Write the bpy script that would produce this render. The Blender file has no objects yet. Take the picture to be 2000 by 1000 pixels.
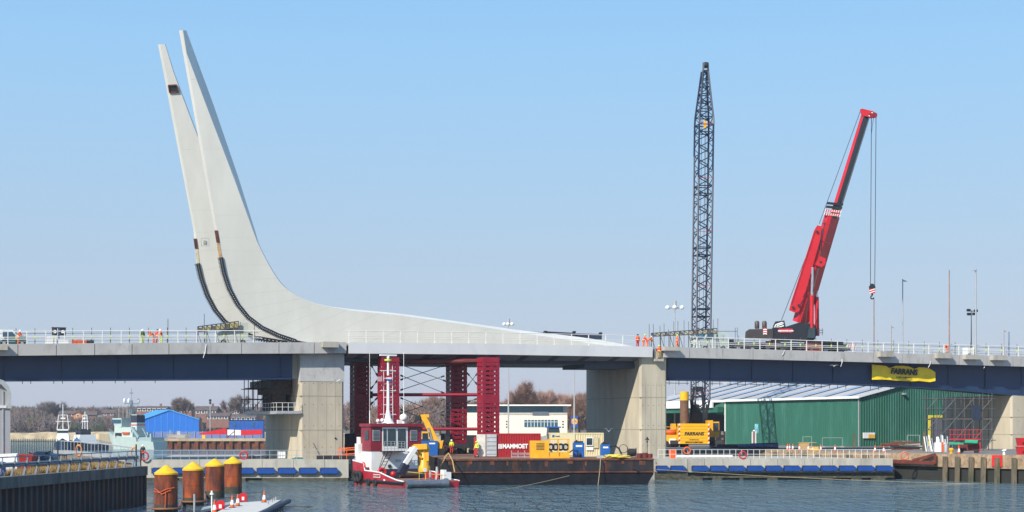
import bpy, math, random
from mathutils import Matrix, Vector
R = math.radians
S = bpy.context.scene
# ------------------------------------------------------------ camera, sky, sun
F = 3200.0; HZ = 835.0; CZ = 6.0          # focal length in photo pixels, horizon row, eye height (m)
cam = bpy.data.objects.new('camera', bpy.data.cameras.new('camera'))
S.collection.objects.link(cam); S.camera = cam
cam.location = (0, 0, CZ); cam.rotation_euler = (R(90), 0, 0)
cam.data.sensor_width = 36; cam.data.lens = F/2000*36
cam.data.shift_y = (HZ-500)/2000; cam.data.clip_end = 9000; cam.data.clip_start = .5
SUN_EL = 38.0; SUN_ROT = 217.0            # sun stands behind the camera, to its left
w = bpy.data.worlds.new('World'); S.world = w; w.use_nodes = True
nt = w.node_tree; bg = nt.nodes['Background']
sky = nt.nodes.new('ShaderNodeTexSky'); sky.sky_type = 'NISHITA'; sky.sun_disc = False
sky.sun_elevation = R(SUN_EL); sky.sun_rotation = R(SUN_ROT)
sky.air_density = 1.35; sky.dust_density = 0.55; sky.ozone_density = 3.5; sky.altitude = 0
# pale blue zenith falling to a lavender haze band at the horizon, laid over the physical sky
tc = nt.nodes.new('ShaderNodeTexCoord'); sp = nt.nodes.new('ShaderNodeSeparateXYZ'); cr = nt.nodes.new('ShaderNodeValToRGB')
nt.links.new(tc.outputs['Generated'], sp.inputs[0]); nt.links.new(sp.outputs['Z'], cr.inputs['Fac'])
cr.color_ramp.interpolation = 'B_SPLINE'
for i, (p, c) in enumerate(((0,(.385,.42,.535)),(.06,(.37,.445,.575)),(.15,(.315,.48,.66)),(.27,(.235,.50,.80)),(1,(.08,.22,.55)))):
    e = cr.color_ramp.elements[i] if i < 2 else cr.color_ramp.elements.new(p)
    e.position = p; e.color = (*c, 1)
up = nt.nodes.new('ShaderNodeVectorMath'); up.operation = 'SCALE'; up.inputs['Scale'].default_value = 1/.125
nt.links.new(cr.outputs[0], up.inputs[0])
mxs = nt.nodes.new('ShaderNodeMix'); mxs.data_type = 'RGBA'; mxs.inputs['Factor'].default_value = .88
nt.links.new(sky.outputs[0], mxs.inputs['A']); nt.links.new(up.outputs[0], mxs.inputs['B'])
nt.links.new(mxs.outputs['Result'], bg.inputs['Color'])
bg.inputs['Strength'].default_value = 0.125
sl = bpy.data.lights.new('sun', 'SUN'); sl.energy = 5.0; sl.angle = R(.5); sl.color = (1, .93, .80)
so = bpy.data.objects.new('sun', sl); S.collection.objects.link(so)
sdir = Vector((math.sin(R(SUN_ROT))*math.cos(R(SUN_EL)), math.cos(R(SUN_ROT))*math.cos(R(SUN_EL)), math.sin(R(SUN_EL))))
so.rotation_euler = sdir.to_track_quat('Z', 'Y').to_euler(); so.location = (0, 0, 80)
S.view_settings.view_transform = 'Standard'; S.view_settings.look = 'None'
S.view_settings.exposure = 0.33; S.view_settings.gamma = 1
S.cycles.max_bounces = 6; S.cycles.volume_bounces = 0

# ------------------------------------------------------------ materials
def lin(c):
    if isinstance(c, str):
        c = [int(c[i:i+2], 16)/255 for i in (0, 2, 4)]
        c = [x/12.92 if x <= .04045 else ((x+.055)/1.055)**2.4 for x in c]
    return (c[0], c[1], c[2], 1)
MC = {}
def mat(name, col, rough=.6, metal=0, var=.15, sc=1.5, streak=1.0, bump=0, col2=None, th=.55, soft=.12, sc2=None, spec=.5):
    """procedural paint / concrete / steel: base colour broken up by noise, optional second colour in patches"""
    if name in MC: return MC[name]
    m = bpy.data.materials.new(name); m.use_nodes = True; t = m.node_tree; N = t.nodes; L = t.links
    b = N['Principled BSDF']; b.inputs['Roughness'].default_value = rough; b.inputs['Metallic'].default_value = metal
    b.inputs['Specular IOR Level'].default_value = spec
    g = N.new('ShaderNodeNewGeometry'); mp = N.new('ShaderNodeMapping'); mp.inputs['Scale'].default_value = (1, 1, streak)
    L.new(g.outputs['Position'], mp.inputs['Vector'])
    n = N.new('ShaderNodeTexNoise'); n.inputs['Scale'].default_value = sc; n.inputs['Detail'].default_value = 5; n.inputs['Roughness'].default_value = .6
    L.new(mp.outputs[0], n.inputs['Vector'])
    c = lin(col)
    mr = N.new('ShaderNodeMapRange'); mr.inputs['From Min'].default_value = .3; mr.inputs['From Max'].default_value = .7
    mr.inputs['To Min'].default_value = 1-var; mr.inputs['To Max'].default_value = 1+var
    L.new(n.outputs['Fac'], mr.inputs['Value'])
    mx = N.new('ShaderNodeVectorMath'); mx.operation = 'SCALE'; mx.inputs[0].default_value = c[:3]
    L.new(mr.outputs[0], mx.inputs['Scale']); out = mx.outputs[0]
    if col2 is not None:
        n2 = N.new('ShaderNodeTexNoise'); n2.inputs['Scale'].default_value = sc2 or sc*1.7; n2.inputs['Detail'].default_value = 7; n2.inputs['Roughness'].default_value = .65
        L.new(mp.outputs[0], n2.inputs['Vector'])
        r2 = N.new('ShaderNodeMapRange'); r2.inputs['From Min'].default_value = th-soft; r2.inputs['From Max'].default_value = th+soft
        L.new(n2.outputs['Fac'], r2.inputs['Value'])
        mm = N.new('ShaderNodeMix'); mm.data_type = 'RGBA'
        L.new(r2.outputs[0], mm.inputs['Factor']); L.new(out, mm.inputs['A']); mm.inputs['B'].default_value = lin(col2)
        out = mm.outputs['Result']
    L.new(out, b.inputs['Base Color'])
    if bump:
        bp_ = N.new('ShaderNodeBump'); bp_.inputs['Strength'].default_value = bump; bp_.inputs['Distance'].default_value = .1
        L.new(n.outputs['Fac'], bp_.inputs['Height']); L.new(bp_.outputs[0], b.inputs['Normal'])
    MC[name] = m; return m
concrete = mat('pale_concrete', (.40,.38,.33), .85, var=.14, sc=.5, streak=.35, bump=.15, col2=(.25,.24,.21), th=.62)
pierconc = mat('pier_concrete', (.48,.425,.325), .85, var=.10, sc=.35, streak=.25, bump=.1, col2=(.34,.30,.24), th=.60, soft=.16, sc2=.55)
fasciac = mat('fascia_concrete', (.42,.41,.40), .8, var=.14, sc=.45, streak=.5, bump=.1, col2=(.26,.25,.24), th=.62, sc2=.9)
steel_white = mat('offwhite_steel', (.65,.63,.565), .45, var=.06, sc=.14, streak=.35, col2=(.57,.55,.49), th=.58, soft=.2, sc2=.4)
leafpaint = mat('leaf_grey_paint', (.60,.60,.61), .45, var=.04, sc=.25, streak=.4, col2=(.53,.53,.54), th=.62, sc2=.6)
navy = mat('navy_girder_paint', (.012,.036,.095), .5, var=.12, sc=.35, streak=.5)
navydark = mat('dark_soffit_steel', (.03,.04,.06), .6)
black = mat('black_paint', (.012,.013,.018), .5, var=.3, sc=2)
rubber = mat('black_rubber', (.018,.018,.018), .85, var=.3, sc=3)
galv = mat('galvanised_steel', (.42,.43,.44), .45, .3, var=.1)
railw = mat('pale_rail_steel', (.75,.73,.68), .45, .1, var=.08)
scaff = mat('scaffold_tube', (.10,.10,.105), .6, .3, var=.3)
white = mat('white_paint', (.78,.78,.76), .4, var=.05)
cream = mat('cream_paint', (.62,.54,.33), .55, var=.08)
red = mat('crane_red', (.52,.012,.02), .35, var=.10, sc=.8)
cred = mat('container_red', (.33,.008,.014), .5, var=.12, sc=1, col2=(.20,.02,.015), th=.68)
tred = mat('tower_red', (.25,.004,.022), .5, var=.2, sc=.6)
maroon = mat('maroon_paint', (.22,.012,.025), .4, var=.1)
hullred = mat('hull_red', (.38,.015,.03), .35, var=.15, sc=1.2, col2=(.12,.02,.02), th=.68)
yellow = mat('machine_yellow', (.72,.36,.012), .45, var=.1, sc=1.5)
capyel = mat('cap_yellow', (.78,.44,.005), .6, var=.12, sc=3, col2=(.55,.36,.12), th=.66)
hiyel = mat('hi_vis_yellow', (.55,.70,.03), .7, var=.05)
hior = mat('hi_vis_orange', (.85,.13,.015), .7, var=.08)
orange = mat('orange_plastic', (.72,.10,.01), .5, var=.1)
bluep = mat('equipment_blue', (.01,.10,.36), .45, var=.1)
fendblue = mat('fender_blue', (.004,.052,.26), .4, var=.12)
shedblue = mat('shed_blue', (.004,.11,.46), .5, var=.05)
shedbluer = mat('shed_blue_roof', (.04,.27,.66), .45, var=.05)
green = mat('cladding_green', (.018,.115,.075), .55, var=.14, sc=.22, streak=.25, col2=(.04,.16,.12), th=.6, sc2=.5)
greenb = mat('bright_green', (.01,.33,.16), .5)
glass = mat('dark_glass', (.02,.04,.05), .08, var=.1, spec=.8)
bluegl = mat('blue_glass', (.03,.10,.16), .1, var=.1, spec=.8)
rust = mat('rusty_steel', (.17,.052,.02), .85, var=.35, sc=1.4, streak=.4, col2=(.06,.022,.018), th=.52, bump=.3)
rustpile = mat('rusty_pile', (.33,.068,.012), .85, var=.35, sc=1.1, streak=.28, col2=(.06,.02,.02), th=.50, soft=.13, bump=.3)
sheet = mat('sheet_pile_steel', (.05,.042,.042), .8, var=.35, sc=1.2, streak=.2, col2=(.11,.045,.03), th=.6, bump=.2)
bargeh = mat('barge_hull', (.022,.022,.027), .7, var=.4, sc=.8, streak=.3, col2=(.11,.04,.022), th=.62, soft=.07, bump=.2, spec=.15)
darkweed = mat('wet_dark_concrete', (.05,.05,.035), .8, var=.5, sc=1.5, col2=(.11,.11,.07), th=.6)
capconc = mat('weathered_cap_concrete', (.13,.125,.115), .9, var=.25, sc=.8, streak=.3, col2=(.06,.06,.055), th=.56, bump=.3)
stone = mat('old_quay_stone', (.36,.25,.155), .9, var=.3, sc=1.2, col2=(.16,.12,.085), th=.57, bump=.4)
timber = mat('weathered_timber', (.17,.125,.09), .9, var=.3, sc=2, streak=.2, col2=(.05,.065,.03), th=.53, bump=.3)
wood = mat('plywood', (.45,.29,.13), .8, var=.2, sc=2)
formyel = mat('formwork_ochre', (.42,.33,.10), .8, var=.3, sc=3)
brick = mat('red_brick', (.20,.105,.085), .85, var=.2, sc=1)
brickor = mat('orange_brick', (.55,.20,.06), .85, var=.15)
roofb = mat('brown_roof_tiles', (.10,.075,.07), .85, var=.2, sc=.6)
soil = mat('dry_soil', (.27,.20,.13), .95, var=.25, sc=.5, col2=(.13,.10,.06), th=.55, bump=.3)
asphalt = mat('quay_asphalt', (.16,.15,.14), .95, var=.2, sc=.3, col2=(.26,.23,.19), th=.58, bump=.2)
sand = mat('sandy_bank', (.46,.36,.22), .95, var=.25, sc=.15, col2=(.24,.18,.11), th=.58)
hillm = mat('winter_hillside', (.13,.105,.085), .95, var=.3, sc=.03, col2=(.07,.085,.05), th=.55, sc2=.05)
deckm = mat('road_deck', (.22,.22,.22), .9)
skin = mat('skin', (.48,.27,.18), .6, var=.05)
navyc = mat('navy_cloth', (.02,.025,.05), .8)
redc = mat('red_cloth', (.45,.02,.02), .8)
rope = mat('rope', (.30,.24,.14), .9)
wire = mat('wire_rope', (.03,.03,.035), .6)
bark = mat('winter_bark', (.10,.075,.06), .95, var=.2, sc=1)
twig_r = mat('reddish_twigs', (.30,.18,.14), .95, var=.25, sc=.2)
twig_g = mat('grey_twigs', (.22,.18,.17), .95, var=.25, sc=.2)
grassm = mat('dry_grass', (.33,.22,.09), .95, var=.35, sc=1)
silver = mat('chrome_rod', (.6,.6,.62), .2, .8)
darkred = mat('dark_red_steel', (.13,.012,.012), .6, var=.2)
cyan = mat('sign_cyan', (.25,.62,.68), .5, var=.02)
shipg = mat('ship_pale_grey', (.44,.53,.50), .5, var=.06)
shipd = mat('ship_mid_grey', (.27,.36,.38), .5, var=.06)
lidlb = mat('sign_blue', (.01,.07,.30), .5)
roofw = mat('pale_roof_sheet', (.40,.385,.38), .6, var=.12, sc=.15)
roofblue = mat('roof_light_panel', (.27,.32,.40), .35, var=.12, sc=.2)
whiteb = mat('white_cladding', (.72,.68,.58), .6, var=.06)
gclad = mat('grey_cladding', (.34,.34,.36), .5, .2, var=.08, sc=.5, streak=.2)
bannery = mat('banner_yellow', (.88,.62,.012), .6, var=.12, sc=1.2, bump=.4)

# ------------------------------------------------------------ mesh builder
class M:
    def __init__(s): s.v = []; s.f = []; s.mi = []; s.sm = []
    def add(s, vs, fs, mi=0, sm=False):
        o = len(s.v); s.v += [tuple(v) for v in vs]
        for f in fs: s.f.append([i+o for i in f]); s.mi.append(mi); s.sm.append(sm)
        return s
    def box(s, x0, x1, y0, y1, z0, z1, mi=0):
        return s.add([(x0,y0,z0),(x1,y0,z0),(x1,y1,z0),(x0,y1,z0),(x0,y0,z1),(x1,y0,z1),(x1,y1,z1),(x0,y1,z1)],
            [(0,3,2,1),(4,5,6,7),(0,1,5,4),(1,2,6,5),(2,3,7,6),(3,0,4,7)], mi)
    def cb(s, x, y, z, sx, sy, sz, mi=0): return s.box(x-sx/2, x+sx/2, y-sy/2, y+sy/2, z, z+sz, mi)
    def beam(s, p, q, wd, h=None, mi=0, wd2=None, h2=None):
        p = Vector(p); q = Vector(q); h = h or wd; wd2 = wd2 or wd; h2 = h2 or h
        d = (q-p).normalized(); up = Vector((0,0,1)) if abs(d.z) < .95 else Vector((0,1,0))
        a = d.cross(up).normalized(); b = a.cross(d).normalized(); vs = []
        for c, ww, hh in ((p,wd,h),(q,wd2,h2)):
            for i, j in ((-1,-1),(1,-1),(1,1),(-1,1)): vs.append(c+a*i*ww/2+b*j*hh/2)
        return s.add(vs, [(0,3,2,1),(4,5,6,7),(0,1,5,4),(1,2,6,5),(2,3,7,6),(3,0,4,7)], mi)
    def tube(s, p, q, r, n=6, r2=None, mi=0, cap=True):
        p = Vector(p); q = Vector(q); r2 = r if r2 is None else r2
        d = (q-p).normalized(); up = Vector((0,0,1)) if abs(d.z) < .95 else Vector((0,1,0))
        a = d.cross(up).normalized(); b = a.cross(d); vs = []
        for c, rr in ((p,r),(q,r2)):
            for i in range(n):
                t = 2*math.pi*i/n; vs.append(c+a*math.cos(t)*rr+b*math.sin(t)*rr)
        s.add(vs, [(i,(i+1)%n,n+(i+1)%n,n+i) for i in range(n)], mi, n >= 7)
        if cap and n > 3: s.add(vs[:n], [tuple(range(n))[::-1]], mi); s.add(vs[n:], [tuple(range(n))], mi)
        return s
    def path(s, pts, r, n=5, mi=0):
        for a, b in zip(pts[:-1], pts[1:]): s.tube(a, b, r, n, mi=mi)
        return s
    def loft(s, rings, mi=0, sm=False, cap=True, closed=True):
        n = len(rings[0]); vs = [v for r in rings for v in r]; fs = []
        for k in range(len(rings)-1):
            for i in range(n if closed else n-1):
                j = (i+1) % n; fs.append((k*n+i, k*n+j, (k+1)*n+j, (k+1)*n+i))
        s.add(vs, fs, mi, sm)
        if cap: s.add(rings[0], [tuple(range(n))[::-1]], mi); s.add(rings[-1], [tuple(range(n))], mi)
        return s
    def lathe(s, prof, c=(0,0,0), n=12, mi=0, axis='z', sm=True):
        rings = []
        for r, h in prof:
            ring = []
            for i in range(n):
                t = 2*math.pi*i/n; a, b = max(r,.001)*math.cos(t), max(r,.001)*math.sin(t)
                p = (a,b,h) if axis == 'z' else ((h,a,b) if axis == 'x' else (b,h,a))
                ring.append((c[0]+p[0], c[1]+p[1], c[2]+p[2]))
            rings.append(ring)
        return s.loft(rings, mi, sm)
    def ball(s, c, r, n=10, m=6, sz=1, mi=0):
        return s.lathe([(r*math.sin(math.pi*k/m), -r*sz*math.cos(math.pi*k/m)) for k in range(m+1)], c, n, mi)
    def torus(s, c, RR, r, axis='y', n=16, m=6, mi=0):
        rings = []
        for i in range(n):
            t = 2*math.pi*i/n; ring = []
            for j in range(m):
                u = 2*math.pi*j/m; d = RR+r*math.cos(u); h = r*math.sin(u)
                a, b = d*math.cos(t), d*math.sin(t)
                p = (a,h,b) if axis == 'y' else ((h,a,b) if axis == 'x' else (a,b,h))
                ring.append((c[0]+p[0], c[1]+p[1], c[2]+p[2]))
            rings.append(ring)
        rings.append(rings[0]); return s.loft(rings, mi, True, False)
    def prism(s, poly, z0, z1, mi=0):
        return s.loft([[(x,y,z0) for x, y in poly], [(x,y,z1) for x, y in poly]], mi)
    def slab(s, poly, y0, y1, mi=0):     # polygon in x,z pushed along y
        return s.loft([[(x,y0,z) for x, z in poly], [(x,y1,z) for x, z in poly]], mi)
    def slabx(s, poly, x0, x1, mi=0):    # polygon in y,z pushed along x
        return s.loft([[(x0,y,z) for y, z in poly], [(x1,y,z) for y, z in poly]], mi)
    def corr(s, x0, x1, y, z0, z1, pitch=.3, d=.05, mi=0):   # corrugated sheet facing -y
        n = max(2, int((x1-x0)/pitch)); p = (x1-x0)/n; xs = []
        for i in range(n):
            a = x0+i*p; xs += [(a,0),(a+.35*p,0),(a+.5*p,-d),(a+.85*p,-d)]
        xs.append((x1,0)); vs = [(x,y+o,z0) for x, o in xs]+[(x,y+o,z1) for x, o in xs]; k = len(xs)
        return s.add(vs, [(i,i+1,k+i+1,k+i) for i in range(k-1)], mi)
    def tf(s, T):
        s.v = [tuple(T @ Vector(v)) for v in s.v]; return s
    def join(s, o, T=None, mi=None):
        vs = [tuple(T @ Vector(v)) for v in o.v] if T else o.v; k = len(s.v); s.v += vs
        s.f += [[i+k for i in f] for f in o.f]; s.mi += o.mi if mi is None else [mi]*len(o.mi); s.sm += o.sm
        return s
    def mesh(s, name, mats):
        me = bpy.data.meshes.new(name); me.from_pydata(s.v, [], s.f)
        for m in (mats if isinstance(mats, (list, tuple)) else [mats]): me.materials.append(m)
        me.polygons.foreach_set('material_index', s.mi); me.polygons.foreach_set('use_smooth', s.sm)
        me.update(); return me

W = {}      # world matrix of every object
ID = Matrix.Identity(4)
def frame(x, y, z=0, deg=0): return Matrix.Translation((x,y,z)) @ Matrix.Rotation(R(deg), 4, 'Z')
def setp(o, label=None, cat=None, group=None, kind=None):
    if label: o['label'] = label
    if cat: o['category'] = cat
    if group: o['group'] = group
    if kind: o['kind'] = kind
    return o
def thing(name, label, cat, T=ID, group=None):
    """Empty at a thing's base; T is a world matrix"""
    o = bpy.data.objects.new(name, None); S.collection.objects.link(o); o.matrix_world = T
    o.location = T.translation; o.rotation_euler = T.to_euler(); o.empty_display_size = .3
    W[o.name] = T.copy(); return setp(o, label, cat, group)
def part(name, m, mt, parent, T=None, label=None, kind=None):
    """child mesh; vertices are in the parent's frame, or in frame T if given"""
    if T is not None: m.tf(W[parent.name].inverted() @ T)
    o = bpy.data.objects.new(name, m.mesh(name, mt)); S.collection.objects.link(o); o.parent = parent
    W[o.name] = W[parent.name]; return setp(o, label, kind=kind)
def solo(name, m, mt, label=None, cat=None, group=None, kind=None, T=None):
    """thing made of one mesh, origin at its base"""
    if T is not None: m.tf(T)
    n = len(m.v); lo = [min(v[i] for v in m.v) for i in range(3)]; hi = [max(v[i] for v in m.v) for i in range(3)]
    c = ((lo[0]+hi[0])/2, (lo[1]+hi[1])/2, lo[2])
    m.v = [(v[0]-c[0], v[1]-c[1], v[2]-c[2]) for v in m.v]
    o = bpy.data.objects.new(name, m.mesh(name, mt)); S.collection.objects.link(o); o.location = c
    W[o.name] = Matrix.Translation(c); return setp(o, label, cat, group, kind)
def struct(name, m, mt, kind='structure', label=None): return solo(name, m, mt, label, kind=kind)
def copy_tree(o, T, label=None, group=None):
    r = o.copy(); S.collection.objects.link(r); r.location = T.translation; r.rotation_euler = T.to_euler(); r.scale = T.to_scale(); W[r.name] = T
    if label: r['label'] = label
    if group: r['group'] = group
    for ch in list(o.children):
        c = ch.copy(); S.collection.objects.link(c); c.parent = r; W[c.name] = T
        for g in list(ch.children):
            d = g.copy(); S.collection.objects.link(d); d.parent = c; W[d.name] = T
    return r
def text_m(s, h, thick=.0, bold=0, ext=.01, shear=0, sx=1):
    """lettering as mesh in the x,z plane facing -y, centred; h = cap height"""
    cu = bpy.data.curves.new('lettering', 'FONT'); cu.body = s; cu.align_x = 'CENTER'; cu.align_y = 'CENTER'
    cu.size = h/.70; cu.offset = bold; cu.extrude = ext; cu.shear = shear; cu.resolution_u = 3
    ob = bpy.data.objects.new('lettering', cu); S.collection.objects.link(ob)
    me = bpy.data.meshes.new_from_object(ob.evaluated_get(bpy.context.evaluated_depsgraph_get()))
    m = M(); m.v = [(v.co.x*sx, -v.co.z, v.co.y) for v in me.vertices]; m.f = [list(p.vertices) for p in me.polygons]
    m.mi = [0]*len(m.f); m.sm = [False]*len(m.f)
    bpy.data.objects.remove(ob); bpy.data.curves.remove(cu); bpy.data.meshes.remove(me); return m
def at(px, py, Y): return ((px-1000)/F*Y, Y, CZ+(HZ-py)*Y/F)
def ax(px, Y): return (px-1000)/F*Y
def az(py, Y): return CZ+(HZ-py)*Y/F
def interp(tab, x):
    if x <= tab[0][0]: a, b = tab[0], tab[1]
    elif x >= tab[-1][0]: a, b = tab[-2], tab[-1]
    else:
        for a, b in zip(tab[:-1], tab[1:]):
            if a[0] <= x <= b[0]: break
    return a[1]+(b[1]-a[1])*(x-a[0])/(b[0]-a[0])
# the bridge's own frame: t along the deck, off = metres behind the front fascia
TAN = .40; TH = math.atan(TAN); CO = math.cos(TH); SI = math.sin(TH)
BR = Matrix.Translation((0,200,0)) @ Matrix.Rotation(TH, 4, 'Z')
def bY(px, off=0): return (200+off/CO)/(1-TAN*(px-1000)/F)
def bt(px, off=0):
    Y = bY(px, off); return (ax(px, Y)+off*SI)/CO
def bz(px, py, off=0): return CZ+(HZ-py)*bY(px, off)/F
def bp(px, py, off=0): return (bt(px, off), off, bz(px, py, off))
def bw(t, off, z): return BR @ Vector((t, off, z))
def bframe(px, off, z): 
    p = bw(bt(px, off), off, z); return Matrix.Translation(p) @ Matrix.Rotation(TH, 4, 'Z')
random.seed(7)
# ------------------------------------------------------------ water and land
wm = bpy.data.materials.new('harbour_water'); wm.use_nodes = True; t_ = wm.node_tree; b_ = t_.nodes['Principled BSDF']
b_.inputs['Base Color'].default_value = (.08,.15,.185,1); b_.inputs['Roughness'].default_value = .06; b_.inputs['IOR'].default_value = 1.33
g_ = t_.nodes.new('ShaderNodeNewGeometry')
prev = None
for sc_, st_, di_, sx_, sy_ in ((.12,1,1.0,1,1),(.75,1,1.5,1.15,.32),(2.4,1,.55,1,.5)):
    mp_ = t_.nodes.new('ShaderNodeMapping'); mp_.inputs['Scale'].default_value = (sx_, sy_, 1); mp_.inputs['Rotation'].default_value = (0,0,.12)
    n_ = t_.nodes.new('ShaderNodeTexNoise'); n_.inputs['Scale'].default_value = sc_; n_.inputs['Detail'].default_value = 3
    t_.links.new(g_.outputs['Position'], mp_.inputs[0]); t_.links.new(mp_.outputs[0], n_.inputs['Vector'])
    u_ = t_.nodes.new('ShaderNodeBump'); u_.inputs['Strength'].default_value = st_; u_.inputs['Distance'].default_value = di_
    t_.links.new(n_.outputs['Fac'], u_.inputs['Height'])
    if prev: t_.links.new(prev.outputs[0], u_.inputs['Normal'])
    prev = u_
t_.links.new(prev.outputs[0], b_.inputs['Normal'])
struct('water', M().add([(-940,-40,0),(940,-40,0),(940,1490,0),(-940,1490,0)], [(0,1,2,3)]), wm)
def land(name, poly, z1, mt, z0=-1.0): return struct(name, M().prism(poly, z0, z1), mt)
land('near_quay_ground', [(-31.2,40),(-30.9,97),(-28.9,125.4),(-41.5,176),(-140,190),(-140,40)], 2.98, soil)
land('right_quay_ground', [(12,335),(14,222),(34,224.6),(45.1,192.6),(55,175.1),(82,168.6),(420,168),(420,340)], 2.98, asphalt)
land('far_quay_ground', [(-230,900),(-104,458),(-51,458),(-18,338),(425,338),(900,900)], 2.9, sand)
land('pier_island_ground', [(-41.3,183.6),(-18.6,183.6),(-27,222),(-46,222)], 2.25, concrete, -.2)
land('right_island_ground', [(16.9,188.6),(43.6,189.6),(38,212),(14,218)], 2.3, concrete, -.2)
# far shore: bank and wooded hillside
hm = M(); nx, ny = 60, 12; vs = []
for j in range(ny+1):
    for i in range(nx+1):
        x = -420+i*640/nx; v = j/ny; y = 800+v*520+20*math.sin(x*.02)
        top = 10.5+2.5*math.sin(x*.013+1)+1.2*math.sin(x*.05)
        fade = 1.0 if x < -150 else .8
        z = (-1 if j == 0 else (2.6 if j == 1 else 2.6+(top*fade)*min(1, (v-.08)/.3)**.8))+random.uniform(-.3,.3)
        vs.append((x,y,z))
hm.add(vs, [(j*(nx+1)+i, j*(nx+1)+i+1, (j+1)*(nx+1)+i+1, (j+1)*(nx+1)+i) for j in range(ny) for i in range(nx)], 0, True)
struct('hillside', hm, hillm)
bm_ = M()
pts = [(-260+i*9, 800+20*math.sin((-260+i*9)*.02)-4+random.uniform(-2,2)) for i in range(22)]
bm_.loft([[(x,y-3,-.5),(x+1,y,2.4+random.uniform(-.4,.9)),(x,y+4,3.6+random.uniform(-.5,.6)),(x,y+16,3.2)] for x, y in pts], 0, False, False, False)
struct('sandy_bank', bm_, sand)

# ------------------------------------------------------------ near left quay wall
qa = Vector((-30.9,97,0)); qb = Vector((-28.7,126,0)); q0 = qa+(qa-qb)*1.7
dq = (qb-qa).normalized(); nq = Vector((dq.y,-dq.x,0))
def qp(s, o, z): p = qa+dq*s+nq*o; return (p.x,p.y,z)
LQ = (qb-qa).length
QW = Matrix.Translation(qa) @ Matrix.Rotation(math.atan2(dq.y,dq.x), 4, 'Z')   # x along the wall, -y towards the water
wall = thing('quay_wall', 'dark steel sheet pile quay wall with concrete cap, nearest in lower left corner', 'quay wall', QW)
part('cap', M().box(-50, LQ+.5, -.55, .5, 2.33, 3.02).box(LQ-.55, LQ+.5, .5, 16, 2.33, 3.02), capconc, wall)
m = M(); x = -50; pts = []
while x < LQ+.2:
    pts += [(x,-.05),(x+.35,-.05),(x+.5,-.38),(x+.85,-.38)]; x += 1.0
pts += [(LQ+.35,-.38),(LQ+.35,16)]
m.add([(a,b,-1) for a, b in pts]+[(a,b,2.33) for a, b in pts], [(i,i+1,len(pts)+i+1,len(pts)+i) for i in range(len(pts)-1)])
part('sheet_piling', m, sheet, wall)
g = thing('quay_railing', 'galvanised vehicle barrier with handrail along edge of near quay', 'railing', QW)
steelb = mat('dull_barrier_steel', (.20,.23,.27), .5, .3, var=.15)
m = M(); 
for z in (3.58,): m.loft([[(x,-.02,z),(x,-.09,z+.07),(x,-.02,z+.14),(x,-.09,z+.21),(x,-.02,z+.28),(x,.02,z+.28),(x,.02,z)] for x in (-50,LQ-.2)])
part('crash_barrier', m, steelb, g)
part('handrail', M().tube((-50,-.12,4.2),(LQ-.1,-.12,4.2),.035,6), steelb, g)
k = -8.5
while k < LQ:
    part('post', M().beam((k,.12,3),(k,-.12,3.95),.12,.12).beam((k,-.12,3.95),(k,-.12,4.22),.05), steelb, g); k += 2.02
# dry tufts along the wall
def tufts(m, n, place, h=(.15,.5)):
    for _ in range(n):
        x, y, z = place(); a = random.uniform(0,6.28); hh = random.uniform(*h)
        for _ in range(5):
            b = a+random.uniform(-2,2); l = random.uniform(-.15,.15)
            m.add([(x,y,z),(x+.03*math.cos(b),y+.03*math.sin(b),z),(x+l+.1*math.cos(b),y+.1*math.sin(b),z+hh)], [(0,1,2)])
m = M()
def pl():
    s = random.uniform(-5, LQ); c = random.choice([2,7,10,13,17,21,24,26,28]); s = s*.35+c*.65 if random.random() < .8 else s
    return qp(s, random.uniform(-2.4,-.55), 3)
tufts(m, 2600, pl)
tufts(m, 2000, lambda: (random.uniform(-60,-33), random.uniform(118,150), 3), (.1,.5))
struct('dry_grass', m, grassm, 'stuff')

# ------------------------------------------------------------ bridge
LTOP = [(-250,675),(0,672),(200,670),(400,669),(679,668.3)]; LBOT = [(-250,698),(0,695),(200,693),(400,691),(679,690)]
MTOP = [(681,668.3),(980,671),(1275,677.3)]; MBOT = [(681,690.2),(980,692.7),(1275,697.6)]
RTOP = [(1296,677.2),(1480,682),(1720,689),(2000,696),(2300,704)]; RBOT = [(1296,697.8),(1480,702),(1720,708),(2000,716),(2300,724)]
def ztab(tab): return [(bt(p), bz(p, y)) for p, y in tab]
ZL, ZLb, ZM, ZMb, ZR, ZRb = map(ztab, (LTOP,LBOT,MTOP,MBOT,RTOP,RBOT))
DW = 17.0                                    # deck width
def deck(name, label, zt, zb, t0, t1, joints, mt_f):
    root = thing(name, label, 'bridge deck', bframe(1000,0,0))
    N = 14; ts = [t0+(t1-t0)*i/N for i in range(N+1)]
    m = M().loft([[(t,.30,interp(zb,t)+.05),(t,.30,interp(zt,t)-.12),(t,DW-.3,interp(zt,t)-.12),(t,DW-.3,interp(zb,t)+.05)] for t in ts])
    part('road_slab', m, deckm, root, BR)
    edges = sorted([t0]+[j for j in joints if t0 < j < t1]+[t1])
    for a, b in zip(edges[:-1], edges[1:]):
        a += .035; b -= .035
        m = M().loft([[(t,0,interp(zb,t)),(t,0,interp(zt,t)),(t,.34,interp(zt,t)),(t,.34,interp(zb,t))] for t in (a,b)])
        part('fascia_panel', m, mt_f, root, BR)
    m = M().loft([[(t,DW-.34,interp(zb,t)),(t,DW-.34,interp(zt,t)),(t,DW,interp(zt,t)),(t,DW,interp(zb,t))] for t in ts])
    part('far_fascia', m, mt_f, root, BR)
    return root
lt0, lt1 = bt(-230), bt(677)
ldeck = deck('bridge_deck', 'left approach span of bridge with grey concrete edge panels and navy girders', ZL, ZLb, lt0, lt1, [bt(p) for p in (-190,-113,-39,35,110,185,258,330,403,472,545,614)], fasciac)
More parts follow.
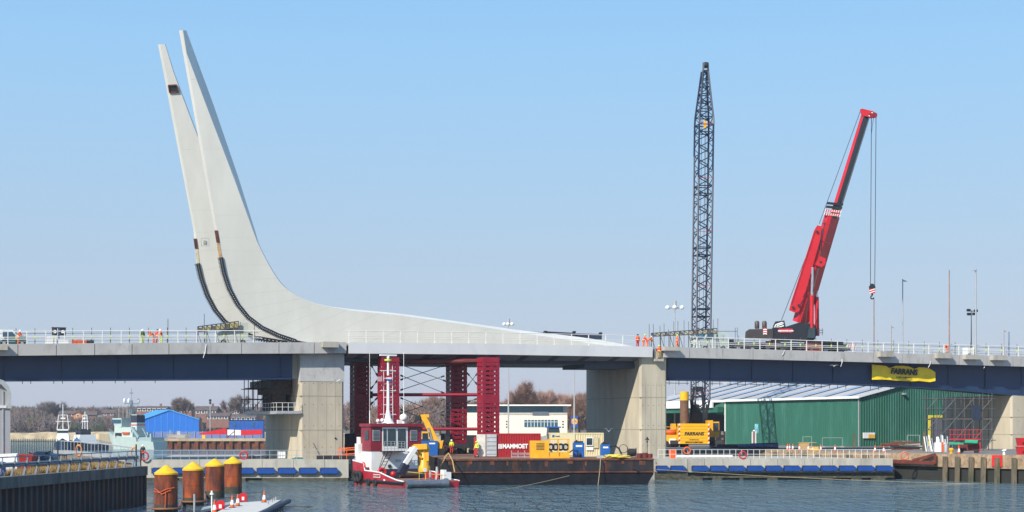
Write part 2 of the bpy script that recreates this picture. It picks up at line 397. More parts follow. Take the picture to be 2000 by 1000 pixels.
rt0, rt1 = bt(1297), bt(2280)
rdeck = deck('bridge_deck', 'right approach span of bridge with grey concrete edge panels, descending to the right', ZR, ZRb, rt0, rt1, [bt(p) for p in (1347,1412,1471,1530,1590,1649,1706,1763,1819,1874,1928,1979,2035,2090,2145)], fasciac)
# girders
def girder(root, stations, off, depthdir=.6, flange=.5):
    """stations: (px, bottom py); web rises to the slab"""
    zb = ZLb if root is ldeck else ZRb
    st = [(bt(p,off), bz(p,y,off)) for p, y in stations]
    m = M().loft([[(t,off,z),(t,off,interp(zb,t)+.04),(t,off+.4,interp(zb,t)+.04),(t,off+.4,z)] for t, z in st])
    m.loft([[(t,off-flange,z-.12),(t,off-flange,z+.002),(t,off+.4+flange,z+.002),(t,off+.4+flange,z-.12)] for t, z in st])
    part('girder', m, navy, root, BR)
    t = st[0][0]
    while off < 3 and t < st[-1][0]:
        z = interp(st, t); part('web_stiffener', M().box(t-.012,t+.012,off-.14,off-.002,z+.02,interp(zb,t)), navy, root, BR); t += 6.2
    return st
lg = [(-230,744),(0,742),(300,740.5),(571,739)]
girder(ldeck, lg, 1.9); girder(ldeck, [(p-15,y+1) for p, y in lg], 8.0); girder(ldeck, [(p-25,y+1) for p, y in lg], 14.2)
rg = [(1303,741),(1480,744),(1620,748.5),(1720,752),(1800,756.5),(1900,764),(2000,773),(2280,780)]
girder(rdeck, rg, 1.9); girder(rdeck, [(p-14,y) for p, y in rg], 8.0); girder(rdeck, [(p-24,y) for p, y in rg], 14.2)
for root, ps in ((ldeck, (44,60,105,122,164,181,225,244,303)), (rdeck, (1307,1326,1342,1391,1406,1426,1441,1456,1477,1491,1506,1524,1540,1556,1574,1590,1604,1620,1636,1652,1700,1716,1740,1760))):
    m = M(); tab = lg if root is ldeck else rg
    for p in ps:
        y = interp(tab, p)
        q = bp(p, y, 1.6); dd = .45 if root is ldeck else .7; m.tube((q[0],q[1],q[2]+.1),(q[0],q[1],q[2]-dd),.04,5)
    if root is rdeck:
        for a, b in ((1300,1345),(1385,1412),(1420,1455),(1465,1500),(1520,1560),(1570,1610)):
            q = bp(a, interp(tab,a)+7, 1.6); r_ = bp(b, interp(tab,b)+7, 1.6); m.tube(q, r_, .035, 4)
    part('soffit_rods', m, black, root, BR)
# plinths that carry the lamp columns
def plinth(root, p0, p1, y0, y1):
    a = bp(p0,y0,-.75); b = bp(p1,y0,-.75); zb_ = bz(p0,y1,-.75)
    part('plinth', M().box(a[0],b[0],-.75,.5,zb_,a[2]), concrete, root, BR)
for a in ((631,662,667,678),(-30,15,672.5,683)): plinth(ldeck, *a)
for a in ((1298,1327,677,684.5),(1720,1747,686,696.5),(1832,1859,689,699.5),(1887,1913,692,701.5),(1940,1967,693.5,703)): plinth(rdeck, *a)
for root, x0, y0, x1, y1 in ((ldeck,403,672,397,699),(rdeck,1818,705,1813,718),(rdeck,1645,702,1642,716),(rdeck,1532,684,1527,694),(rdeck,1923,716,1921,719)):
    part('dangling_strap', M().path([bp(x0,y0,-.05),bp((x0+x1)/2+1,(y0+y1)/2,-.12),bp(x1,y1,-.05)], .035, 4), white, root, BR)
# main lifting leaf
leaf = thing('bridge_leaf', 'pale grey steel lifting leaf of bridge spanning the channel between the two concrete piers', 'bridge span', bframe(1000,0,0))
mt0, mt1 = bt(681.5), bt(1274.5)
ts = [mt0+(mt1-mt0)*i/10 for i in range(11)]
m = M().loft([[(t,0,interp(ZMb,t)),(t,0,interp(ZM,t)),(t,.25,interp(ZM,t)),(t,.6,interp(ZMb,t))] for t in ts])
part('edge_beam', m, leafpaint, leaf, BR)
part('road_slab', M().loft([[(t,.26,interp(ZM,t)-.5),(t,.26,interp(ZM,t)-.1),(t,DW,interp(ZM,t)-.1),(t,DW,interp(ZM,t)-.5)] for t in ts]), deckm, leaf, BR)
def zu(px0, py): return bz(px0, py, 2.0)
us = [(mt0,zu(681,699)),(bt(980),zu(980,704)),(bt(1270),zu(1270,706))]
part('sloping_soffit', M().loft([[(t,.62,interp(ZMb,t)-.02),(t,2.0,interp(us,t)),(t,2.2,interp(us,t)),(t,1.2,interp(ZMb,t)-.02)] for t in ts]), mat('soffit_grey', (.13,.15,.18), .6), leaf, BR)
t = mt0+1.5
while t < mt1-1:
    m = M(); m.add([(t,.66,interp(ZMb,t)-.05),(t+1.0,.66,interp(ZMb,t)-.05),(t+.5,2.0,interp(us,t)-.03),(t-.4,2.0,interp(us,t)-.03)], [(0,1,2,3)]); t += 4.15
    part('rib_shadow', m, navydark, leaf, BR)  # flat dark patches on the soffit, painted as shadow at the ribs
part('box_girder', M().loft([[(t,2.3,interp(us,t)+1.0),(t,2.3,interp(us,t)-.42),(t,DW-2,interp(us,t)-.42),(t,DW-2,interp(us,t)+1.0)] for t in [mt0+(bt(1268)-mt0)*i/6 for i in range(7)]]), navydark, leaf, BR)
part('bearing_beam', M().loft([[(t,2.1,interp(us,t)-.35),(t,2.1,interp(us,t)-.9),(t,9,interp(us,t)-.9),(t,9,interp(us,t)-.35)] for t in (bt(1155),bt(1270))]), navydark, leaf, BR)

# the two J-shaped counterweight beams:  L = outer edge, A / B = ridges of the broad face, U = inner edge (photo pixels -> metres)
JN = [((349.5,59.5),(355,59),(357.5,59),(364,59.5)), ((357.5,104),(363,104),(364.5,104),(380,104)), ((376,206),(381,206),(403,206),(417.6,206)),
      ((401,347),(406,347),(456.6,347),(465.8,347)), ((420,453),(424.5,453),(494,450),(498,450)), ((424,475),(428,475),(505,478),(506.3,477)),
      ((429,503),(433,503),(517,502),(518,501)), ((435.5,535),(440,533),(533,531),(534,530)), ((445,564),(450,561),(552,557),(553,556)),
      ((461,594),(466,590),(577,576),(578,575)), ((483,621),(487,616),(604,589),(605,588)), ((511,642),(514,637),(631,597),(632,596)),
      ((543,657),(545,652),(657,601.5),(657,600)), ((577,668.5),(578,664),(700,608),(700,605)), ((640,676),(641,673),(780,616),(780,612.5)),
      ((760,678),(761,675),(900,632.5),(900,628.5)), ((900,681),(901,678),(1020,650.5),(1020,645.5)), ((1040,684),(1041,681),(1110,664),(1110,655.5)),
      ((1150,686),(1151,683),(1184,674.7),(1184,666)), ((1215,686),(1216,684),(1238,679),(1238,676.5))]
JF = [((308.5,87),(313,86.3),(315,86.3),(323.5,87)), ((319,140),(324,140),(329,140),(340,140)), ((334,220),(339,220),(357,220),(370,220)),
      ((357,340),(361.5,340),(404,340),(416,340)), ((376,440),(380,440),(444,440),(452,440)), ((379,467),(383,467),(456,465),(460,464)),
      ((384,515),(388,515),(470,500),(472,499)), ((391,545),(395,543),(484,525),(485,524)), ((402,577),(407,574),(500,546),(501,545)),
      ((417,605),(421,601),(524,566),(525,565)), ((437,629),(441,624),(552,582),(553,581)), ((463,648),(466,643),(584,594),(585,592)),
      ((500,662),(502,657),(630,607),(630,604)), ((560,672),(561,668),(700,622),(700,617)), ((700,680),(700,676),(850,645),(850,640)),
      ((850,684),(850,681),(1000,668),(1000,663)), ((960,688),(960,685),(1060,680),(1060,676))]
seamm = mat('seam_grey', (.56,.545,.49), .6, var=.1)
def crom(a, b, c, d, t): return .5*((2*b)+(-a+c)*t+(2*a-5*b+4*c-d)*t*t+(-a+3*b-3*c+d)*t**3)
def fine(st, k=4):
    out = []; n = len(st)
    for i in range(n-1):
        q = [st[max(0,i-1)], st[i], st[i+1], st[min(n-1,i+2)]]
        for j in range(k):
            t = j/k; out.append((i+t, tuple(tuple(crom(q[0][m][c], q[1][m][c], q[2][m][c], q[3][m][c], t) if i > 3 else q[1][m][c]+(q[2][m][c]-q[1][m][c])*t for c in (0,1)) for m in range(4))))
    out.append((n-1, st[-1])); return out
def jbeam(label, st, off, hatch):
    root = thing('counterweight_beam', label, 'bridge beam', bframe(500, off, 15.9))
    rings = []; n = len(st)
    for i, (L, A, B, U) in fine(st):
        du = 1.9-.6*min(1, max(0, i-5))
        if hatch: du = .35; B = (B[0]*.15+U[0]*.85, B[1]*.15+U[1]*.85)
        rings.append([bp(*L, off+1.3), bp(*A, off), bp(*B, off), bp(*U, off+du), bp(U[0],U[1],off+du+.9), bp(L[0],L[1],off+2.6)])
    part('box_section', M().loft(rings), steel_white, root, BR)
    for i, f in [(1,.5),(2,.6),(3,.7)]+[(k,.5) for k in range(4, n-3)]:
        La, Aa, Ba, Ua = st[i]; Lb, Ab, Bb, Ub = st[i+1]
        p = (Aa[0]+(Ab[0]-Aa[0])*f, Aa[1]+(Ab[1]-Aa[1])*f); q = (Ba[0]+(Bb[0]-Ba[0])*f, Ba[1]+(Bb[1]-Ba[1])*f)
        if p[1] > 668: t_ = (668-q[1])/(p[1]-q[1]); p = (q[0]+(p[0]-q[0])*t_, 668)
        part('weld_seam', M().beam(bp(*p,off+.021), bp(*q,off+.021), .05, .05), seamm, root, BR)
    # toothed rack on the outer curve
    i0 = 6 if not hatch else 6
    a0 = [s[0] for s in st]
    line = [s[0] for s in st[6:14]]
    pts = []
    for a, b in zip(line[:-1], line[1:]):
        for k in range(4): pts.append((a[0]+(b[0]-a[0])*k/4, a[1]+(b[1]-a[1])*k/4))
    pts.append(line[-1]); m = M(); m2 = M()
    def rk(p, q, inn, o):   # station ring: from the outer edge inwards by px
        d = Vector((q[0]-p[0], q[1]-p[1])).normalized(); nrm = Vector((-d.y, d.x)); nrm = nrm if nrm.x < 0 else -nrm
        return nrm
    ring1 = []
    for k, p in enumerate(pts):
        a = pts[max(0,k-1)]; b = pts[min(len(pts)-1,k+1)]; d = Vector((b[0]-a[0], b[1]-a[1])).normalized(); nn = Vector((d.y,-d.x))  # towards the inside
        o1 = (p[0]-nn.x*1.2, p[1]-nn.y*1.2); o2 = (p[0]+nn.x*6.2, p[1]+nn.y*6.2)
        ring1.append([bp(*o1,off+1.2), bp(*o1,off-.18), bp(*o2,off-.18), bp(*o2,off+.1)])
        if k < len(pts)-1:
            b2 = pts[k+1]
            for u in (.1,.6):
                c1 = (p[0]+(b2[0]-p[0])*u+nn.x*2.2, p[1]+(b2[1]-p[1])*u+nn.y*2.2); c2 = (c1[0]+(b2[0]-p[0])*.2, c1[1]+(b2[1]-p[1])*.2)
                m2.beam(bp(*c1,off-.22), bp(*c2,off-.22), .06, .1)
            for u in (0,.33,.66):
                c1 = (p[0]+(b2[0]-p[0])*u-nn.x*1.6, p[1]+(b2[1]-p[1])*u-nn.y*1.6); c2 = (c1[0]+(b2[0]-p[0])*.16, c1[1]+(b2[1]-p[1])*.16)
                m.beam(bp(*c1,off-.1), bp(*c2,off-.1), .3, .2)
    m.loft(ring1); rr = part('rack', m, black, root, BR); part('rack_bolts', m2, galv, rr, BR)
    # bare / rusty patches of the outer edge above the rack
    def edge(p, q, mt_, nm, wpx=5.5):
        m = M().loft([[bp(p[0]-.8,p[1],off+1.15), bp(p[0]-.8,p[1],off-.05), bp(p[0]+wpx,p[1],off-.05), bp(p[0]+wpx,p[1],off+.05)],
                      [bp(q[0]-.8,q[1],off+1.15), bp(q[0]-.8,q[1],off-.05), bp(q[0]+wpx,q[1],off-.05), bp(q[0]+wpx,q[1],off+.05)]])
        part(nm, m, mt_, root, BR)
    if hatch:
        edge((378.5,466),(381.5,486), rust, 'rusty_lug', 6); edge((381.7,487),(385.5,514), mat('primer_cream', (.62,.55,.36), .7, col2=(.4,.2,.08), th=.66), 'primed_edge', 4.5)
        fr = M(); hole = [(328.5,167),(345,166),(349,180),(331,181)]
        m = M().loft([[bp(x,y,off-.04) for x, y in hole],[bp(x,y,off+.1) for x, y in hole]])
        h = part('hatch_opening', m, black, root, BR)
        for a, b in zip(hole, hole[1:]+hole[:1]): fr.beam(bp(*a,off-.1), bp(*b,off-.1), .10, .16)
        part('hatch_frame', fr, rust, h, BR)
        m = M()
        for (x0,y0),(x1,y1) in zip([(393,465),(408,465),(408,480),(393,480)],[(408,465),(408,480),(393,480),(393,465)]): m.beam(bp(x0,y0,off+.0),bp(x1,y1,off+.0),.03)
        c = bp(400,473,off-.03); m.box(c[0]-.18,c[0]+.18,c[1]-.05,c[1]+.05,c[2]-.2,c[2]+.2)
        part('access_plate', m, mat('patch_grey', (.36,.36,.33), .6), root, BR)
    else:
        edge((419.5,450),(423.5,474), rust, 'rusty_lug', 6); edge((424,475),(428.5,503), mat('orange_primer', (.52,.27,.09), .7, var=.3, sc=1.5, col2=(.6,.5,.3), th=.55), 'primed_edge', 5)
    return root
jbeam('nearer and taller pale J-shaped counterweight beam rising from the bridge leaf', JN, 1.7, False)
jbeam('further pale J-shaped counterweight beam, the left one, with a small square opening near its tip', JF, 12.0, True)
# small tip lugs are part of each beam; railings -------------------------------------------------
def deck_rail(name, label, zt, p0, p1, pitch, off, h=1.35, mids=(.74,.5), r=.052, mt_=railw, cat='railing', pr=.085, first=None):
    root = thing(name, label, cat, bframe((p0+p1)/2, off, 16))
    t0, t1 = bt(p0,off), bt(p1,off); N = 12
    for hh, rr, nm in [(h, r, 'top_rail')]+[(x, r*.72, 'mid_rail') for x in mids]:
        part(nm, M().path([(t0+(t1-t0)*i/N, off, interp(zt, t0+(t1-t0)*i/N)+hh) for i in range(N+1)], rr, 5), mt_, root, BR)
    p = first if first is not None else p0+2
    while p <= p1:
        t = bt(p,off); z = interp(zt,t); part('post', M().beam((t,off,z-.05),(t,off,z+h),pr,pr*1.2).cb(t,off,z-.02,.22,.2,.05), mt_, root, BR); p += pitch(p) if callable(pitch) else pitch
    return root
deck_rail('parapet_railing', 'pale steel railing on edge of the left bridge span', ZL, -220, 512, 36.9, .17, first=-206)
deck_rail('parapet_railing', 'pale steel railing on lifting leaf in front of the counterweight beams', ZM, 676, 1240, 33.4, .17, r=.04, first=682)
deck_rail('parapet_railing', 'pale steel railing on edge of the right bridge span, in front of the cranes', ZR, 1348, 2270, lambda p: 31-(p-1350)*.0035, .17, first=1361)
def edge_protection(label, zt, p0, p1, pitch, first):
    off = .75
    root = thing('edge_protection', label, 'temporary railing', bframe((p0+p1)/2, off, 16))
    t0, t1 = bt(p0,off), bt(p1,off); N = 10
    for hh in (1.15,.62,.3):
        part('tube_rail', M().path([(t0+(t1-t0)*i/N, off, interp(zt, t0+(t1-t0)*i/N)+hh) for i in range(N+1)], .028, 4), scaff if hh == 1.15 else galv, root, BR)
    p = first
    while p <= p1:
        t = bt(p,off); z = interp(zt,t)
        o = part('upright', M().tube((t,off,z-.1),(t,off,z+1.75),.035,5), scaff, root, BR)
        part('clamp', M().cb(t,off,z+.55,.13,.1,.38), hiyel, o, BR); p += pitch
edge_protection('thin dark uprights with yellow clamps behind the left span railing', ZL, -220, 505, 36.9, -190)
edge_protection('thin dark uprights with yellow clamps behind the right span railing', ZR, 1350, 2260, 30.2, 1352)

# ------------------------------------------------------------ piers
def pier(name, label, p0, p1, ytop, ybot, off, dep, z0, chamf, extra=None):
    root = thing(name, label, 'bridge pier', bframe((p0+p1)/2, off, z0))
    t0, t1 = bt(p0,off), bt(p1,off); z1 = bz((p0+p1)/2, ytop, off)
    poly = [(t0,off+.25),(t0+.25,off),(t1-.25,off),(t1,off+.25),(t1,off+dep),(t0,off+dep)]
    part('shaft', M().prism(poly, z0, z1), pierconc, root, BR)
    m = M()
    for h in (.28,.60): 
        z = z0+(z1-z0)*h; m.box(t0-.012,t1+.012,off-.012,off+dep,z-.035,z+.035)
    for k in range(1,5): x = t0+(t1-t0)*k/5; m.box(x-.02,x+.02,off-.008,off+.02,z0,z0+(z1-z0)*.74)
    for k in (.25,.5,.75): y = off+dep*k; m.box(t0-.006,t0+.02,y-.03,y+.03,z0,z1)
    part('pour_joint', m, mat('joint_dark_concrete', (.27,.24,.19), .9), root, BR)  # pour joints in a darker concrete tone
    for i in range(5):
        for j in range(4): part('tie_hole', M().tube((t0+(t1-t0)*(i+.5)/5,off-.006,z0+(z1-z0)*(j+.6)/5),(t0+(t1-t0)*(i+.5)/5,off+.05,z0+(z1-z0)*(j+.6)/5),.05,6), black, root, BR)
    return root, t0, t1, z1
pl_, pt0, pt1, pz1 = pier('bridge_pier', 'big pale concrete pier on left side of the channel', 586.5, 672, 690.5, 890, 1.1, 17.5, 2.2, .3)
part('upper_grey_band', M().box(pt0-.02,pt1+.02,1.06,4,bz(620,745,1.1),pz1-.04), fasciac, pl_, BR)  # greyer concrete over the upper front of the shaft
part('recessed_head', M().box(pt0-.9,pt0-.01,2.4,17.5,bz(590,739,2),pz1-.02), pierconc, pl_, BR)
part('bearing_shelf', M().box(pt0-2.6,pt0-.02,5,16,bz(575,757,3),bz(575,741,3)), navydark, pl_, BR)
c = bp(655,856,1.1); part('vent_hole', M().tube((c[0],1.0,c[2]),(c[0],1.12,c[2]),.11,10), black, pl_, BR)
pr_, qt0, qt1, qz1 = pier('bridge_pier', 'big pale concrete pier on right side of the channel with shadow across its left face', 1250, 1303, 698, 888, .6, 16.4, 2.2, .3)
# the long left flank stops lower, under the leaf
part('bearing_block', M().box(qt0+.3,qt0+1.8,1.5,9,qz1-.5,qz1+.25), navydark, pr_, BR)
# abutment at far right
ab, at0_, at1_, az1_ = pier('bridge_pier', 'concrete pier at right edge of the picture behind the scaffold', 1975, 2120, 773, 885, 1.4, 15.5, 2.9, .3)
# nose between decks
part('end_diaphragm', M().box(bt(1278,.4),bt(1296,.4),.4,DW-.5,bz(1285,706,.4),bz(1285,686,.4)), pierconc, pr_, BR)

# ------------------------------------------------------------ fender islands
def island(label, x0, y0, x1, y1, ztop, zlow, joints, fpx, fy, piles):
    a = Vector((x0,y0,0)); b = Vector((x1,y1,0)); L = (b-a).length
    T = Matrix.Translation(a) @ Matrix.Rotation(math.atan2(y1-y0,x1-x0), 4, 'Z')
    root = thing('fender_wall', label, 'fender wall', T)
    def loc(px):   # distance along the wall for a photo column
        k = (px-1000)/F; return (k*a.y-a.x)/((b-a).x/L-k*(b-a).y/L)
    js = [0]+[loc(p) for p in joints]+[L]
    for u, v in zip(js[:-1], js[1:]): part('wall_panel', M().box(u+.02,v-.02,0,.6,zlow,ztop), concrete, root)
    part('capping', M().box(.01,L-.01,.6,2.4,ztop-.5,ztop-.03), concrete, root)
    part('wet_footing', M().box(0,L,.3,2.5,-.12,zlow+.02), darkweed, root)
    z = zlow-.02
    m = M()
    for u in piles: m.box(loc(u[0]),loc(u[1]),-.1,1,-.6,zlow)
    part('low_waler', m, darkweed, root)
    for f0, f1 in fpx:
        u, v = loc(f0), loc(f1); s = .28
        o = part('fender', M().slab([(u,fy[0]),(u+s*.3,fy[1]),(v-s,fy[1]),(v,(fy[0]+fy[1])/2+.05),(v,(fy[0]+fy[1])/2-.05),(v-s,fy[0])][::-1], -.42, -.1), fendblue, root)
        part('fender_bracket', M().box(u+.05,v-.3,-.1,-.002,fy[0]-.07,fy[1]+.09).box(u-.05,u+.03,-.36,-.1,fy[0],fy[1]+.04), black, o)
    return root, T, L, loc
il, TL, LL, locl = island('concrete wall with blue fenders in front of left bridge pier', -41.6,183, -18.25,183, 2.42,.38,
    (390,450,512,573,634), [(298+41*k,335+41*k) for k in range(9)], (.86,1.44), [(275,335),(350,480),(512,680)])
ir, TR, LR, locr = island('concrete wall with blue fenders below the yellow crane, right of the barge', 16.65,188, 43.9,188.8, 2.45,.85,
    (1343,1376,1412,1466,1519,1572,1626,1682), [(1281,1308),(1309.5,1340)]+[(1351+35.9*k,1385+35.9*k) for k in range(11)], (1.02,1.55), [(1283,1343)])
m = M()
for a, b in ((1283,1372),(1391,1410),(1444,1451),(1498,1518),(1604,1625),(1662,1682),(1700,1728)): m.box(locr(a),locr(b),-.25,.5,-.6,.3)
m.box(0,LR,-.28,.5,.22,.42)
part('pile_cap', m, darkweed, ir)
def island_rail(label, T, loc, p0, p1, pitch, h=1.05, nr=2, mt_=galv, z=2.42, cat='railing'):
    root = thing('island_railing', label, cat, T)
    for k in range(nr): part('rail', M().tube((loc(p0),.35,z+h*(k+1)/nr-.02),(loc(p1),.35,z+h*(k+1)/nr-.02),.024,5), mt_, root)
    p = p0
    while p <= p1: part('post', M().tube((loc(p),.35,z-.02),(loc(p),.35,z+h),.03,5), mt_, root); p += pitch
    return root
island_rail('grey tube railing on left fender wall, below the pier', TL, locl, 281, 668, 17.5)
island_rail('pale tube railing on right fender wall, below the crane and green shed', TR, locr, 1286, 1742, 11.7, nr=2, mt_=railw)
m = M()
for z in (2.95,3.4,3.62): m.beam((-19.6,184.3,z),(-15.6,184.6,z+.25),.07,.12)
for x in (-19.4,-18.6,-17.6,-16.6): m.beam((x,184.35,2.4),(x,184.35,3.7),.06)
solo('safety_barrier', m, mat('orange_rail', (.80,.13,.02), .5), 'orange safety barrier rails at right end of left island, beside the tugboat', 'barrier')

# ------------------------------------------------------------ right quay on piles
qs = [Vector((33.8,224,0)),Vector((44.9,192,0)),Vector((54.8,174.5,0)),Vector((82,168,0))]
rq = thing('piled_quay', 'old stone-faced quay on timber piles at right edge', 'quay', frame(54.8,174.5,0))
def strip(a, b, z0, z1, th, out=0):
    d = (b-a).normalized(); n = Vector((d.y,-d.x,0)); n = -n if n.y > 0 else n
    a2 = a+n*out; b2 = b+n*out; c2 = b2-n*th; d2 = a2-n*th
    return M().loft([[(a2.x,a2.y,z0),(b2.x,b2.y,z0),(c2.x,c2.y,z0),(d2.x,d2.y,z0)],[(a2.x,a2.y,z1),(b2.x,b2.y,z1),(c2.x,c2.y,z1),(d2.x,d2.y,z1)]])
for a, b in zip(qs[:-1], qs[1:]): part('stone_beam', strip(a,b,1.55 if a is not qs[0] else -.5,3.04,1.2,.3), stone, rq, ID)
for a, b in zip(qs[1:-1], qs[2:]): part('recess_shade', strip(a,b,-1,1.56,.3,.04), mat('quay_shade_dark',(.02,.022,.018),.9), rq, ID)  # near-black strip stands in for the shade under the stone beam
d = (qs[2]-qs[1]); nrm = Vector((d.y,-d.x,0)).normalized(); nrm = nrm if nrm.y < 0 else -nrm
k = 0
for px in (1757,1779,1802,1826,1853,1877,1904,1928,1955,1988,2020,2052,2085):
    a, b = (qs[1],qs[2]) if px <= 2000 else (qs[2],qs[3]); kk = (px-1000)/F; dd = (b-a); u = (kk*a.y-a.x)/(dd.x-kk*dd.y); p = a+dd*u
    f = p+nrm*.62
    if px > 1840: part('timber_pile', M().beam((f.x,f.y,-1),(f.x+.05,f.y,2.75),.45,.45), timber, rq, ID)
    g2 = p-nrm*.05+Vector((.75,.2,0)); part('concrete_pile', M().beam((g2.x,g2.y,-1),(g2.x,g2.y,1.56),.42,.42), stone, rq, ID)
P1 = qs[1]+nrm*.7; P2 = qs[1]+(qs[2]-qs[1])*.36+nrm*.7
part('steel_waler', M().beam((P1.x,P1.y,2.05),(P2.x,P2.y,2.0),.3,.42).beam((P2.x-1.8,P2.y+3,2.2),(P2.x,P2.y,2.95),.2,.3).beam((P2.x,P2.y,1.9),(P2.x,P2.y,3.0),.25,.3), mat('oxide_steel',(.13,.025,.015),.8,var=.3), rq, ID)
kk = .2969; p = qs[1]+(qs[2]-qs[1])*((kk*qs[1].y-qs[1].x)/((qs[2]-qs[1]).x-kk*(qs[2]-qs[1]).y))+nrm*.36
dn = (qs[2]-qs[1]).normalized()
part('red_panel', M().loft([[tuple(p+dn*u+nrm*o+Vector((0,0,z))) for u, z in ((-.55,1.75),(.9,1.75),(.9,3.0),(-.55,3.0))] for o in (0,.06)]), mat('signal_red',(.62,.02,.015),.6,var=.15), rq, ID)
for k in range(9):
    m = M(); a = qs[0]+(qs[1]-qs[0])*((k+.5)/9); n2 = Vector((-(qs[1]-qs[0]).y,(qs[1]-qs[0]).x,0)).normalized(); n2 = n2 if n2.x < 0 else -n2
    c = a+n2*.5; m.cb(c.x,c.y,-.5,.7,.7,3.2); part('buttress', m, timber, rq, ID)
solo('bollard', M().lathe([(.16,0),(.13,.25),(.13,.38),(.24,.42),(.24,.52),(.1,.56)], at(1961,886,178)[:2]+(3.04,), 10).beam(at(1958,872,178)[:2]+(3.45,), at(1965,872,178)[:2]+(3.6,), .16), white, 'white mooring bollard on the old piled quay, right', 'bollard')
# ------------------------------------------------------------ green warehouse, right
C0 = Vector((54.9,259,0)); wd = Vector((-.439,.898,0)); gd = Vector((.898,.439,0))
# frame: x along the long wall going away to the left, y inwards to the right
WT = Matrix(((wd.x,gd.x,0,C0.x),(wd.y,gd.y,0,C0.y),(0,0,1,3),(0,0,0,1)))
def wfix(T): return T
wh = thing('warehouse', 'long green clad warehouse with pale low-pitched roof behind the right bridge span', 'warehouse', frame(54.9,259,3))
EH = 7.85; RW = 44.0; RH = 12.9
def wbuild(name, m, mt_, par=None): return part(name, m, mt_, par or wh, WT)
def corrw(u0, u1, z0, z1, pitch, d, axis):      # corrugated wall along u
    m = M(); n = max(2,int(abs(u1-u0)/pitch)); p = (u1-u0)/n; xs = []
    for i in range(n): a = u0+i*p; xs += [(a,0),(a+.3*p,0),(a+.42*p,d),(a+.85*p,d)]
    xs.append((u1,0)); k = len(xs)
    z1f = z1 if callable(z1) else (lambda u: z1)
    pt = (lambda u,o,z: (u,-o,z)) if axis == 'long' else (lambda u,o,z: (-o,u,z))
    m.add([pt(u,o,z0) for u, o in xs]+[pt(u,o,z1f(u)) for u, o in xs], [(i,i+1,k+i+1,k+i) for i in range(k-1)]); return m
wbuild('long_wall', corrw(0,38,0,EH,.55,.04,'long'), green)
gz_ = lambda u: EH+(RH-EH)*(1-abs(u-RW/2)/(RW/2))
wbuild('gable_wall', corrw(0,RW,0,gz_,.5,.09,'gable'), green)
wbuild('far_wall', M().box(-.0,66,RW-.2,RW,0,EH).box(65.8,66,0,RW,0,EH), green)
m = M()
m.add([(-.3,-.35,EH+.02),(66,-.35,EH+.02),(66,RW/2,RH+.1),(-.3,RW/2,RH+.1),(66,RW+.3,EH),(-.3,RW+.3,EH)], [(0,1,2,3),(3,2,4,5)])
roof = wbuild('roof', m, roofw)
def rz(v): return EH+.02+(RH+.08-EH)*(v+.35)/(RW/2+.35)
k = 3.0
while k < 62:
    m = M(); m.add([(k,.1,rz(.1)+.03),(k+2.2,.1,rz(.1)+.03),(k+2.2,RW/2-.4,rz(RW/2-.4)+.03),(k,RW/2-.4,rz(RW/2-.4)+.03)], [(0,1,2,3)]); part('light_panel', m, roofblue, roof, WT)
    m = M().beam((k-.3,-.3,rz(-.3)+.05),(k-.3,RW/2,rz(RW/2)+.05),.14,.12); part('roof_batten', m, black, roof, WT); 
    if 20 < k < 60: 
        m = M(); m.add([(k-.2,.0,rz(0)+.06),(k+.9,.0,rz(0)+.06),(k+.5,1.6,rz(1.6)+.06),(k-.2,2.8,rz(2.8)+.06)],[(0,1,2,3)]); part('moss_patch', m, mat('moss',(.13,.16,.04),.95), roof, WT)
    k += 6.1
part('eave_gutter', M().box(-.35,66,-.55,-.3,EH-.25,EH+.12), white, roof, WT)
part('verge_trim', M().beam((-.4,-.4,EH),(-.4,RW/2,RH+.12),.1,.32), white, roof, WT)
wbuild('corner_trim', M().box(-.02,.14,-.14,.02,0,EH), galv); wbuild('bay_trim', M().box(37.9,38.15,-.14,.02,0,EH), white)
# open loading bay, further left
wbuild('bay_back_wall', M().box(38,66,9,9.2,0,EH-.1), mat('bay_shade_dark',(.02,.035,.055),.8))  # wall coloured near black to give the bay its interior shade
wbuild('bay_canopy', M().slab([(38.4,0),(38.4,0)], 0, 0) if 0 else M().box(38.2,66,-1.6,-.4,EH-2.15,EH-1.15), green)
wbuild('bay_fascia', M().box(39.5,66,-2.0,-1.62,EH-1.3,EH-.2), white)
wbuild('bay_cheek', M().loft([[(38.2,-.1,EH-2.6),(38.2,-.1,EH-.3),(41,-1.7,EH-1.3),(41,-1.7,EH-2.2)],[(38.2,.2,EH-2.6),(38.2,.2,EH-.3),(41,-1.4,EH-1.3),(41,-1.4,EH-2.2)]]), green)
# yellow framed door in the gable
m = M().box(-.30,-.1,14,21,.0,4.6); wbuild('shutter_door', m, mat('shutter_grey',(.13,.13,.15),.5))
d_ = [o for o in wh.children if o.name.startswith('shutter_door')][0]
part('door_frame', M().box(-.45,-.31,13.6,14,0,5).box(-.45,-.31,14,21.5,4.6,5), mat('door_yellow',(.75,.62,.05),.5), d_, WT)
wbuild('wall_notice', M().box(-.26,-.12,.6,2.9,2.2-.9,2.2), white)
part('notice_band', M().box(-.28,-.265,1.6,2.9,1.3,1.9), mat('notice_amber',(.75,.42,.05),.5), [o for o in wh.children if o.name.startswith('wall_notice')][0], WT)
m = M(); x_, y_, z_ = at(1659,850,262); wbuild('wall_light', M().box(-.6,-.1,8.4,8.9,EH+.4,EH+.7), galv)
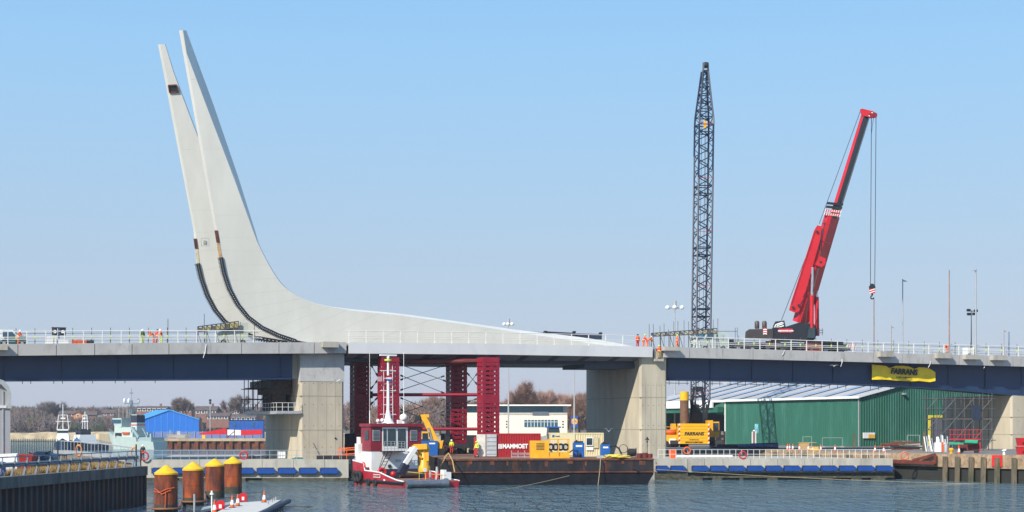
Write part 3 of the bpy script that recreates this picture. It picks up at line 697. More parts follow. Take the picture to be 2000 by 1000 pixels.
# cyan sign with figure 4
sg = thing('berth_sign', 'tall pale cyan sign with figure 4 on the green warehouse wall', 'sign', frame(*at(1478,846,276)))
x, y, z = at(1478,846,275); a = math.degrees(math.atan2(wd.y,wd.x))+180
ST = frame(x,y,z,math.degrees(math.atan2(-.898,.439)))
part('panel', M().box(-.5,.5,-.06,.04,0,1.55), cyan, sg, ST); part('panel_centre', M().box(-.3,.3,-.07,-.062,.5,1.1), mat('sign_teal',(.10,.36,.42),.5), sg, ST)
t4 = text_m('4', .5, bold=.01); t4.tf(Matrix.Translation((0,-.085,.8))); part('figure', t4, white, sg, ST)
# ------------------------------------------------------------ supermarket behind the channel
SX = 4200/10
T = frame(ax(913,420),420,2.9)
st = thing('store_building', 'cream supermarket with white roof edge and blue window band, between pier and red towers', 'shop', T)
L_ = ax(1116,420)-ax(905,420); s7 = 420/F
def sy(py): return az(py,420)-2.9
def sx(px): return (px-913)*s7
part('walls', M().box(sx(905),sx(1108),0,22,0,sy(806)), whiteb, st)
part('upper_walls', M().box(sx(905),sx(1108),.6,22,sy(806)+.01,sy(793)), mat('store_grey',(.22,.27,.32),.5), st)
part('glass_band', M().box(sx(905),sx(1100),.3,.58,sy(806)+.02,sy(794)), bluegl, st)
part('grey_band', M().box(sx(975),sx(1107),-.12,-.01,sy(810),sy(806)), mat('store_stone',(.42,.41,.40),.7), st)
part('notch', M().box(sx(1040),sx(1072),-.2,-.0,sy(811),sy(804)), mat('store_slate',(.09,.12,.17),.5), st)
part('roof_edge', M().box(sx(903),sx(1115),-1.5,23,sy(793)+.02,sy(790.3)), white, st)
wn = part('window', M().box(sx(1024),sx(1089),-.1,-.01,sy(834),sy(820)), bluegl, st)
m = M()
for k in range(1,10): m.box(sx(1024+6.5*k)-.06,sx(1024+6.5*k)+.06,-.16,-.1,sy(834),sy(820))
m.box(sx(1024),sx(1089),-.16,-.1,sy(824)-.05,sy(824)+.05); part('mullions', m, white, wn)
for p in (822,827.5,833): part('vent', M().box(sx(1098),sx(1101),-.1,-.005,sy(p+2.4),sy(p)), black, st); part('vent', M().box(sx(988),sx(990.5),-.1,-.005,sy(p+2.2),sy(p)), black, st)
lg_ = thing('shop_sign', 'square blue totem sign with yellow disc beside the cream supermarket', 'sign', frame(ax(1122,412),412,2.9))
s4 = 412/F
part('post', M().box(-.15,.15,.05,.35,0,az(834,412)-2.9), galv, lg_)
part('panel', M().box(-6.8*s4,6.8*s4,-.1,.25,az(835,412)-2.9,az(812.5,412)-2.9), lidlb, lg_)
cz_ = az(823,412)-2.9
part('red_ring', M().tube((0,-.13,cz_),(0,-.10,cz_),6.6*s4,24), red, lg_); part('yellow_disc', M().tube((0,-.16,cz_),(0,-.13,cz_),6.0*s4,24), capyel, lg_)
tl = text_m('LIDL', .5, bold=.012); tl.tf(Matrix.Translation((0,-.18,cz_))); part('lettering', tl, lidlb, lg_)
# ------------------------------------------------------------ blue sheds and the far quay
def shed(label, px0, px1, pye, pya, pxa, pyb, Y, D, wallm, roofm, name='shed'):
    T = frame(ax(px0,Y),Y,2.9); s = Y/F; h = thing(name, label, 'shed', T); Wd = (px1-px0)*s
    ze, za, xa = az(pye,Y)-2.9, az(pya,Y)-2.9, (pxa-px0)*s
    m = M().corr(0,Wd,0,0,ze,.9,.08); m.box(0,.1,.02,D,0,ze).box(Wd-.1,Wd,.02,D,0,ze)
    part('wall', m, wallm, h); part('gable', M().slab([(0,ze),(Wd,ze),(xa,za)], -.06, .05), wallm, h)
    part('roof', M().loft([[(-.2,-.3,ze),(xa,-.3,za+.1),(Wd+.2,-.3,ze),(xa,-.3,za-.15)],[(-.2,D,ze),(xa,D,za+.1),(Wd+.2,D,ze),(xa,D,za-.15)]]), roofm, h)
    return h
bs = thing('blue_shed', 'bright blue pitched-roof shed behind the grey patrol ship', 'shed', frame(ax(330,480),480,2.9))
A_ = at(282,846,492); B_ = at(388.5,850,480)
def bq(px,py,Y): return at(px,py,Y)
front = [(278,856,488),(388.5,856,480),(388.5,820,480),(331,801.5,484),(278,820,488)]
part('gable_wall', M().loft([[bq(*p) for p in front],[(bq(*p)[0]-9,bq(*p)[1]+22,bq(*p)[2]) for p in front]]), shedblue, bs, ID)
def rr(a, b): return M().loft([[bq(*a),bq(*b),(bq(*b)[0]-9,bq(*b)[1]+22,bq(*b)[2]),(bq(*a)[0]-9,bq(*a)[1]+22,bq(*a)[2])],[tuple(Vector(v)+Vector((0,0,.25))) for v in (bq(*a),bq(*b),(bq(*b)[0]-9,bq(*b)[1]+22,bq(*b)[2]),(bq(*a)[0]-9,bq(*a)[1]+22,bq(*a)[2]))]])
part('roof', rr((277,820.5,487.6),(331,801.3,483.6)), shedbluer, bs, ID); part('roof', rr((331,801.3,483.6),(389.2,820.3,479.6)), shedbluer, bs, ID)
for k in range(1,9):
    p = 278+110*k/9; part('cladding_rib', M().beam(bq(p,855,487.9-8*k/9),bq(p,interp([(278,820),(331,802),(388,820)],p)+1,487.9-8*k/9),.1,.1), shedbluer, bs, ID)
fb = thing('blue_fence', 'long translucent blue panel fence in front of the blue shed and the stacked crane sections', 'fence', frame(ax(440,466),466,2.9))
part('panel', M().box(ax(300,468),ax(512,468),468,468.1,2.9,az(843,468)), mat('fence_blue',(.11,.18,.42),.6), fb, ID)
for k in range(14): part('post', M().beam((ax(300+k*16,467.8),467.8,2.9),(ax(300+k*16,467.8),467.8,az(842,468)),.12), galv, fb, ID)
bc = thing('blue_container', 'long blue two-unit container cabin beside the left pier, behind red and white crane sections', 'container', frame(ax(480,475),475,2.9))
part('body', M().corr(ax(448,475),ax(514,475),475,2.9,az(821.5,475),.4,.06).box(ax(448,475),ax(514,475),475.03,478,2.9,az(821,475)), mat('cabin_blue',(.01,.09,.38),.5), bc, ID)
for p in (456,492): part('window', M().box(ax(p,475),ax(p+5,475),474.85,474.93,az(832,475),az(826,475)), bluegl, bc, ID)
part('roof_edge', M().box(ax(447.5,475),ax(514.5,475),474.8,478.2,az(821,475),az(820.2,475)), navyc, bc, ID)
fw = thing('sheet_pile_quay', 'distant tan quay with rusty sheet piling behind the left island', 'quay', frame(ax(420,457),457,0))
part('capping', M().box(-104,-51,456.6,458,2.2,2.95), sand, fw, ID)
m = M(); x = -104; pts = []
while x < -51: pts += [(x,457.3),(x+.9,457.3),(x+1.2,456.7),(x+2.1,456.7)]; x += 2.4
m.add([(a,b,-1) for a,b in pts]+[(a,b,2.25) for a,b in pts], [(i,i+1,len(pts)+i+1,len(pts)+i) for i in range(len(pts)-1)])
part('sheet_piling', m, rust, fw, ID)
def at2(a, Y): return at(a[0],a[1],Y)
cs = thing('crane_boom_section', 'dismantled red and white tapered boom lying on the far quay in front of blue container', 'crane part', frame(ax(450,462),462,2.9))
Yc = 462
m = M()
for a, b, mi in (((390,847.5,3),(436,843,11),0),((436,843,11),(443,842,12),0),((443,844.5,11),(471,845,10),1),((471,845,10.5),(512,844,9.5),0)):
    p = Vector(at(a[0],a[1],Yc)); q = Vector(at(b[0],b[1],Yc)); m.beam(p,q,1.2,a[2]*Yc/F,mi,1.2,b[2]*Yc/F)
part('boom', m, [red, white], cs, ID)
part('trestle', M().beam(at(443,838,461.4),at(443,860,461.4),.2).beam(at(458,838,461.4),at(458,860,461.4),.2).beam(at(443,855,461.4),at(458,842,461.4),.15).beam(at(443,852,461.4),at(458,852,461.4),.15), darkred, cs, ID)
part('stand', M().cb(ax(398,461.5),461.5,2.9,.9,.5,1.0), capyel, cs, ID)
for px, lab in ((341,'left of the red boom, open metal workboat'),):
    pass
wb = thing('workboat', 'small white open boat hauled out on the far quay in front of the blue shed', 'boat', frame(*at(350,855,462)))
x0, y0, z0 = at(350,856,462)
part('hull', M().loft([[(-3.6,-1,.9),(-3.6,1,.9),(-3.4,.3,.1),(-3.4,-.3,.1)],[(2,-1,.9),(2,1,.9),(1.6,.3,0),(1.6,-.3,0)],[(3.8,-.1,1.3),(3.8,.1,1.3),(3.0,.05,.3),(3.0,-.05,.3)]]), white, wb)
part('console', M().box(-.5,.4,-.4,.4,.9,1.9), galv, wb); part('a_frame', M().beam((-2.5,-.7,.9),(-2.5,-.7,2.2),.1).beam((-2.5,.7,.9),(-2.5,.7,2.2),.1).beam((-2.5,-.7,2.2),(-2.5,.7,2.2),.1), galv, wb)
# ------------------------------------------------------------ houses on the slope
def house(label, px, py0, py1, wpx, Y, wallm, gable=True, deg=0, windows=3, chim=True, cat='house', name='house'):
    s = Y/F; Wd = wpx*s; x, y, zb = at(px,py1,Y); H = (py1-py0)*s; he = H*.55
    h = thing(name, label, cat, frame(x,y,zb,deg)); D = Wd*.6 if gable else 8
    part('wall', M().box(-Wd/2,Wd/2,0,D,-3,he), wallm, h)
    if gable:
        part('gable', M().slab([(-Wd/2,he),(Wd/2,he),(0,H)], 0, D), wallm, h)
        r_ = part('roof', M().loft([[(-Wd/2-.4,-.4,he-.2),(0,-.4,H+.15),(Wd/2+.4,-.4,he-.2),(0,-.4,H-.2)],[(-Wd/2-.4,D,he-.2),(0,D,H+.15),(Wd/2+.4,D,he-.2),(0,D,H-.2)]]), roofb, h)
    else:
        r_ = part('roof', M().loft([[(x_,-.5,he),(x_,D/2,H),(x_,D+.5,he)] for x_ in (-Wd/2-.3,Wd/2+.3)]), roofb, h)
    if chim: part('chimney', M().cb(Wd*.25,D/2,H*.7,.9,.9,H*.3+1.2), brick, r_)
    for k in range(windows):
        u = -Wd/2+Wd*(k+.5)/windows
        f = part('window', M().box(u-.8,u+.8,-.12,-.002,he*.4,he*.4+1.3), white, h); part('pane', M().box(u-.6,u+.6,-.15,-.125,he*.4+.15,he*.4+1.15), bluegl, f)
    return h
house('red brick gabled house high on the left hillside, topmost there', 106,794,810,19,960,brick, deg=-28, windows=1)
house('wide brown-roofed house right of the red gable on the hill', 133,802,816,38,940,brick, gable=False, windows=2)
house('orange gabled house with long white ground floor window, centre of the left hill', 152,804,817,18,900,brickor, windows=1, chim=False)
house('small orange brick extension beside the orange gabled house', 168,812,819,9,905,brickor, windows=0, chim=False)
house('brown-roofed house just right of the orange gable', 176,803,820,24,930,brick, gable=False, windows=0, deg=10)
house('red brick house with two white windows, left of the patrol ship mast', 212,800,815,26,940,brick, gable=False, windows=2, chim=False)
house('low terrace with pale windows above the sandy bank', 190,811,818,20,980,brick, gable=False, windows=3, chim=False)
for i, (px, py0, py1, wp, Y, lab) in enumerate(((296,793,806,58,760,'long red brick terrace whose roof shows above the blue shed'),(352,793,808,44,765,'brick terrace behind the ridge of the blue shed, with white windows'),
    (402,793,812,42,750,'long brown-roofed brick terrace right of the blue shed'),(446,795,812,48,755,'brick terrace with a row of white-framed windows, above the blue container'),(488,795,812,40,745,'brick terrace partly behind the left pier scaffold'),
    (425,806,822,44,720,'lower red brick terrace above the blue container, left one'),(475,809,824,48,715,'lower red brick terrace above the blue container, right one'),(372,814,830,30,700,'lower brick house just right of the blue shed'))):
    house(lab, px, py0, py1, wp, Y, brick, gable=False, windows=max(3,int(wp/9)), chim=True, cat='terrace', name='terraced_houses')
# ------------------------------------------------------------ bare winter trees
def tree_mesh(H, spread, seed, up=.35, depth=5, twigs=5200, tm=twig_g, col=False):
    rnd = random.Random(seed); tr = M(); tw = M(); tips = []
    def br(p, d, l, r, k):
        q = p+d*l; tr.tube(p, q, r, 5 if k < 2 else 3, r*.65, cap=False)
        if k >= depth: tips.append((q,d)); return
        tips.append((q,d)) if k >= 2 else None
        n = 3 if k < 3 else 2
        for _ in range(n):
            a = rnd.uniform(0,6.283); t = rnd.uniform(.35,.75)*spread
            v = Vector((math.cos(a)*t, math.sin(a)*t, up+rnd.uniform(.2,.7))) if col else (d+Vector((math.cos(a)*t, math.sin(a)*t, up*rnd.uniform(0,1))))
            br(q-d*l*rnd.uniform(0,.35), v.normalized(), l*rnd.uniform(.74,.95), r*.6, k+1)
    br(Vector((0,0,0)), Vector((rnd.uniform(-.05,.05),0,1)), H*.2, H*.02, 0)
    per = max(3, twigs//len(tips))
    for q, d in tips:
        for _ in range(per):
            a = Vector((rnd.gauss(0,1), rnd.gauss(0,1), rnd.gauss(.5,1))).normalized(); dd = (d*.8+a*.9).normalized(); l = H*rnd.uniform(.05,.13)
            s = dd.cross(Vector((rnd.random(),rnd.random(),rnd.random()))).normalized()*.022; p0 = q-d*l*rnd.uniform(0,1.2)
            tw.add([p0-s, p0+s, p0+dd*l], [(0,1,2)])
    return tr, tw
PROTO = {}
def tree(label, px, py_top, Y, kind='round', tm='g', pyb=None, zb=None, group=None, wid=1.0):
    z0 = zb if zb is not None else 2.9; H = az(py_top,Y)-z0; key = (kind, tm)
    T = frame(ax(px,Y),Y,z0,random.uniform(0,360)) @ Matrix.Diagonal((H/10*wid,H/10*wid,H/10,1))
    if key not in PROTO:
        tr, tw = tree_mesh(10, 1.15 if kind == 'round' else (.42 if kind == 'poplar' else .8), hash(kind) % 7 if 0 else {'round':3,'poplar':5,'open':11}[kind], up=.5, depth=4, twigs=6500 if kind != 'open' else 4200)
        root = thing('bare_tree', label, 'tree', ID, group); 
        part('trunk', tr, bark, root); part('crown', tw, twig_r if tm == 'r' else twig_g, root)
        top = max(v.co.z for c in root.children for v in c.data.vertices)
        for c in root.children: 
            for v in c.data.vertices: v.co *= 10/top
        PROTO[key] = root; root.location = T.translation; root.rotation_euler = T.to_euler(); root.scale = T.to_scale(); W[root.name] = T; return root
    return copy_tree(PROTO[key], T, label, group)
tree('tall reddish poplar between red tower and right pier, left of a pair', 1004,748,520,'poplar','r')
tree('tallest reddish poplar, right of the pair behind the supermarket', 1019,732,520,'poplar','r')
tree('slim reddish poplar at the right side of the tall pair', 1029,752,525,'poplar','r')
for i, (px, py, Y, lab) in enumerate(((1052,757,540,'round bare tree right of the poplars'),(1072,756,560,'round bare tree behind middle of the supermarket roof'),(1092,754,545,'round bare tree above right end of the supermarket'),
    (1114,760,530,'round bare tree behind the blue square sign'),(1132,756,560,'round bare tree touching the right pier'),(985,770,560,'bare tree just right of the red tower'),
    (942,768,600,'bare tree behind the right red tower'),(897,770,640,'bare tree between the two right red towers'),(845,766,640,'rounded bare tree between the middle red towers'),(860,765,650,'second rounded bare tree between the middle red towers, right one'),
    (812,784,620,'low reddish tree just right of the tug mast'),(1082,770,600,'lower bare tree in second row behind the supermarket'),(1040,768,600,'lower bare tree between poplars and round trees'))):
    tree(lab, px, py, Y, 'round', 'r', group='bare trees behind the channel')
tree('round bare tree on skyline above the brick terraces, left of a touching pair', 343,771,730,'round','g', zb=7.5, wid=1.1)
tree('round bare tree on skyline above the brick terraces, right of a touching pair', 362,772,730,'round','g', zb=7.5, wid=1.1)
tree('bare tree on skyline left of the pier scaffold, bigger one', 471,765,740,'round','g', zb=7.5, wid=1.1)
tree('small bare tree on skyline left of the pier scaffold', 451,776,740,'open','g', zb=7.5, wid=1.1)
tree('wispy bare tree on skyline above the red gabled house, left', 92,778,960,'open','g', zb=6, wid=1.1)
tree('wispy bare tree on skyline above the red gabled house, right', 107,778,960,'open','g', zb=6, wid=1.1)
tree('bare tree on skyline behind the tug mast and left red tower', 703,775,700,'round','g')
# far-off wood covering the slopes, one mass
def wood_mass(name, n, place, mts, size=(.7,1.9), per=46):
    m = M(); rnd = random.Random(5)
    for _ in range(n):
        x, y, z, H = place(rnd); mi = rnd.choices(range(len(mts)), (5,4,2))[0]; rad = H*rnd.uniform(.35,.6)
        for _ in range(per):
            a = rnd.uniform(0,6.283); e = math.acos(rnd.uniform(-.5,1)); rr = rad*rnd.uniform(.5,1.05)
            c = Vector((x+rr*math.sin(e)*math.cos(a), y+rr*math.sin(e)*math.sin(a), z+H*.5+H*.5*math.cos(e)*rnd.uniform(.6,1.05)))
            s = rnd.uniform(*size); u = Vector((rnd.gauss(0,1),rnd.gauss(0,1)*.5,rnd.gauss(0,1))).normalized()*s*.13; v = Vector((rnd.gauss(0,.7),rnd.gauss(0,.4),1)).normalized()*s
            m.add([c-u,c+u,c+v], [(0,1,2)], mi)
    return struct(name, m, mts, 'stuff')
wa = mat('wood_purple_brown',(.125,.098,.105),.95,var=.25,sc=.05); wb_ = mat('wood_tan',(.165,.125,.105),.95,var=.2,sc=.05); wc = mat('wood_evergreen',(.065,.085,.05),.95,var=.3,sc=.05)
def hz_(x, y):
    v = (y-800-20*math.sin(x*.02))/520; top = (10.5+2.5*math.sin(x*.013+1)+1.2*math.sin(x*.05))*(1 if x < -150 else .8)
    return 2.6+top*min(1, max(0,(v-.08)/.3))**.8
def rr_(r): return r.uniform(-.6,.5)
def place_l(r):
    px = r.uniform(-40,600); Y = r.uniform(838,1040); x = ax(px,Y); z = hz_(x,Y); H = r.uniform(5.5,9)
    lim = 819 if 92 < px < 232 and Y < 985 else (823 if px > 265 and Y < 775 else 797)
    H = min(H, (HZ-lim)*Y/F+CZ-z+rr_(r)); H = max(H, .8)
    return x, Y, z-.5, H
wood_mass('far_wood', 1150, place_l, [wa,wb_,wc], size=(1.2,3.2), per=120)
def place_r(r):
    px = r.uniform(600,1320); Y = r.uniform(560,720); return ax(px,Y), Y, 2.8, r.uniform(7,12.5)
wr = mat('wood_reddish',(.24,.14,.10),.95,var=.25,sc=.06)
wood_mass('far_wood', 380, place_r, [wr,wb_,wa], per=190, size=(.8,2.4))
# ------------------------------------------------------------ floodlight masts
def mast(label, px, py, Y, n=6, rad=1.6):
    z1 = az(py,Y); h = thing('floodlight_mast', label, 'lamp post', frame(ax(px,Y),Y,2.9)); H = z1-2.9
    part('pole', M().tube((0,0,0),(0,0,H),.22,8,.1), galv, h)
    part('ring', M().torus((0,0,H-.4),rad*.75,.07,'z',14,5).tube((0,0,H-.5),(0,0,H+.9),.35,8), galv, h)
    for k in range(n):
        a = 6.283*k/n+.4; part('lamp', M().lathe([(.1,0),(.42,-.25),(.45,-.5),(.3,-.7)], (rad*math.cos(a),rad*math.sin(a),H), 8), white, h)
mast('tall floodlight mast with ring of pale lamps, left of the lattice crane boom', 1318,597,320)
mast('tall floodlight mast with pale lamps rising behind the leaf and beside the supermarket', 993,630,395, rad=1.1)
mast('floodlight mast standing between the supermarket and the right pier', 1121.5,700,380, rad=1.1)
h = thing('light_column', 'thin light column on the far quay above the blue container', 'lamp post', frame(ax(410.5,520),520,2.9))
part('pole', M().tube((0,0,0),(0,0,az(783,520)-2.9),.14,6), galv, h); part('lamp', M().ball((0,0,az(782,520)-2.9),.45), black, h); part('lamp', M().ball((0,0,az(787,520)-2.9),.4), black, h)
# ------------------------------------------------------------ ships in the inner harbour
def hull_m(L, B, zs, flare=.75, bowrake=2.5, z_low=0.0, nose=.05):
    """x forward; zs = list of (fraction, deck height)"""
    m = M(); rings = []
    for f, hd in zs:
        x = -L/2+L*f; wdt = B/2*min(1, (1-f)*3.2+nose) if f > .6 else B/2*(.9+.1*min(1,f*4)); wl = wdt*flare if f < .95 else wdt*.3
        xr = x-(bowrake*max(0,(f-.8)/.2))
        rings.append([(x,-wdt,hd),(xr,-wl,z_low-.6),(xr,wl,z_low-.6),(x,wdt,hd)])
    return m.loft(rings)
SH = frame(ax(262,455),455,0,205)
x, y, z = at(262,877,455)
ps = thing('patrol_ship', 'pale grey patrol ship with tall mast and white domes, moored left of the blue shed', 'ship', frame(x,y,0,145) @ Matrix.Diagonal((.70,.92,1,1)))
part('hull', hull_m(30,6.6,[(0,2.1),(.3,2.1),(.31,3.3),(.6,3.5),(.8,4.0),(.93,4.5),(1,4.8)],.8,3.5), shipg, ps)
part('stern_house', M().box(-13.5,-3,-2.6,2.6,2.1,3.3), shipd, ps)
part('superstructure', M().box(-3,7.5,-2.7,2.7,3.3,6.1), shipg, ps)
br_ = part('bridge_house', M().loft([[(3,-2.9,6.1),(8,-2.3,6.1),(8,2.3,6.1),(3,2.9,6.1)],[(2.8,-3.1,8.6),(9,-2.6,8.6),(9,2.6,8.6),(2.8,3.1,8.6)]]), shipg, ps)
part('bridge_windows', M().loft([[(3.2,-3.09,7.2),(8.75,-2.52,7.2),(8.75,2.52,7.2),(3.2,3.09,7.2)],[(3.2,-3.2,8.2),(9.05,-2.64,8.2),(9.05,2.64,8.2),(3.2,3.2,8.2)]]), bluegl, br_)
part('funnel', M().loft([[(-4,-1.7,5),(-.5,-1.7,5),(-.5,1.7,5),(-4,1.7,5)],[(-3.6,-1.4,9.6),(-.6,-1.4,9.6),(-.6,1.4,9.6),(-3.6,1.4,9.6)]]), shipg, ps)
part('funnel_cap', M().box(-3.9,-.4,-1.6,1.6,7.4,9.4), navyc, ps)
m = M()
for sx_ in (-.6,.6):
    for sy_ in (-.6,.6): m.tube((1.5+sx_,sy_,8.6),(1.5+sx_*.3,sy_*.3,13.6),.12,5)
m.tube((1.5,0,12),(1.5,0,17),.12,6).beam((1.5,-2.9,12.6),(1.5,2.9,12.6),.16).beam((1.5,-1.6,10.6),(1.5,1.6,10.6),.12).beam((1.2,-.5,15.6),(1.8,.5,15.6),.3).beam((1.5,-.6,9.6),(1.5,.6,11.6),.08)
mm = part('mast', m, shipd, ps)
for yy in (-2.7,0.4,2.7): part('radome', M().lathe([(.35,12.7),(.5,13),(.5,13.5),(.3,13.9),(0,14.05)], (1.5+(.9 if yy == .4 else 0),yy,.1), 10), white, mm)
part('rescue_boat', M().loft([[(-1.5,3.2,4.7),(-1.5,2.5,4.7),(-1.2,2.85,3.9)],[(2.5,3.2,4.7),(2.5,2.5,4.7),(2.2,2.85,3.9)]]), mat('boat_orange',(.6,.10,.03),.6), ps)
part('rhib_davit', M().beam((-6.5,2.7,3.3),(-3,3.0,6),.5,.8).beam((-3,3.0,6),(-2,2.4,4),.3), shipd, ps)
m = M(); 
for k in range(8): m.beam((8.5+k*.75,2.6-k*.3,3.9+k*.1),(8.5+k*.75,2.6-k*.3,5+k*.1),.06)
m.beam((8.5,2.6,5),(14,.4,5.7),.06); part('guard_rail', m, shipd, ps)
for k in range(4): part('whip_aerial', M().tube((3.5+k*1.2,(-1)**k*2,8.6),(3.5+k*1.2,(-1)**k*2,11.5+(k%2)),.05,4), white, ps)
part('funnel_stripe', M().box(-3.95,-.35,-1.72,1.72,6.6,6.85), red, ps)
part('deck_gear', M().cb(-8,0,3.3,1.2,1.0,1.4).cb(-11,.8,3.3,.8,.8,1.0).beam((-9,1,3.3),(-7,1.5,5.8),.25).tube((9.5,0,4.4),(9.5,0,5.5),.4,8), shipd, ps)
part('side_openings', M().box(3.2,7,2.71,2.76,3.5,4.5), black, ps)
def boat(label, px, Y, deg, L, B, hullc, housec, mastt, band=None):
    x = ax(px,Y); b = thing('motor_vessel', label, 'boat', frame(x,Y,0,deg))
    part('hull', hull_m(L,B,[(0,1.6),(.4,1.6),(.75,2.1),(.92,2.8),(1,3.2)],.75,1.5), hullc, b)
    part('deckhouse', M().loft([[(-2.5,-B*.4,1.6),(3,-B*.36,1.6),(3,B*.36,1.6),(-2.5,B*.4,1.6)],[(-2.2,-B*.36,4.1),(2.2,-B*.32,4.1),(2.2,B*.32,4.1),(-2.2,B*.36,4.1)]]), housec, b)
    w_ = part('wheelhouse', M().box(-1,2,-B*.3,B*.3,4.1,5.6), band or housec, b)
    part('windows', M().box(-.9,2.05,-B*.305,B*.305,4.6,5.2), glass, w_)
    part('mast', M().tube((0,0,5.6),(0,0,mastt),.11,6).beam((0,-1.9,7.6),(0,1.9,7.6),.13).tube((0,-1.5,5.4),(0,-1.1,9.3),.1,5).tube((0,1.5,5.4),(0,1.1,9.3),.1,5).beam((0,-1.2,9.3),(0,1.2,9.3),.12).box(-.3,.3,-.6,.6,8.2,8.6), white, b)
boat('white motor vessel with twin-legged mast and dark blue hull, seen over the palisade fence', 123,430,284,11,4.6,mat('hull_navy',(.02,.05,.14),.4),white,12.2)
boat('blue-and-white workboat moored between the white vessel and the patrol ship', 166,435,222,12,4.6,mat('hull_slate',(.05,.075,.11),.5),white,10.2,navyc)
# ------------------------------------------------------------ barge
BG = frame(-7.3,170,0,7)            # x along its front, y away
barge = thing('barge', 'flat dark rusty work barge with red container and yellow power pack, right of the tugboat', 'barge', BG)
BL = 22.4; BD = 16.5
def rake(z0): return .9 if z0 < 0 else (.5 if z0 < 1 else .0)
part('hull', M().loft([[(0,0,z0),(BL-rake(z0),0,z0),(BL-rake(z0),BD,z0),(0,BD,z0)] for z0 in (-.8,.3,1.1,2.72)]), bargeh, barge)
part('rubbing_strake', M().box(-.05,BL+.05,-.14,-.002,1.28,1.40), rust, barge); part('rubbing_strake', M().box(-.05,BL+.05,-.10,-.003,2.56,2.72), rust, barge)
rnd = random.Random(21)
for k in range(11):
    a = .6+k*2.02+rnd.uniform(0,.5); part('frame_patch', M().box(a,a+rnd.uniform(.2,.7),-.03,-.004,1.9+rnd.uniform(0,.35),2.5), rust, barge)
rdk = mat('rusty_deck',(.21,.11,.07),.9,var=.3,sc=.7,col2=(.10,.05,.04),th=.55)
part('deck', M().box(.02,BL-.02,.02,BD-.02,2.721,2.76), rdk, barge)
part('waterline_band', M().loft([[(-.02,-.03,z0),(BL-rake(z0)-.05,-.03,z0),(BL-rake(z0)-.05,-.002,z0),(-.02,-.002,z0)] for z0 in (-.8,.3,1.1,1.27)]), mat('hull_black',(.012,.013,.018),.85,var=.3,spec=.1), barge)  # lower band of the front, darker than the hull above
bg2 = thing('barge', 'rear work barge that carries the four red jacking towers, under the leaf', 'barge', frame(-22.6,189.5,0,4))
part('hull', M().box(0,33,0,22,-.8,2.72), bargeh, bg2); part('deck', M().box(.02,32.98,.02,21.98,2.721,2.76), rdk, bg2)
part('mooring_line', M().path([at(1173,894,171.6), at(1172,915,171.3), at(1168,948,171.0)], .05, 5), rope, barge, ID)
part('fairlead', M().cb(0,0,0,.7,.5,.35).tf(Matrix.Translation(at(1172,896,173.5))), galv, barge, ID)
# ------------------------------------------------------------ jacking towers
s_ = None
def tower(label, px0, px1, Y, ytop, z0=4.2, shade=False):
    x0, x1 = ax(px0,Y), ax(px1,Y); zt = az(ytop,Y); Wd = (x1-x0); T = frame((x0+x1)/2, Y, 2.76, 21.8)
    w = 2.05; h = thing('jacking_tower', label, 'tower', T); zt -= 2.76; H = zt-1.45; n = int(round(H/.56)); d = H/n
    a = w/2
    m = M()
    for sx_ in (-1,1):
        for sy_ in (-1,1):
            m.box(*(sorted((sx_*a, sx_*(a-.36)))), *(sorted((sy_*a, sy_*(a-.36)))), 1.45, zt)
    part('corner_leg', m, tred, h)
    for k in range(n+1):
        z = 1.45+k*d; big = k in (0,n,n//2,n//2+1)
        m = M(); hh = .17 if not big else .28; o = .015
        m.box(-a-o,a+o,-a-o,-a+.12,z-hh,z+hh).box(-a-o,a+o,a-.12,a+o,z-hh,z+hh).box(-a-o,-a+.12,-a+.13,a-.13,z-hh,z+hh).box(a-.12,a+o,-a+.13,a-.13,z-hh,z+hh)
        if k < n:
            for u in (-.05,.28): m.box(u-.13,u+.06,-a+.01,-a+.1,z+hh,z+d-hh).box(u-.13,u+.06,a-.1,a-.01,z+hh,z+d-hh); m.box(-a+.01,-a+.1,u-.13,u+.06,z+hh,z+d-hh)
            m.box(-a+.36,a-.36,.0,.05,z+hh,z+d*.35+hh)
        part('jack_module', m, tred, h)
    m = M().box(-a-.5,a+.5,-a-.6,a+.6,.75,1.2); part('jack_base', m, black, h)
    for sx_ in (-1,0,1):
        for sy_ in (-1,1): part('jack_foot', M().box(sx_*a*.8-.2,sx_*a*.8+.2,sy_*a*.8-.2,sy_*a*.8+.2,0,.76).tube((sx_*a*.8,sy_*a*.8,1.19),(sx_*a*.8,sy_*a*.8,1.46),.14,8), black, h)
    return h, T
TW = [tower('dark red jacking tower nearest the left pier, far left of four', 684,723,203,703),
      tower('bright red jacking tower directly behind the tugboat mast', 738,779,195,703),
      tower('dark red jacking tower third from left, shaded by the leaf', 872,911,203,703),
      tower('bright red jacking tower rising behind the open red container', 933,974,195,703)]
def brace(label, name, segs, r, mt_, cat='brace'):
    m = M()
    for a, b, Y in segs: m.tube(at(*a,Y), at(*b,Y), r, 7)
    return solo(name, m, mt_, label, cat)
for a, b, Y, lab in (((724,706),(935,706),198,'uppermost'),((725,771),(935,771),198,'middle'),((800,838),(935,838),198,'lowest')):
    root = thing('tower_brace', '%s horizontal dark red tube between the jacking towers' % lab, 'brace', frame(*at((a[0]+b[0])/2,a[1],Y)))
    part('tube', M().tube(at(*a,Y), at(*b,Y), .2 if lab != 'uppermost' else .34, 8), darkred if lab == 'uppermost' else tred, root, ID)
    for p in (a,b): part('end_clamp', M().tube(at(p[0]-3,p[1],Y-.15), at(p[0]+3,p[1],Y-.15), .42, 8), black, root, ID)
part_root = thing('cross_bracing', 'thin crossed steel rods between the red jacking towers', 'brace', frame(*at(840,838,198)))
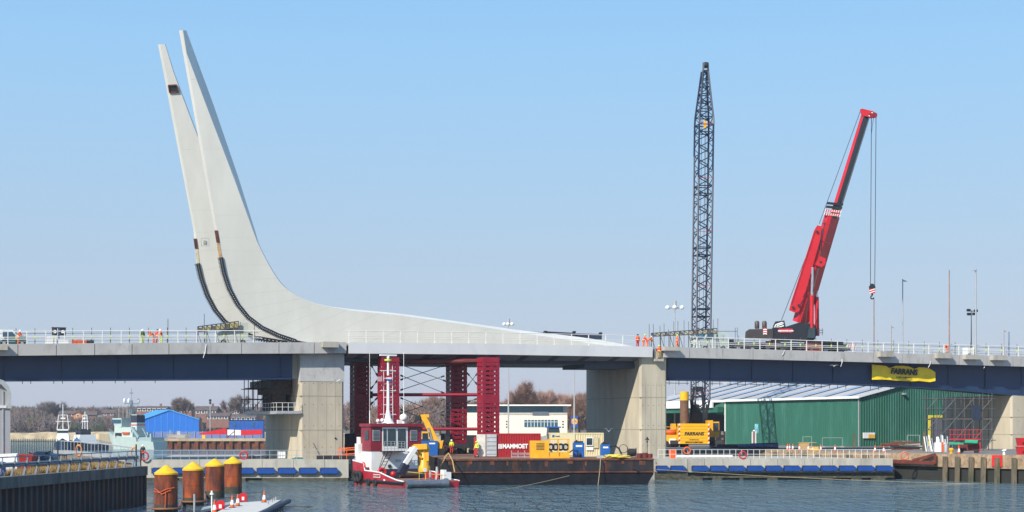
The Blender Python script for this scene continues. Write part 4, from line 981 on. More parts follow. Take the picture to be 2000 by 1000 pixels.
for (a, b) in (((782,712),(872,745)),((782,742),(868,714)),((782,733),(868,768)),((782,762),(868,734)),((782,777),(868,812)),((782,808),(868,779)),((782,800),(868,834)),((782,834),(868,802)),((724,712),(738,735)),((724,760),(738,742)),
               ((912,728),(933,752)),((912,755),(933,728)),((912,785),(933,778)),((724,790),(738,776))):
    r_ = part('rod', M().tube(at(*a,198), at(*b,198), .045, 5), scaff, part_root, ID)
    for p, q in ((a,b),(b,a)):
        e = Vector(at(*p,198)); f = Vector(at(*q,198)); part('turnbuckle', M().tube(e, e+(f-e).normalized()*.45, .12, 6), black, r_, ID)
m = M(); 
solo('spreader_frame', M().box(ax(690,199),ax(866,199),197.5,201,az(710,199),az(704.5,199)).box(ax(905,199),ax(940,199),197.5,201,az(708,199),az(704,199)), darkred, 'dark red header beams on top of jacking towers, tight under the leaf', 'beam')
for p0, p1, lab in ((676,726,'low dark transporter frame under the far left red tower'),(862,930,'low dark transporter frame with wheels under the third red tower')):
    T = frame(ax((p0+p1)/2,203),203,2.76); h = thing('transporter', lab, 'trailer', T); Wd = ax(p1,203)-ax(p0,203)
    part('frame', M().box(-Wd/2,Wd/2,-2,2,.7,1.25).box(-Wd/2,-Wd/2+1.2,-1.8,1.8,1.25,2.5).box(Wd/2-1.2,Wd/2,-1.8,1.8,1.25,2.3), black if p0 > 800 else navyc, h)
    for k in range(4):
        u = -Wd/2+Wd*(k+.5)/4; part('wheel', M().tube((u,-2.05,.4),(u,-1.7,.4),.39,12), rubber, h)
# ------------------------------------------------------------ containers and plant on the barge
def cont(name, label, px0, Y, L, Wd, H, mt_, deg, z0=2.76, cat='container'):
    h = thing(name, label, cat, frame(ax(px0,Y),Y,z0,deg))
    m = M().corr(0.12,L-.12,.06,.16,H-.14,.27,.05); m.box(.05,L-.05,.10,Wd-.05,.1,H-.05)
    part('body', m, mt_, h)
    part('edge_rails', M().box(0,L,0,.12,0,.16).box(0,L,0,.12,H-.14,H).box(0,.13,0,.13,.16,H-.14).box(L-.13,L,0,.13,.16,H-.14).box(0,L,Wd-.12,Wd,0,.14).box(0,L,Wd-.12,Wd,H-.12,H), mt_, h)
    return h
c1 = cont('shipping_container', 'open red shipping container lettered MAMMOET with grey door swung back, on the barge', 948,178.5,6.06,2.44,2.6,cred,3)
part('white_end_panel', M().box(-.95,-.02,-.02,.06,.1,2.5), mat('door_cream',(.62,.6,.54),.5), c1)
dr = part('open_door', M().box(.02,1.25,-.12,-.05,.1,2.5), mat('door_grey',(.40,.42,.45),.5), c1)
for k in range(5): part('door_rib', M().box(.12,1.15,-.17,-.121,.35+k*.45,.43+k*.45), galv, dr)
part('locking_bar', M().tube((.08,-.16,.1),(.08,-.16,2.5),.025,5).tube((1.2,-.16,.1),(1.2,-.16,2.5),.025,5), galv, dr)
tm = text_m('MAMMOET', .46, bold=.03, sx=.86); w_ = max(v[0] for v in tm.v)-min(v[0] for v in tm.v); tm.tf(Matrix.Translation((1.85+w_/2,-.03,1.18))); part('lettering', tm, white, c1)
lgm = M()
for k in range(3): lgm.box(1.42+k*.14,1.52+k*.14,-.04,-.02,.92,1.44)
part('logo', lgm, white, c1)
solo('container_door', M().box(0,.5,-.1,.05,0,2.2).box(.05,.45,-.14,-.1,.2,.3).box(.05,.45,-.14,-.1,1.0,1.1).box(.05,.45,-.14,-.1,1.8,1.9), cred, 'red steel door leaf standing left of the open red container', 'door', T=frame(ax(926,179),179,2.76,-15))
c2 = cont('site_cabin', 'cream corrugated site cabin with small window on the barge, right of the red container', 1075,183,6.0,2.44,2.65,cream,4)
part('smooth_panel', M().box(.1,2.75,-.05,.0,.15,2.5), mat('cabin_cream',(.66,.58,.36),.5,var=.04), c2)
part('blue_badge', M().box(.2,.45,-.07,-.055,2.15,2.4), lidlb, c2); t_l = text_m('hotel', .16, bold=.004); t_l.tf(Matrix.Translation((.8,-.07,2.27))); part('lettering', t_l, navyc, c2)
wn = part('window', M().box(3.95,4.8,-.1,-.055,1.2,2.15), white, c2); part('pane', M().box(4.05,4.7,-.12,-.105,1.3,2.05), glass, wn)
part('shutter', M().box(4.85,5.4,-.1,-.06,.95,2.2), mat('shutter_cream',(.52,.45,.26),.6), c2)
part('notice', M().box(4.0,4.8,-.11,-.06,.7,1.05), white, c2)
yg = thing('power_pack', 'yellow frame power pack with hose reels standing before the red container', 'machine', frame(ax(1035,173.5),173.5,2.76,3)); Lg = 78*173.5/F
part('enclosure', M().box(.05,Lg*.46,0,1.6,.12,1.85), yellow, yg)
for k in range(5): part('louvre', M().box(Lg*.16,Lg*.36,-.03,-.005,.9+k*.15,.96+k*.15), black, yg)
m = M()
for x in (Lg*.47,Lg*.72,Lg-.08): m.beam((x,.04,.1),(x,.04,2.0),.09).beam((x,1.5,.1),(x,1.5,2.0),.09)
m.beam((0,.04,.08),(Lg,.04,.08),.16,.2).beam((Lg*.46,.04,1.98),(Lg,.04,1.98),.09).beam((Lg*.46,1.5,1.98),(Lg,1.5,1.98),.09).box(Lg*.46,Lg-.05,.1,1.5,.15,.6)
part('open_frame', m, yellow, yg)
for k in range(4):
    u = Lg*(.53+.125*k); rl = part('hose_reel', M().torus((u,.25,1.18),.30,.1,'y',14,6).torus((u,.5,1.15),.3,.1,'y',14,6), rubber, yg); part('reel_hub', M().tube((u,.1,1.18),(u,.4,1.18),.12,10), galv, rl)
for px, Y, wpx, yt, lab in ((1120.5,175,21,864.5,'blue hydraulic unit with white label left of the yellow hose coil'),(1174.5,174,17,868,'narrow blue hydraulic unit with black hose beside the yellow hose coil')):
    s = Y/F; h = thing('hydraulic_unit', lab, 'machine', frame(ax(px,Y),Y,2.76,4)); H = az(yt,Y)-2.76; Wd = wpx*s
    part('cabinet', M().box(0,Wd,0,1.1,.05,H), bluep, h); part('label_strip', M().box(Wd*.2,Wd*.8,-.015,-.003,H*.72,H*.84), white, h)
    part('top_fittings', M().box(Wd*.1,Wd*.9,.2,.9,H,H+.16).tube((Wd*.3,.3,H),(Wd*.3,.3,H+.28),.08,6), black, h)
    if px > 1150: part('hose', M().path([(Wd,.2,1.2),(Wd+.5,.2,1.35),(Wd+1,.2,1.0),(Wd+1.25,.2,.4),(Wd+1.3,.2,.05)], .09, 7), rubber, h)
    else: part('hose', M().path([(0,.1,.9),(-.4,.1,.6),(-.9,.1,.5)], .07, 6).tube((Wd*.5,-.1,.5),(Wd*.5,-.3,.2),.16,8), rubber, h)
m = M(); rnd = random.Random(2)
for k in range(9): m.torus((ax(1203,172.5)+rnd.uniform(-.6,.8),172.8+rnd.uniform(-.3,.4),2.82+k*.035),.75+rnd.uniform(-.35,.25),.055,'z',18,5)
m.path([(ax(1180,172.5),172.4,2.82),(ax(1190,172.5),172.1,3.05),(ax(1215,172.5),172.2,2.9),(ax(1232,172.5),172.5,2.82)], .06, 5)
solo('hose_coil', m, mat('hose_yellow',(.70,.52,.06),.6), 'heap of coiled yellow hose at right end of the barge', 'hose')
hr = thing('cable_reel', 'black cable reel on stand at right end of the barge', 'reel', frame(ax(1234,177),177,2.76))
part('spool', M().tube((-.35,0,.55),(.35,0,.55),.42,12), rubber, hr); part('frame', M().torus((-.45,0,.55),.5,.04,'x',14,5).torus((.45,0,.55),.5,.04,'x',14,5).torus((-.9,0,.95),.45,.035,'y',16,5).beam((-.5,-.4,0),(.5,-.4,0),.08), black, hr)
solo('mooring_drums', M().tube((0,0,0),(0,0,.5),.28,10).tube((.6,.1,0),(.6,.1,.55),.3,10).tube((1.15,0,0),(1.15,0,.45),.25,10), darkred, 'cluster of dark red drums at right edge of the barge', 'drum', T=frame(ax(1249,174),174,2.77))
solo('steel_trestle', M().beam((0,0,.1),(2.1,0,.1),.08).beam((0,0,.5),(2.1,0,.5),.06).beam((0,0,0),(0,0,.8),.06).beam((.7,0,0),(.7,0,.8),.06).beam((1.4,0,0),(1.4,0,.8),.06).beam((2.1,0,0),(2.1,0,.8),.06).box(0,2,.1,.9,.3,.42), galv, 'low grey steel trestle with bars in front of the MAMMOET container', 'trestle', T=frame(ax(999,175),175,2.76))
# blue tractor and concrete blocks behind the containers
tr_ = thing('tractor', 'dark blue tractor parked behind the cream cabin', 'tractor', frame(ax(1070,200),200,2.76,8))
part('cab', M().loft([[(-.1,-.8,1.5),(1.5,-.8,1.5),(1.5,.8,1.5),(-.1,.8,1.5)],[(0,-.7,3.2),(1.3,-.7,3.2),(1.3,.7,3.2),(0,.7,3.2)]]), glass, tr_)
part('bonnet', M().box(-1.6,-.1,-.45,.45,1.0,1.9), bluep, tr_); part('roof', M().box(-.15,1.5,-.85,.85,3.2,3.36), bluep, tr_)
for x, r in ((-1.2,.6),(.8,.95)):
    for yy in (-1,1): wv = part('wheel', M().tube((x,yy*.9-.2,r),(x,yy*.9+.2,r),r,16), rubber, tr_); part('rim', M().tube((x,yy*.9-.22,r),(x,yy*.9+.22,r),r*.5,12), white, wv)
for k in range(2): solo('concrete_block', M().box(0,1.05,0,1,0,2.2).box(.1,.3,-.02,1.02,2.2,2.3).box(.7,.9,-.02,1.02,2.2,2.3), concrete, ('left','right')[k]+' one of two tall grey concrete blocks behind the red container', 'block', T=frame(ax(1033,192)+k*1.1,192,2.77,5))
# ------------------------------------------------------------ excavator and blue tank behind the tug
ex = thing('excavator', 'orange-yellow material handler with raised boom on the barge behind the tug', 'excavator', frame(ax(840,192),192,2.76,15)); TI = ID; Y = 192
def A3(px,py,dy=0): return at(px,py,Y+dy)
part('tracks', M().box(-1.6,-.9,-1.4,1.6,0,.8).box(.7,1.4,-1.4,1.6,0,.8), rubber, ex)
part('body', M().loft([[A3(826,876,-1),A3(862,882,-1),A3(862,882,1.4),A3(826,876,1.4)],[A3(826,866,-1),A3(866,860,-1),A3(866,860,1.4),A3(826,866,1.4)]]), yellow, ex, ID)
cb_ = part('cab', M().loft([[A3(824,868,-1),A3(838,868,-1),A3(838,868,.4),A3(824,868,.4)],[A3(824,843,-1),A3(837,843,-1),A3(837,843,.4),A3(824,843,.4)]]), yellow, ex, ID)
part('cab_glass', M().loft([[A3(825,862,-1.04),A3(836.5,862,-1.04),A3(836.5,862,-1.0),A3(825,862,-1.0)],[A3(825,846,-1.04),A3(835.5,846,-1.04),A3(835.5,846,-1.0),A3(825,846,-1.0)]]), glass, cb_, ID)
bo = part('boom', M().beam(A3(852,864,-.3),A3(832,822,-.3),.55,.75,0,.45,.6).beam(A3(833,824,-.3),A3(826,813,-.3),.5,.6).beam(A3(838,812,-.3),A3(816,813,-.3),.4,.35), yellow, ex, ID)
part('cylinder', M().tube(A3(846,868,-.7),A3(836,835,-.7),.13,8), silver, bo, ID)
part('grab', M().beam(A3(822,813,-.3),A3(812,818,-.3),.5,.5).beam(A3(816,812,-.3),A3(810,826,-.3),.25,.3).beam(A3(824,814,-.3),A3(820,828,-.3),.25,.3), black, ex, ID)
part('counterweight', M().beam(A3(856,862,-.4),A3(864,884,-.4),.9,.7), orange, ex, ID)
bt_ = thing('blue_tank', 'blue square-sided tank on the barge below the orange excavator boom', 'tank', frame(ax(823,190.5),190.5,2.76,6))
part('casing', M().box(0,1.9,0,1.3,0,1.7), bluep, bt_); part('label_strip', M().box(.9,1.6,-.015,-.003,1.3,1.47), white, bt_); part('lid', M().box(.05,1.0,.1,1.2,1.7,1.9), navyc, bt_)
# ------------------------------------------------------------ tugboat
tugdeg = 28; TG = frame(-10.75,162,0,tugdeg)
tug = thing('tugboat', 'maroon and white workboat with tall white mast moored at left end of the barge', 'boat', TG)
ty = lambda f: 14*f
st_ = [(0,.0,.62,0),(.12,0,.72,.0),(.28,0,1.05,0),(.42,0,1.38,0),(.56,0,1.45,0),(.70,0,1.5,.1),(.72,0,2.25,.1),(.85,.0,2.4,.3),(.95,.1,2.5,.6),(1.0,.6,2.6,.9)]
rings = []
for f, ins, zt_, rk in st_:
    y = 14*f; xi = ins
    rings.append([(xi,y,zt_),(xi+.0,y-rk*.2,.55),(xi+.15,y-rk*.6,-.5),(6.2-xi-.15,y-rk*.6,-.5),(6.2-xi,y-rk*.2,.55),(6.2-xi,y,zt_),(6.2-xi-.12,y-.03,zt_),(6.2-xi-.12,y-.03,.6),(xi+.12,y-.03,.6),(xi+.12,y-.03,zt_)])
hl = part('hull', M().loft(rings), hullred, tug)
part('gunwale', M().path([(i+.03,14*f,z+.03) for f, i, z, r in st_], .07, 6), white, tug); part('gunwale', M().path([(6.17-i,14*f,z+.03) for f, i, z, r in st_], .07, 6), white, tug)
part('rubbing_strake', M().path([(i-.06,14*f,.48) for f, i, z, r in st_], .15, 6).path([(6.26-i,14*f,.48) for f, i, z, r in st_], .13, 6), black, tug)
part('waterline_band', M().loft([[(-.01,.2,-.4),(-.01,.2,.22),(-.01,12,.22),(-.01,12,-.4)],[(.1,.2,-.4),(.1,.2,.22),(.1,12,.22),(.1,12,-.4)]]), mat('antifoul_red',(.22,.03,.03),.8), tug)
part('deck', M().box(.12,6.08,.1,13,.6,.7), mat('tug_deck',(.24,.13,.09),.9), tug)
part('stern_roller', M().lathe([(.5,.2),(.52,.35),(.40,.75),(.36,1.2),(.36,3.6),(.42,4.3),(.52,4.6),(.5,4.75)], (0,-.18,.42), 18, axis='x'), mat('worn_steel',(.25,.26,.28),.35,.7,var=.2,sc=3), tug)
nmp = part('name_board', M().box(-.0,1.75,-.03,.0,0,.33).tf(Matrix.Translation((-.03,7.4,.88)) @ Matrix.Rotation(R(-90),4,'Z')), white, tug)
tn = text_m('MB BORNRIF', .2, bold=.012); tn.tf(Matrix.Translation((-.07,6.52,1.045)) @ Matrix.Rotation(R(-90),4,'Z')); part('lettering', tn, hullred, nmp)
tn = text_m('URK', .17, bold=.01); tn.tf(Matrix.Translation((-.04,4.6,.66)) @ Matrix.Rotation(R(-90),4,'Z')); part('port_name', tn, white, nmp)
for k, (u, z, f) in enumerate(((0.0,1.0,10.6),(.1,.95,11.6),(.35,1.0,12.6),(.9,1.05,13.4),(1.6,1.1,14.0))): part('tyre_fender', M().torus((u-.28,f,z-.12),.44,.2,'x' if k < 3 else 'y',16,8), rubber, tug)
for f in (6.8,8.6): part('tyre_strap', M().torus((-.12,f,.35),.3,.13,'x',12,6), rubber, tug)
TS = TG @ Matrix.Translation((.55,0,0))
# wheelhouse block
cx0, cx1, cy0, cy1 = .25, 5.75, 9.6, 12.2
part('lower_house', M().box(cx0-.1,cx1-.3,cy0+.05,cy1,.7,3.55), white, tug, TS)
wh_ = part('wheelhouse', M().loft([[(cx0-.2,cy0,3.55),(cx1+.1,cy0,3.55),(cx1+.1,cy1,3.55),(cx0-.2,cy1,3.55)],[(cx0-.2,cy0,6.1),(cx1+.1,cy0,6.1),(cx1+.1,cy1,6.1),(cx0-.2,cy1,6.1)]]), maroon, tug, TS)
part('roof', M().box(cx0-.35,cx1+.25,cy0-.3,cy1+.1,6.1,6.42), maroon, wh_, TS)
part('white_surround', M().box(1.35,4.25,cy0-.05,cy0-.005,3.2,6.02), white, wh_, TS)
wp = []
for a, b, z0, z1 in ((1.95,2.85,4.1,5.85),(3.1,4.0,3.85,5.85),(1.45,1.8,4.1,5.85)): part('window', M().box(a,b,cy0-.10,cy0-.055,z0,z1), glass, wh_, TS)
for a, b in ((.25,1.1),(4.55,5.35)):
    lv = part('louvre_panel', M().box(a,b,cy0-.06,cy0-.005,4.6,5.75), galv, wh_, TS)
    for k in range(7): part('slat', M().box(a+.06,b-.06,cy0-.09,cy0-.062,4.7+k*.14,4.76+k*.14), black, lv, TS)
part('side_window', M().box(cx0-.27,cx0-.205,cy0+.5,cy0+1.4,4.7,5.7), glass, wh_, TS)
part('porthole', M().tube((2.2,cy0+.04,1.95),(2.2,cy0-.03,1.95),.2,14), glass, tug, TS); part('deck_light', M().box(2.9,3.5,cy0-.02,cy0+.04,2.4,2.65), galv, tug, TS)
bal = part('balcony', M().box(1.1,3.5,cy0-1.1,cy0-.07,3.45,3.55), black, tug, TS)
m = M()
for u in (1.12,1.5,1.9,2.3,2.7,3.1,3.46): m.beam((u,cy0-1.06,3.55),(u,cy0-1.06,4.55),.045)
for z in (3.8,4.05,4.3,4.55): m.beam((1.12,cy0-1.06,z),(3.46,cy0-1.06,z),.04)
part('balcony_rail', m, galv, bal, TS)
m = M()
for u in (0,.5): m.beam((1.6+u,cy0-.9,3.45),(.35+u,cy0-.9,1.1),.06)
for k in range(7): f = k/7; m.beam((1.6-1.25*f,cy0-.9,3.45-2.35*f),(2.1-1.25*f,cy0-.9,3.45-2.35*f),.05)
m.beam((1.2,cy0-.95,3.4),(.3,cy0-.95,1.0),.05).beam((.3,cy0-.95,1.0),(1.6,cy0-.95,1.6),.05); part('stair', m, black, tug, TS)
part('aft_bulkhead', M().box(.4,5.6,cy0-1.5,cy0-1.35,.7,1.7), navyc, tug, TS)
part('machinery', M().box(2.2,5.0,cy0-1.4,cy0,.7,1.5).tube((2.6,cy0-1.6,1.1),(4.6,cy0-1.6,1.1),.35,10), mat('deck_gear',(.06,.035,.03),.8), tug, TS)
# mast
mc = (2.55,cy0+1.2)
m = M().tube((mc[0],mc[1],6.4),(mc[0],mc[1],13.3),.2,8,.11); m.lathe([(.75,6.4),(.35,7.0),(.2,7.8)], (mc[0],mc[1],0), 8)
for k, z in enumerate((7.4,8.4,9.2,9.9,10.6,11.2,12.0)): m.beam((mc[0]-(.9 if k in (0,3,6) else .5),mc[1],z),(mc[0]+(.9 if k in (0,3,6) else .5),mc[1],z),.07)
m.tube((mc[0]+.55,mc[1],6.4),(mc[0]+.5,mc[1],12.6),.035,5).tube((mc[0]-.5,mc[1],7),(mc[0]-.5,mc[1],12),.03,5)
for k in range(14): m.beam((mc[0]+.1,mc[1]-.02,6.9+k*.4),(mc[0]+.55,mc[1]-.02,6.9+k*.4),.03)
ms = part('mast', m, white, tug, TS)
part('radar_bar', M().box(mc[0]-.95,mc[0]+.95,mc[1]-.15,mc[1]+.1,13.55,13.72).tube((mc[0],mc[1],13.3),(mc[0],mc[1],13.56),.18,8), white, ms, TS)
part('yellow_platform', M().tube((mc[0],mc[1],13.05),(mc[0],mc[1],13.2),.4,10), hiyel, ms, TS)
fl = part('dutch_flag', M().box(mc[0]-.3,mc[0]+.25,mc[1]-.3,mc[1]-.27,11.3,11.5), red, ms, TS); part('flag_white', M().box(mc[0]-.3,mc[0]+.25,mc[1]-.3,mc[1]-.27,11.1,11.3), white, fl, TS); part('flag_blue', M().box(mc[0]-.3,mc[0]+.25,mc[1]-.3,mc[1]-.27,10.9,11.1), bluep, fl, TS)
part('signal_flag', M().box(mc[0]-1.35,mc[0]-.8,mc[1]-.3,mc[1]-.27,10.85,11.35), mat('faded_flag',(.55,.33,.36),.8), ms, TS)
part('satellite_dome', M().tube((4.15,cy0+.8,6.4),(4.15,cy0+.8,6.8),.2,8).ball((4.15,cy0+.8,7.05),.42,12,8), white, wh_, TS)
part('searchlight', M().ball((1.5,cy0+.3,6.75),.22).ball((1.0,cy0+.3,6.7),.2).beam((.9,cy0+.3,6.45),(1.9,cy0+.3,6.45),.1).box(3.2,3.7,cy0+.1,cy0+.4,6.42,6.8), white, wh_, TS)
part('whip_aerial', M().tube((4.4,cy0+1.3,6.4),(4.4,cy0+1.3,8.3),.06,5).tube((4.4,cy0+1.3,8.3),(4.4,cy0+1.3,14),.025,4).tube((.5,cy0+1.3,6.4),(.5,cy0+1.3,7.8),.06,5).tube((.35,cy0+1,7.5),(.35,cy0+1,13.8),.02,4), white, wh_, TS)
part('funnel_stub', M().tube((-.0,cy1+.3,3.2),(0,cy1+.3,5.0),.3,10).box(-.4,.4,cy1-.3,cy1+.6,2.4,4.3), white, tug, TS)
lb = part('life_ring', M().torus((cx0-.2,cy0+.6,2.0),.33,.09,'x',14,6), red, tug)
part('hose_drum', M().torus((1.0,cy0-2,1.35),.42,.14,'y',14,7).tube((1.0,cy0-2.2,1.35),(1.0,cy0-1.8,1.35),.15,8), red, tug)
part('buoy', M().ball((2.0,cy0-2.6,1.2),.3), red, tug)
part('vent_bollard', M().tube((.2,12.6,2.2),(.2,12.6,3.0),.14,8).tube((.45,12.9,2.2),(.45,12.9,2.9),.14,8), galv, tug)
part('winch_post', M().tube((3.6,1.4,.7),(3.6,1.4,1.7),.12,8).tube((5.1,3,.7),(5.1,3,2.0),.22,10,.12), galv, tug)
part('deck_box', M().box(4.9,5.7,.9,1.6,.7,1.5).box(5.4,5.8,2.2,2.8,.7,1.7).box(5.2,5.5,1.7,2.0,.7,1.6), white, tug)
part('handrail', M().beam((2.2,1.0,.7),(2.2,1.0,1.55),.05).beam((2.9,1.0,.7),(2.9,1.0,1.55),.05).beam((2.2,1.0,1.55),(2.9,1.0,1.55),.05).path([(1.2,1.6,1.55),(3,1.0,1.35),(5,.6,1.2)], .04, 4), mat('rail_yellow',(.6,.45,.1),.6), tug)
part('red_bottle', M().tube((4.3,1.2,.7),(4.45,1.2,1.6),.1,8), red, tug)
part('stern_gauge', M().tube((2.75,.85,1.75),(2.75,.80,1.75),.2,12), white, tug)
# knuckle crane on the tug
kb = Vector(at(828,908,166.5))
kc = part('knuckle_crane', M().lathe([(.62,0),(.65,.5),(.5,.7),(.45,1.9),(.3,2.1)], (kb.x,kb.y,1.5), 12).beam(at(823,880,166.5),at(835,872,166.3),.7,.7).box(kb.x-.5,kb.x+.5,kb.y-.4,kb.y+.4,2.6,3.9), yellow, tug, ID)
part('main_arm', M().beam(at(834,872,166),at(808,873,166),.42,.55).beam(at(810,872,166),at(795,905,165.5),.4,.42), yellow, kc, ID)
part('outer_arm', M().beam(at(812,874,165.6),at(787,912,165),.36,.42).beam(at(806,876,165.7),at(800,884,165.6),.7,.5), white, kc, ID)
part('grab_arm', M().beam(at(790,906,165),at(779,925,164.6),.5,.42).beam(at(797,908,165.2),at(788,926,164.8),.28,.34), navyc, kc, ID)
part('lift_cylinder', M().tube(at(824,895,166),at(808,880,165.8),.12,8), yellow, kc, ID)
solo('mooring_rope', M().path([at(866,905,171),at(868,893,171),at(876,885,171.5)], .06, 5).path([at(876,885,171.5),at(884,900,169),at(888,922,167)], .06, 5).path([at(876,885,171.5),at(860,910,168)],.05,5), mat('rope_ochre',(.45,.28,.10),.9), 'ochre rope looped over the barge corner beside the tugboat stern', 'rope')
# ------------------------------------------------------------ lattice crane
LY = 252; CGF = frame(ax(1355,LY),LY,3)
lc = thing('crawler_crane', 'yellow crawler crane lettered FARRANS with very tall dark lattice boom', 'crane', CGF); s = LY/F
for sx_ in (-1,1): part('crawler_track', M().slabx([(-3.6,.0),(3.6,0),(4.1,.5),(3.6,1.05),(-3.6,1.05),(-4.1,.5)], sx_*3.4-.55, sx_*3.4+.55), rubber, lc)
part('car_body', M().box(-3,3,-1.5,1.5,.4,1.1).lathe([(1.4,1.1),(1.4,1.5)],(0,0,0),14), black, lc)
cwx0, cwx1 = ax(1325,248)-CGF.translation.x, ax(1385,248)-CGF.translation.x; cz0, cz1 = az(867,248)-3, az(827,248)-3
for k in range(7):
    z = cz0+(cz1-cz0)*k/7; part('counterweight_slab', M().box(cwx0,cwx1,-4.3,-2.2,z+.02,z+(cz1-cz0)/7-.02), mat('crane_yellow',(.80,.42,.008),.45,var=.05), lc)
for sx_ in (0,1):
    x = cwx0-.01 if sx_ == 0 else cwx1-.22
    m = M()
    for k in range(9):
        z = cz0+(cz1-cz0)*k/9; m.add([(x,-4.33,z),(x+.23,-4.33,z+.15),(x+.23,-4.33,z+.36),(x,-4.33,z+.2)],[(0,1,2,3)], k%2)
    part('chevron_strip', m, [white, red], lc)
t1 = text_m('FARRANS', .48, bold=.03, shear=.2); t1.tf(Matrix.Translation(((cwx0+cwx1)/2,-4.325,cz0+(cz1-cz0)*.49))); part('lettering', t1, black, lc)
t1 = text_m('www.farrans.com', .15, bold=.008); t1.tf(Matrix.Translation(((cwx0+cwx1)/2,-4.325,cz0+(cz1-cz0)*.21))); part('web_address', t1, black, lc)
t1 = text_m('HITACHI SUMITOMO', .2, bold=.015, shear=.2); t1.tf(Matrix.Translation(((cwx0+cwx1)/2,-4.325,cz0+(cz1-cz0)*.075))); part('maker_lettering', t1, black, lc)
part('upper_house', M().box(-1.7,1.6,-2.2,3.5,1.5,3.6), yellow, lc); part('side_tank', M().box(cwx1+.1,cwx1+.9,-1.5,1.5,1.6,4.1), yellow, lc)
part('side_tank', M().box(cwx0-.7,cwx0-.1,-1.5,1.5,1.6,3.6), yellow, lc)
cbn = part('cab', M().box(cwx1+.9,cwx1+2.1,.5,2.5,1.5,3.9), yellow, lc); part('cab_window', M().box(cwx1+1,cwx1+2.0,.44,.49,2.4,3.7), glass, cbn)
m = M()
for a, b, c_, d__ in ((1347,826,1356,755),(1376,826,1371,755),(1352,826,1350,780),(1381,790,1378,826)): m.beam(at(a,b,255),at(c_,d__,255),.35,.35)
for y in (760,775,800): m.beam(at(1349,y,255),at(1373,y,255),.25)
m.beam(at(1349,826,256),at(1369,826,256),.5); m.loft([[at(1350,790,255.5),at(1366,790,255.5),at(1366,790,256.5),at(1350,790,256.5)],[at(1349,826,255.5),at(1369,826,255.5),at(1369,826,256.5),at(1349,826,256.5)]])
part('gantry_mast', m, black, lc, ID)
part('spreader_plate', M().loft([[at(1353,755,258),at(1374,755,258),at(1374,755,258.6),at(1353,755,258.6)],[at(1353,765,258),at(1374,765,258),at(1374,765,258.6),at(1353,765,258.6)]]), black, lc, ID)
# boom: square lattice, leaning away and slightly to the right
latt = mat('lattice_navy',(.012,.022,.05),.5,var=.2)
bst = []   # (centre px, py, Y, half width px)
N = 46
for k in range(N+1):
    f = k/N; py = 828-(828-140)*f; Y = 257+20*f
    cpx = 1366.5+(1376.8-1366.5)*(828-py)/(828-140)
    hw = 15.6 if py > 235 else 15.6-(15.6-5.5)*(235-py)/95
    if py > 790: hw = 15.6-(py-790)/38*9
    bst.append((cpx,py,Y,hw))
boom = part('lattice_boom', M(), latt, lc, ID) if 0 else None
ch = M(); lv = []
cor = []
for cpx, py, Y, hw in bst:
    h_ = hw*Y/F*.92; c = Vector(at(cpx,py,Y)); rot = R(12)
    e1 = Vector((math.cos(rot),math.sin(rot),0))*h_; e2 = Vector((-math.sin(rot),math.cos(rot),0))*h_
    cor.append([c-e1-e2,c+e1-e2,c+e1+e2,c-e1+e2])
for i in range(4): ch.path([r[i] for r in cor], .17, 5)
bm = part('boom_chord', ch, latt, lc, ID)
m = M()
for k in range(N):
    for i in range(4):
        j = (i+1) % 4
        if k % 2 == 0: m.tube(cor[k][i], cor[k+1][j], .08, 4, cap=False)
        else: m.tube(cor[k][j], cor[k+1][i], .08, 4, cap=False)
    if k % 8 == 6 or k > N-9:
        for i in range(4): m.tube(cor[k][i], cor[k][(i+1)%4], .09, 4, cap=False)
        if k <= N-9:
            for i in range(4): m.tube(cor[k+1][i], cor[k+1][(i+1)%4], .09, 4, cap=False)
part('boom_lacing', m, latt, bm, ID)
for k in range(4,N,7): part('section_tag', M().tube(cor[k][0]-Vector((0,.2,0)), cor[k][1]-Vector((0,.2,0)), .04, 4), red, bm, ID)
tp = Vector(at(1377.5,140,277))
part('boom_head', M().beam(cor[N][0],tp+Vector((-.3,0,1.5)),.3).beam(cor[N][1],tp+Vector((.4,0,1.5)),.3).beam(tp+Vector((-.5,0,0)),tp+Vector((.5,0,.1)),.5,.4).lathe([(.5,-.3),(.55,0),(.5,.3)],tuple(tp+Vector((.1,0,1.1))),12,axis='x'), black, bm, ID)
part('pendant_rope', M().tube(at(1372,150,277),at(1363,800,256),.035,4).tube(at(1378,150,277),at(1372,760,258),.035,4).tube(at(1380,160,276.8),at(1377,420,269),.03,4), wire, bm, ID)
part('yellow_block', M().loft([[at(1374,236,272.6),at(1380,236,272.6),at(1380,236,273.6),at(1374,236,273.6)],[at(1374.5,252,272.6),at(1379.5,252,272.6),at(1379.5,252,273.6),at(1374.5,252,273.6)]]), yellow, bm, ID)
pt_ = thing('tubular_pile', 'upright brown tubular pile with yellow upper end, left of the lattice boom foot', 'pile', frame(ax(1336.5,246),252.5,3))
xx = ax(1336.5,252.5)-pt_.location.x
part('tube', M().tube((xx,0,0),(xx,0,az(782,252.5)-3),.68,16), mat('pile_brown',(.16,.085,.05),.7,.2,var=.3), pt_); part('yellow_sleeve', M().tube((xx,0,az(782,252.5)-3),(xx,0,az(765,252.5)-3),.69,16), capyel, pt_)
# ------------------------------------------------------------ red telescopic crane on the deck
CY = 222.0
def q3(px, py, d=0): return Vector(at(px, py, CY+d))
zdk = interp(ZR, bt(1560,9))-.1
rc = thing('mobile_crane', 'red telescopic mobile crane with black carrier standing on the right bridge span', 'crane', frame(ax(1560,CY),CY,zdk,21.8))
crblk = mat('crane_black',(.014,.016,.022),.4,var=.3,sc=1)
def poly3(pts, d0, d1): return M().loft([[q3(x,y,d0) for x, y in pts],[q3(x,y,d1) for x, y in pts]])
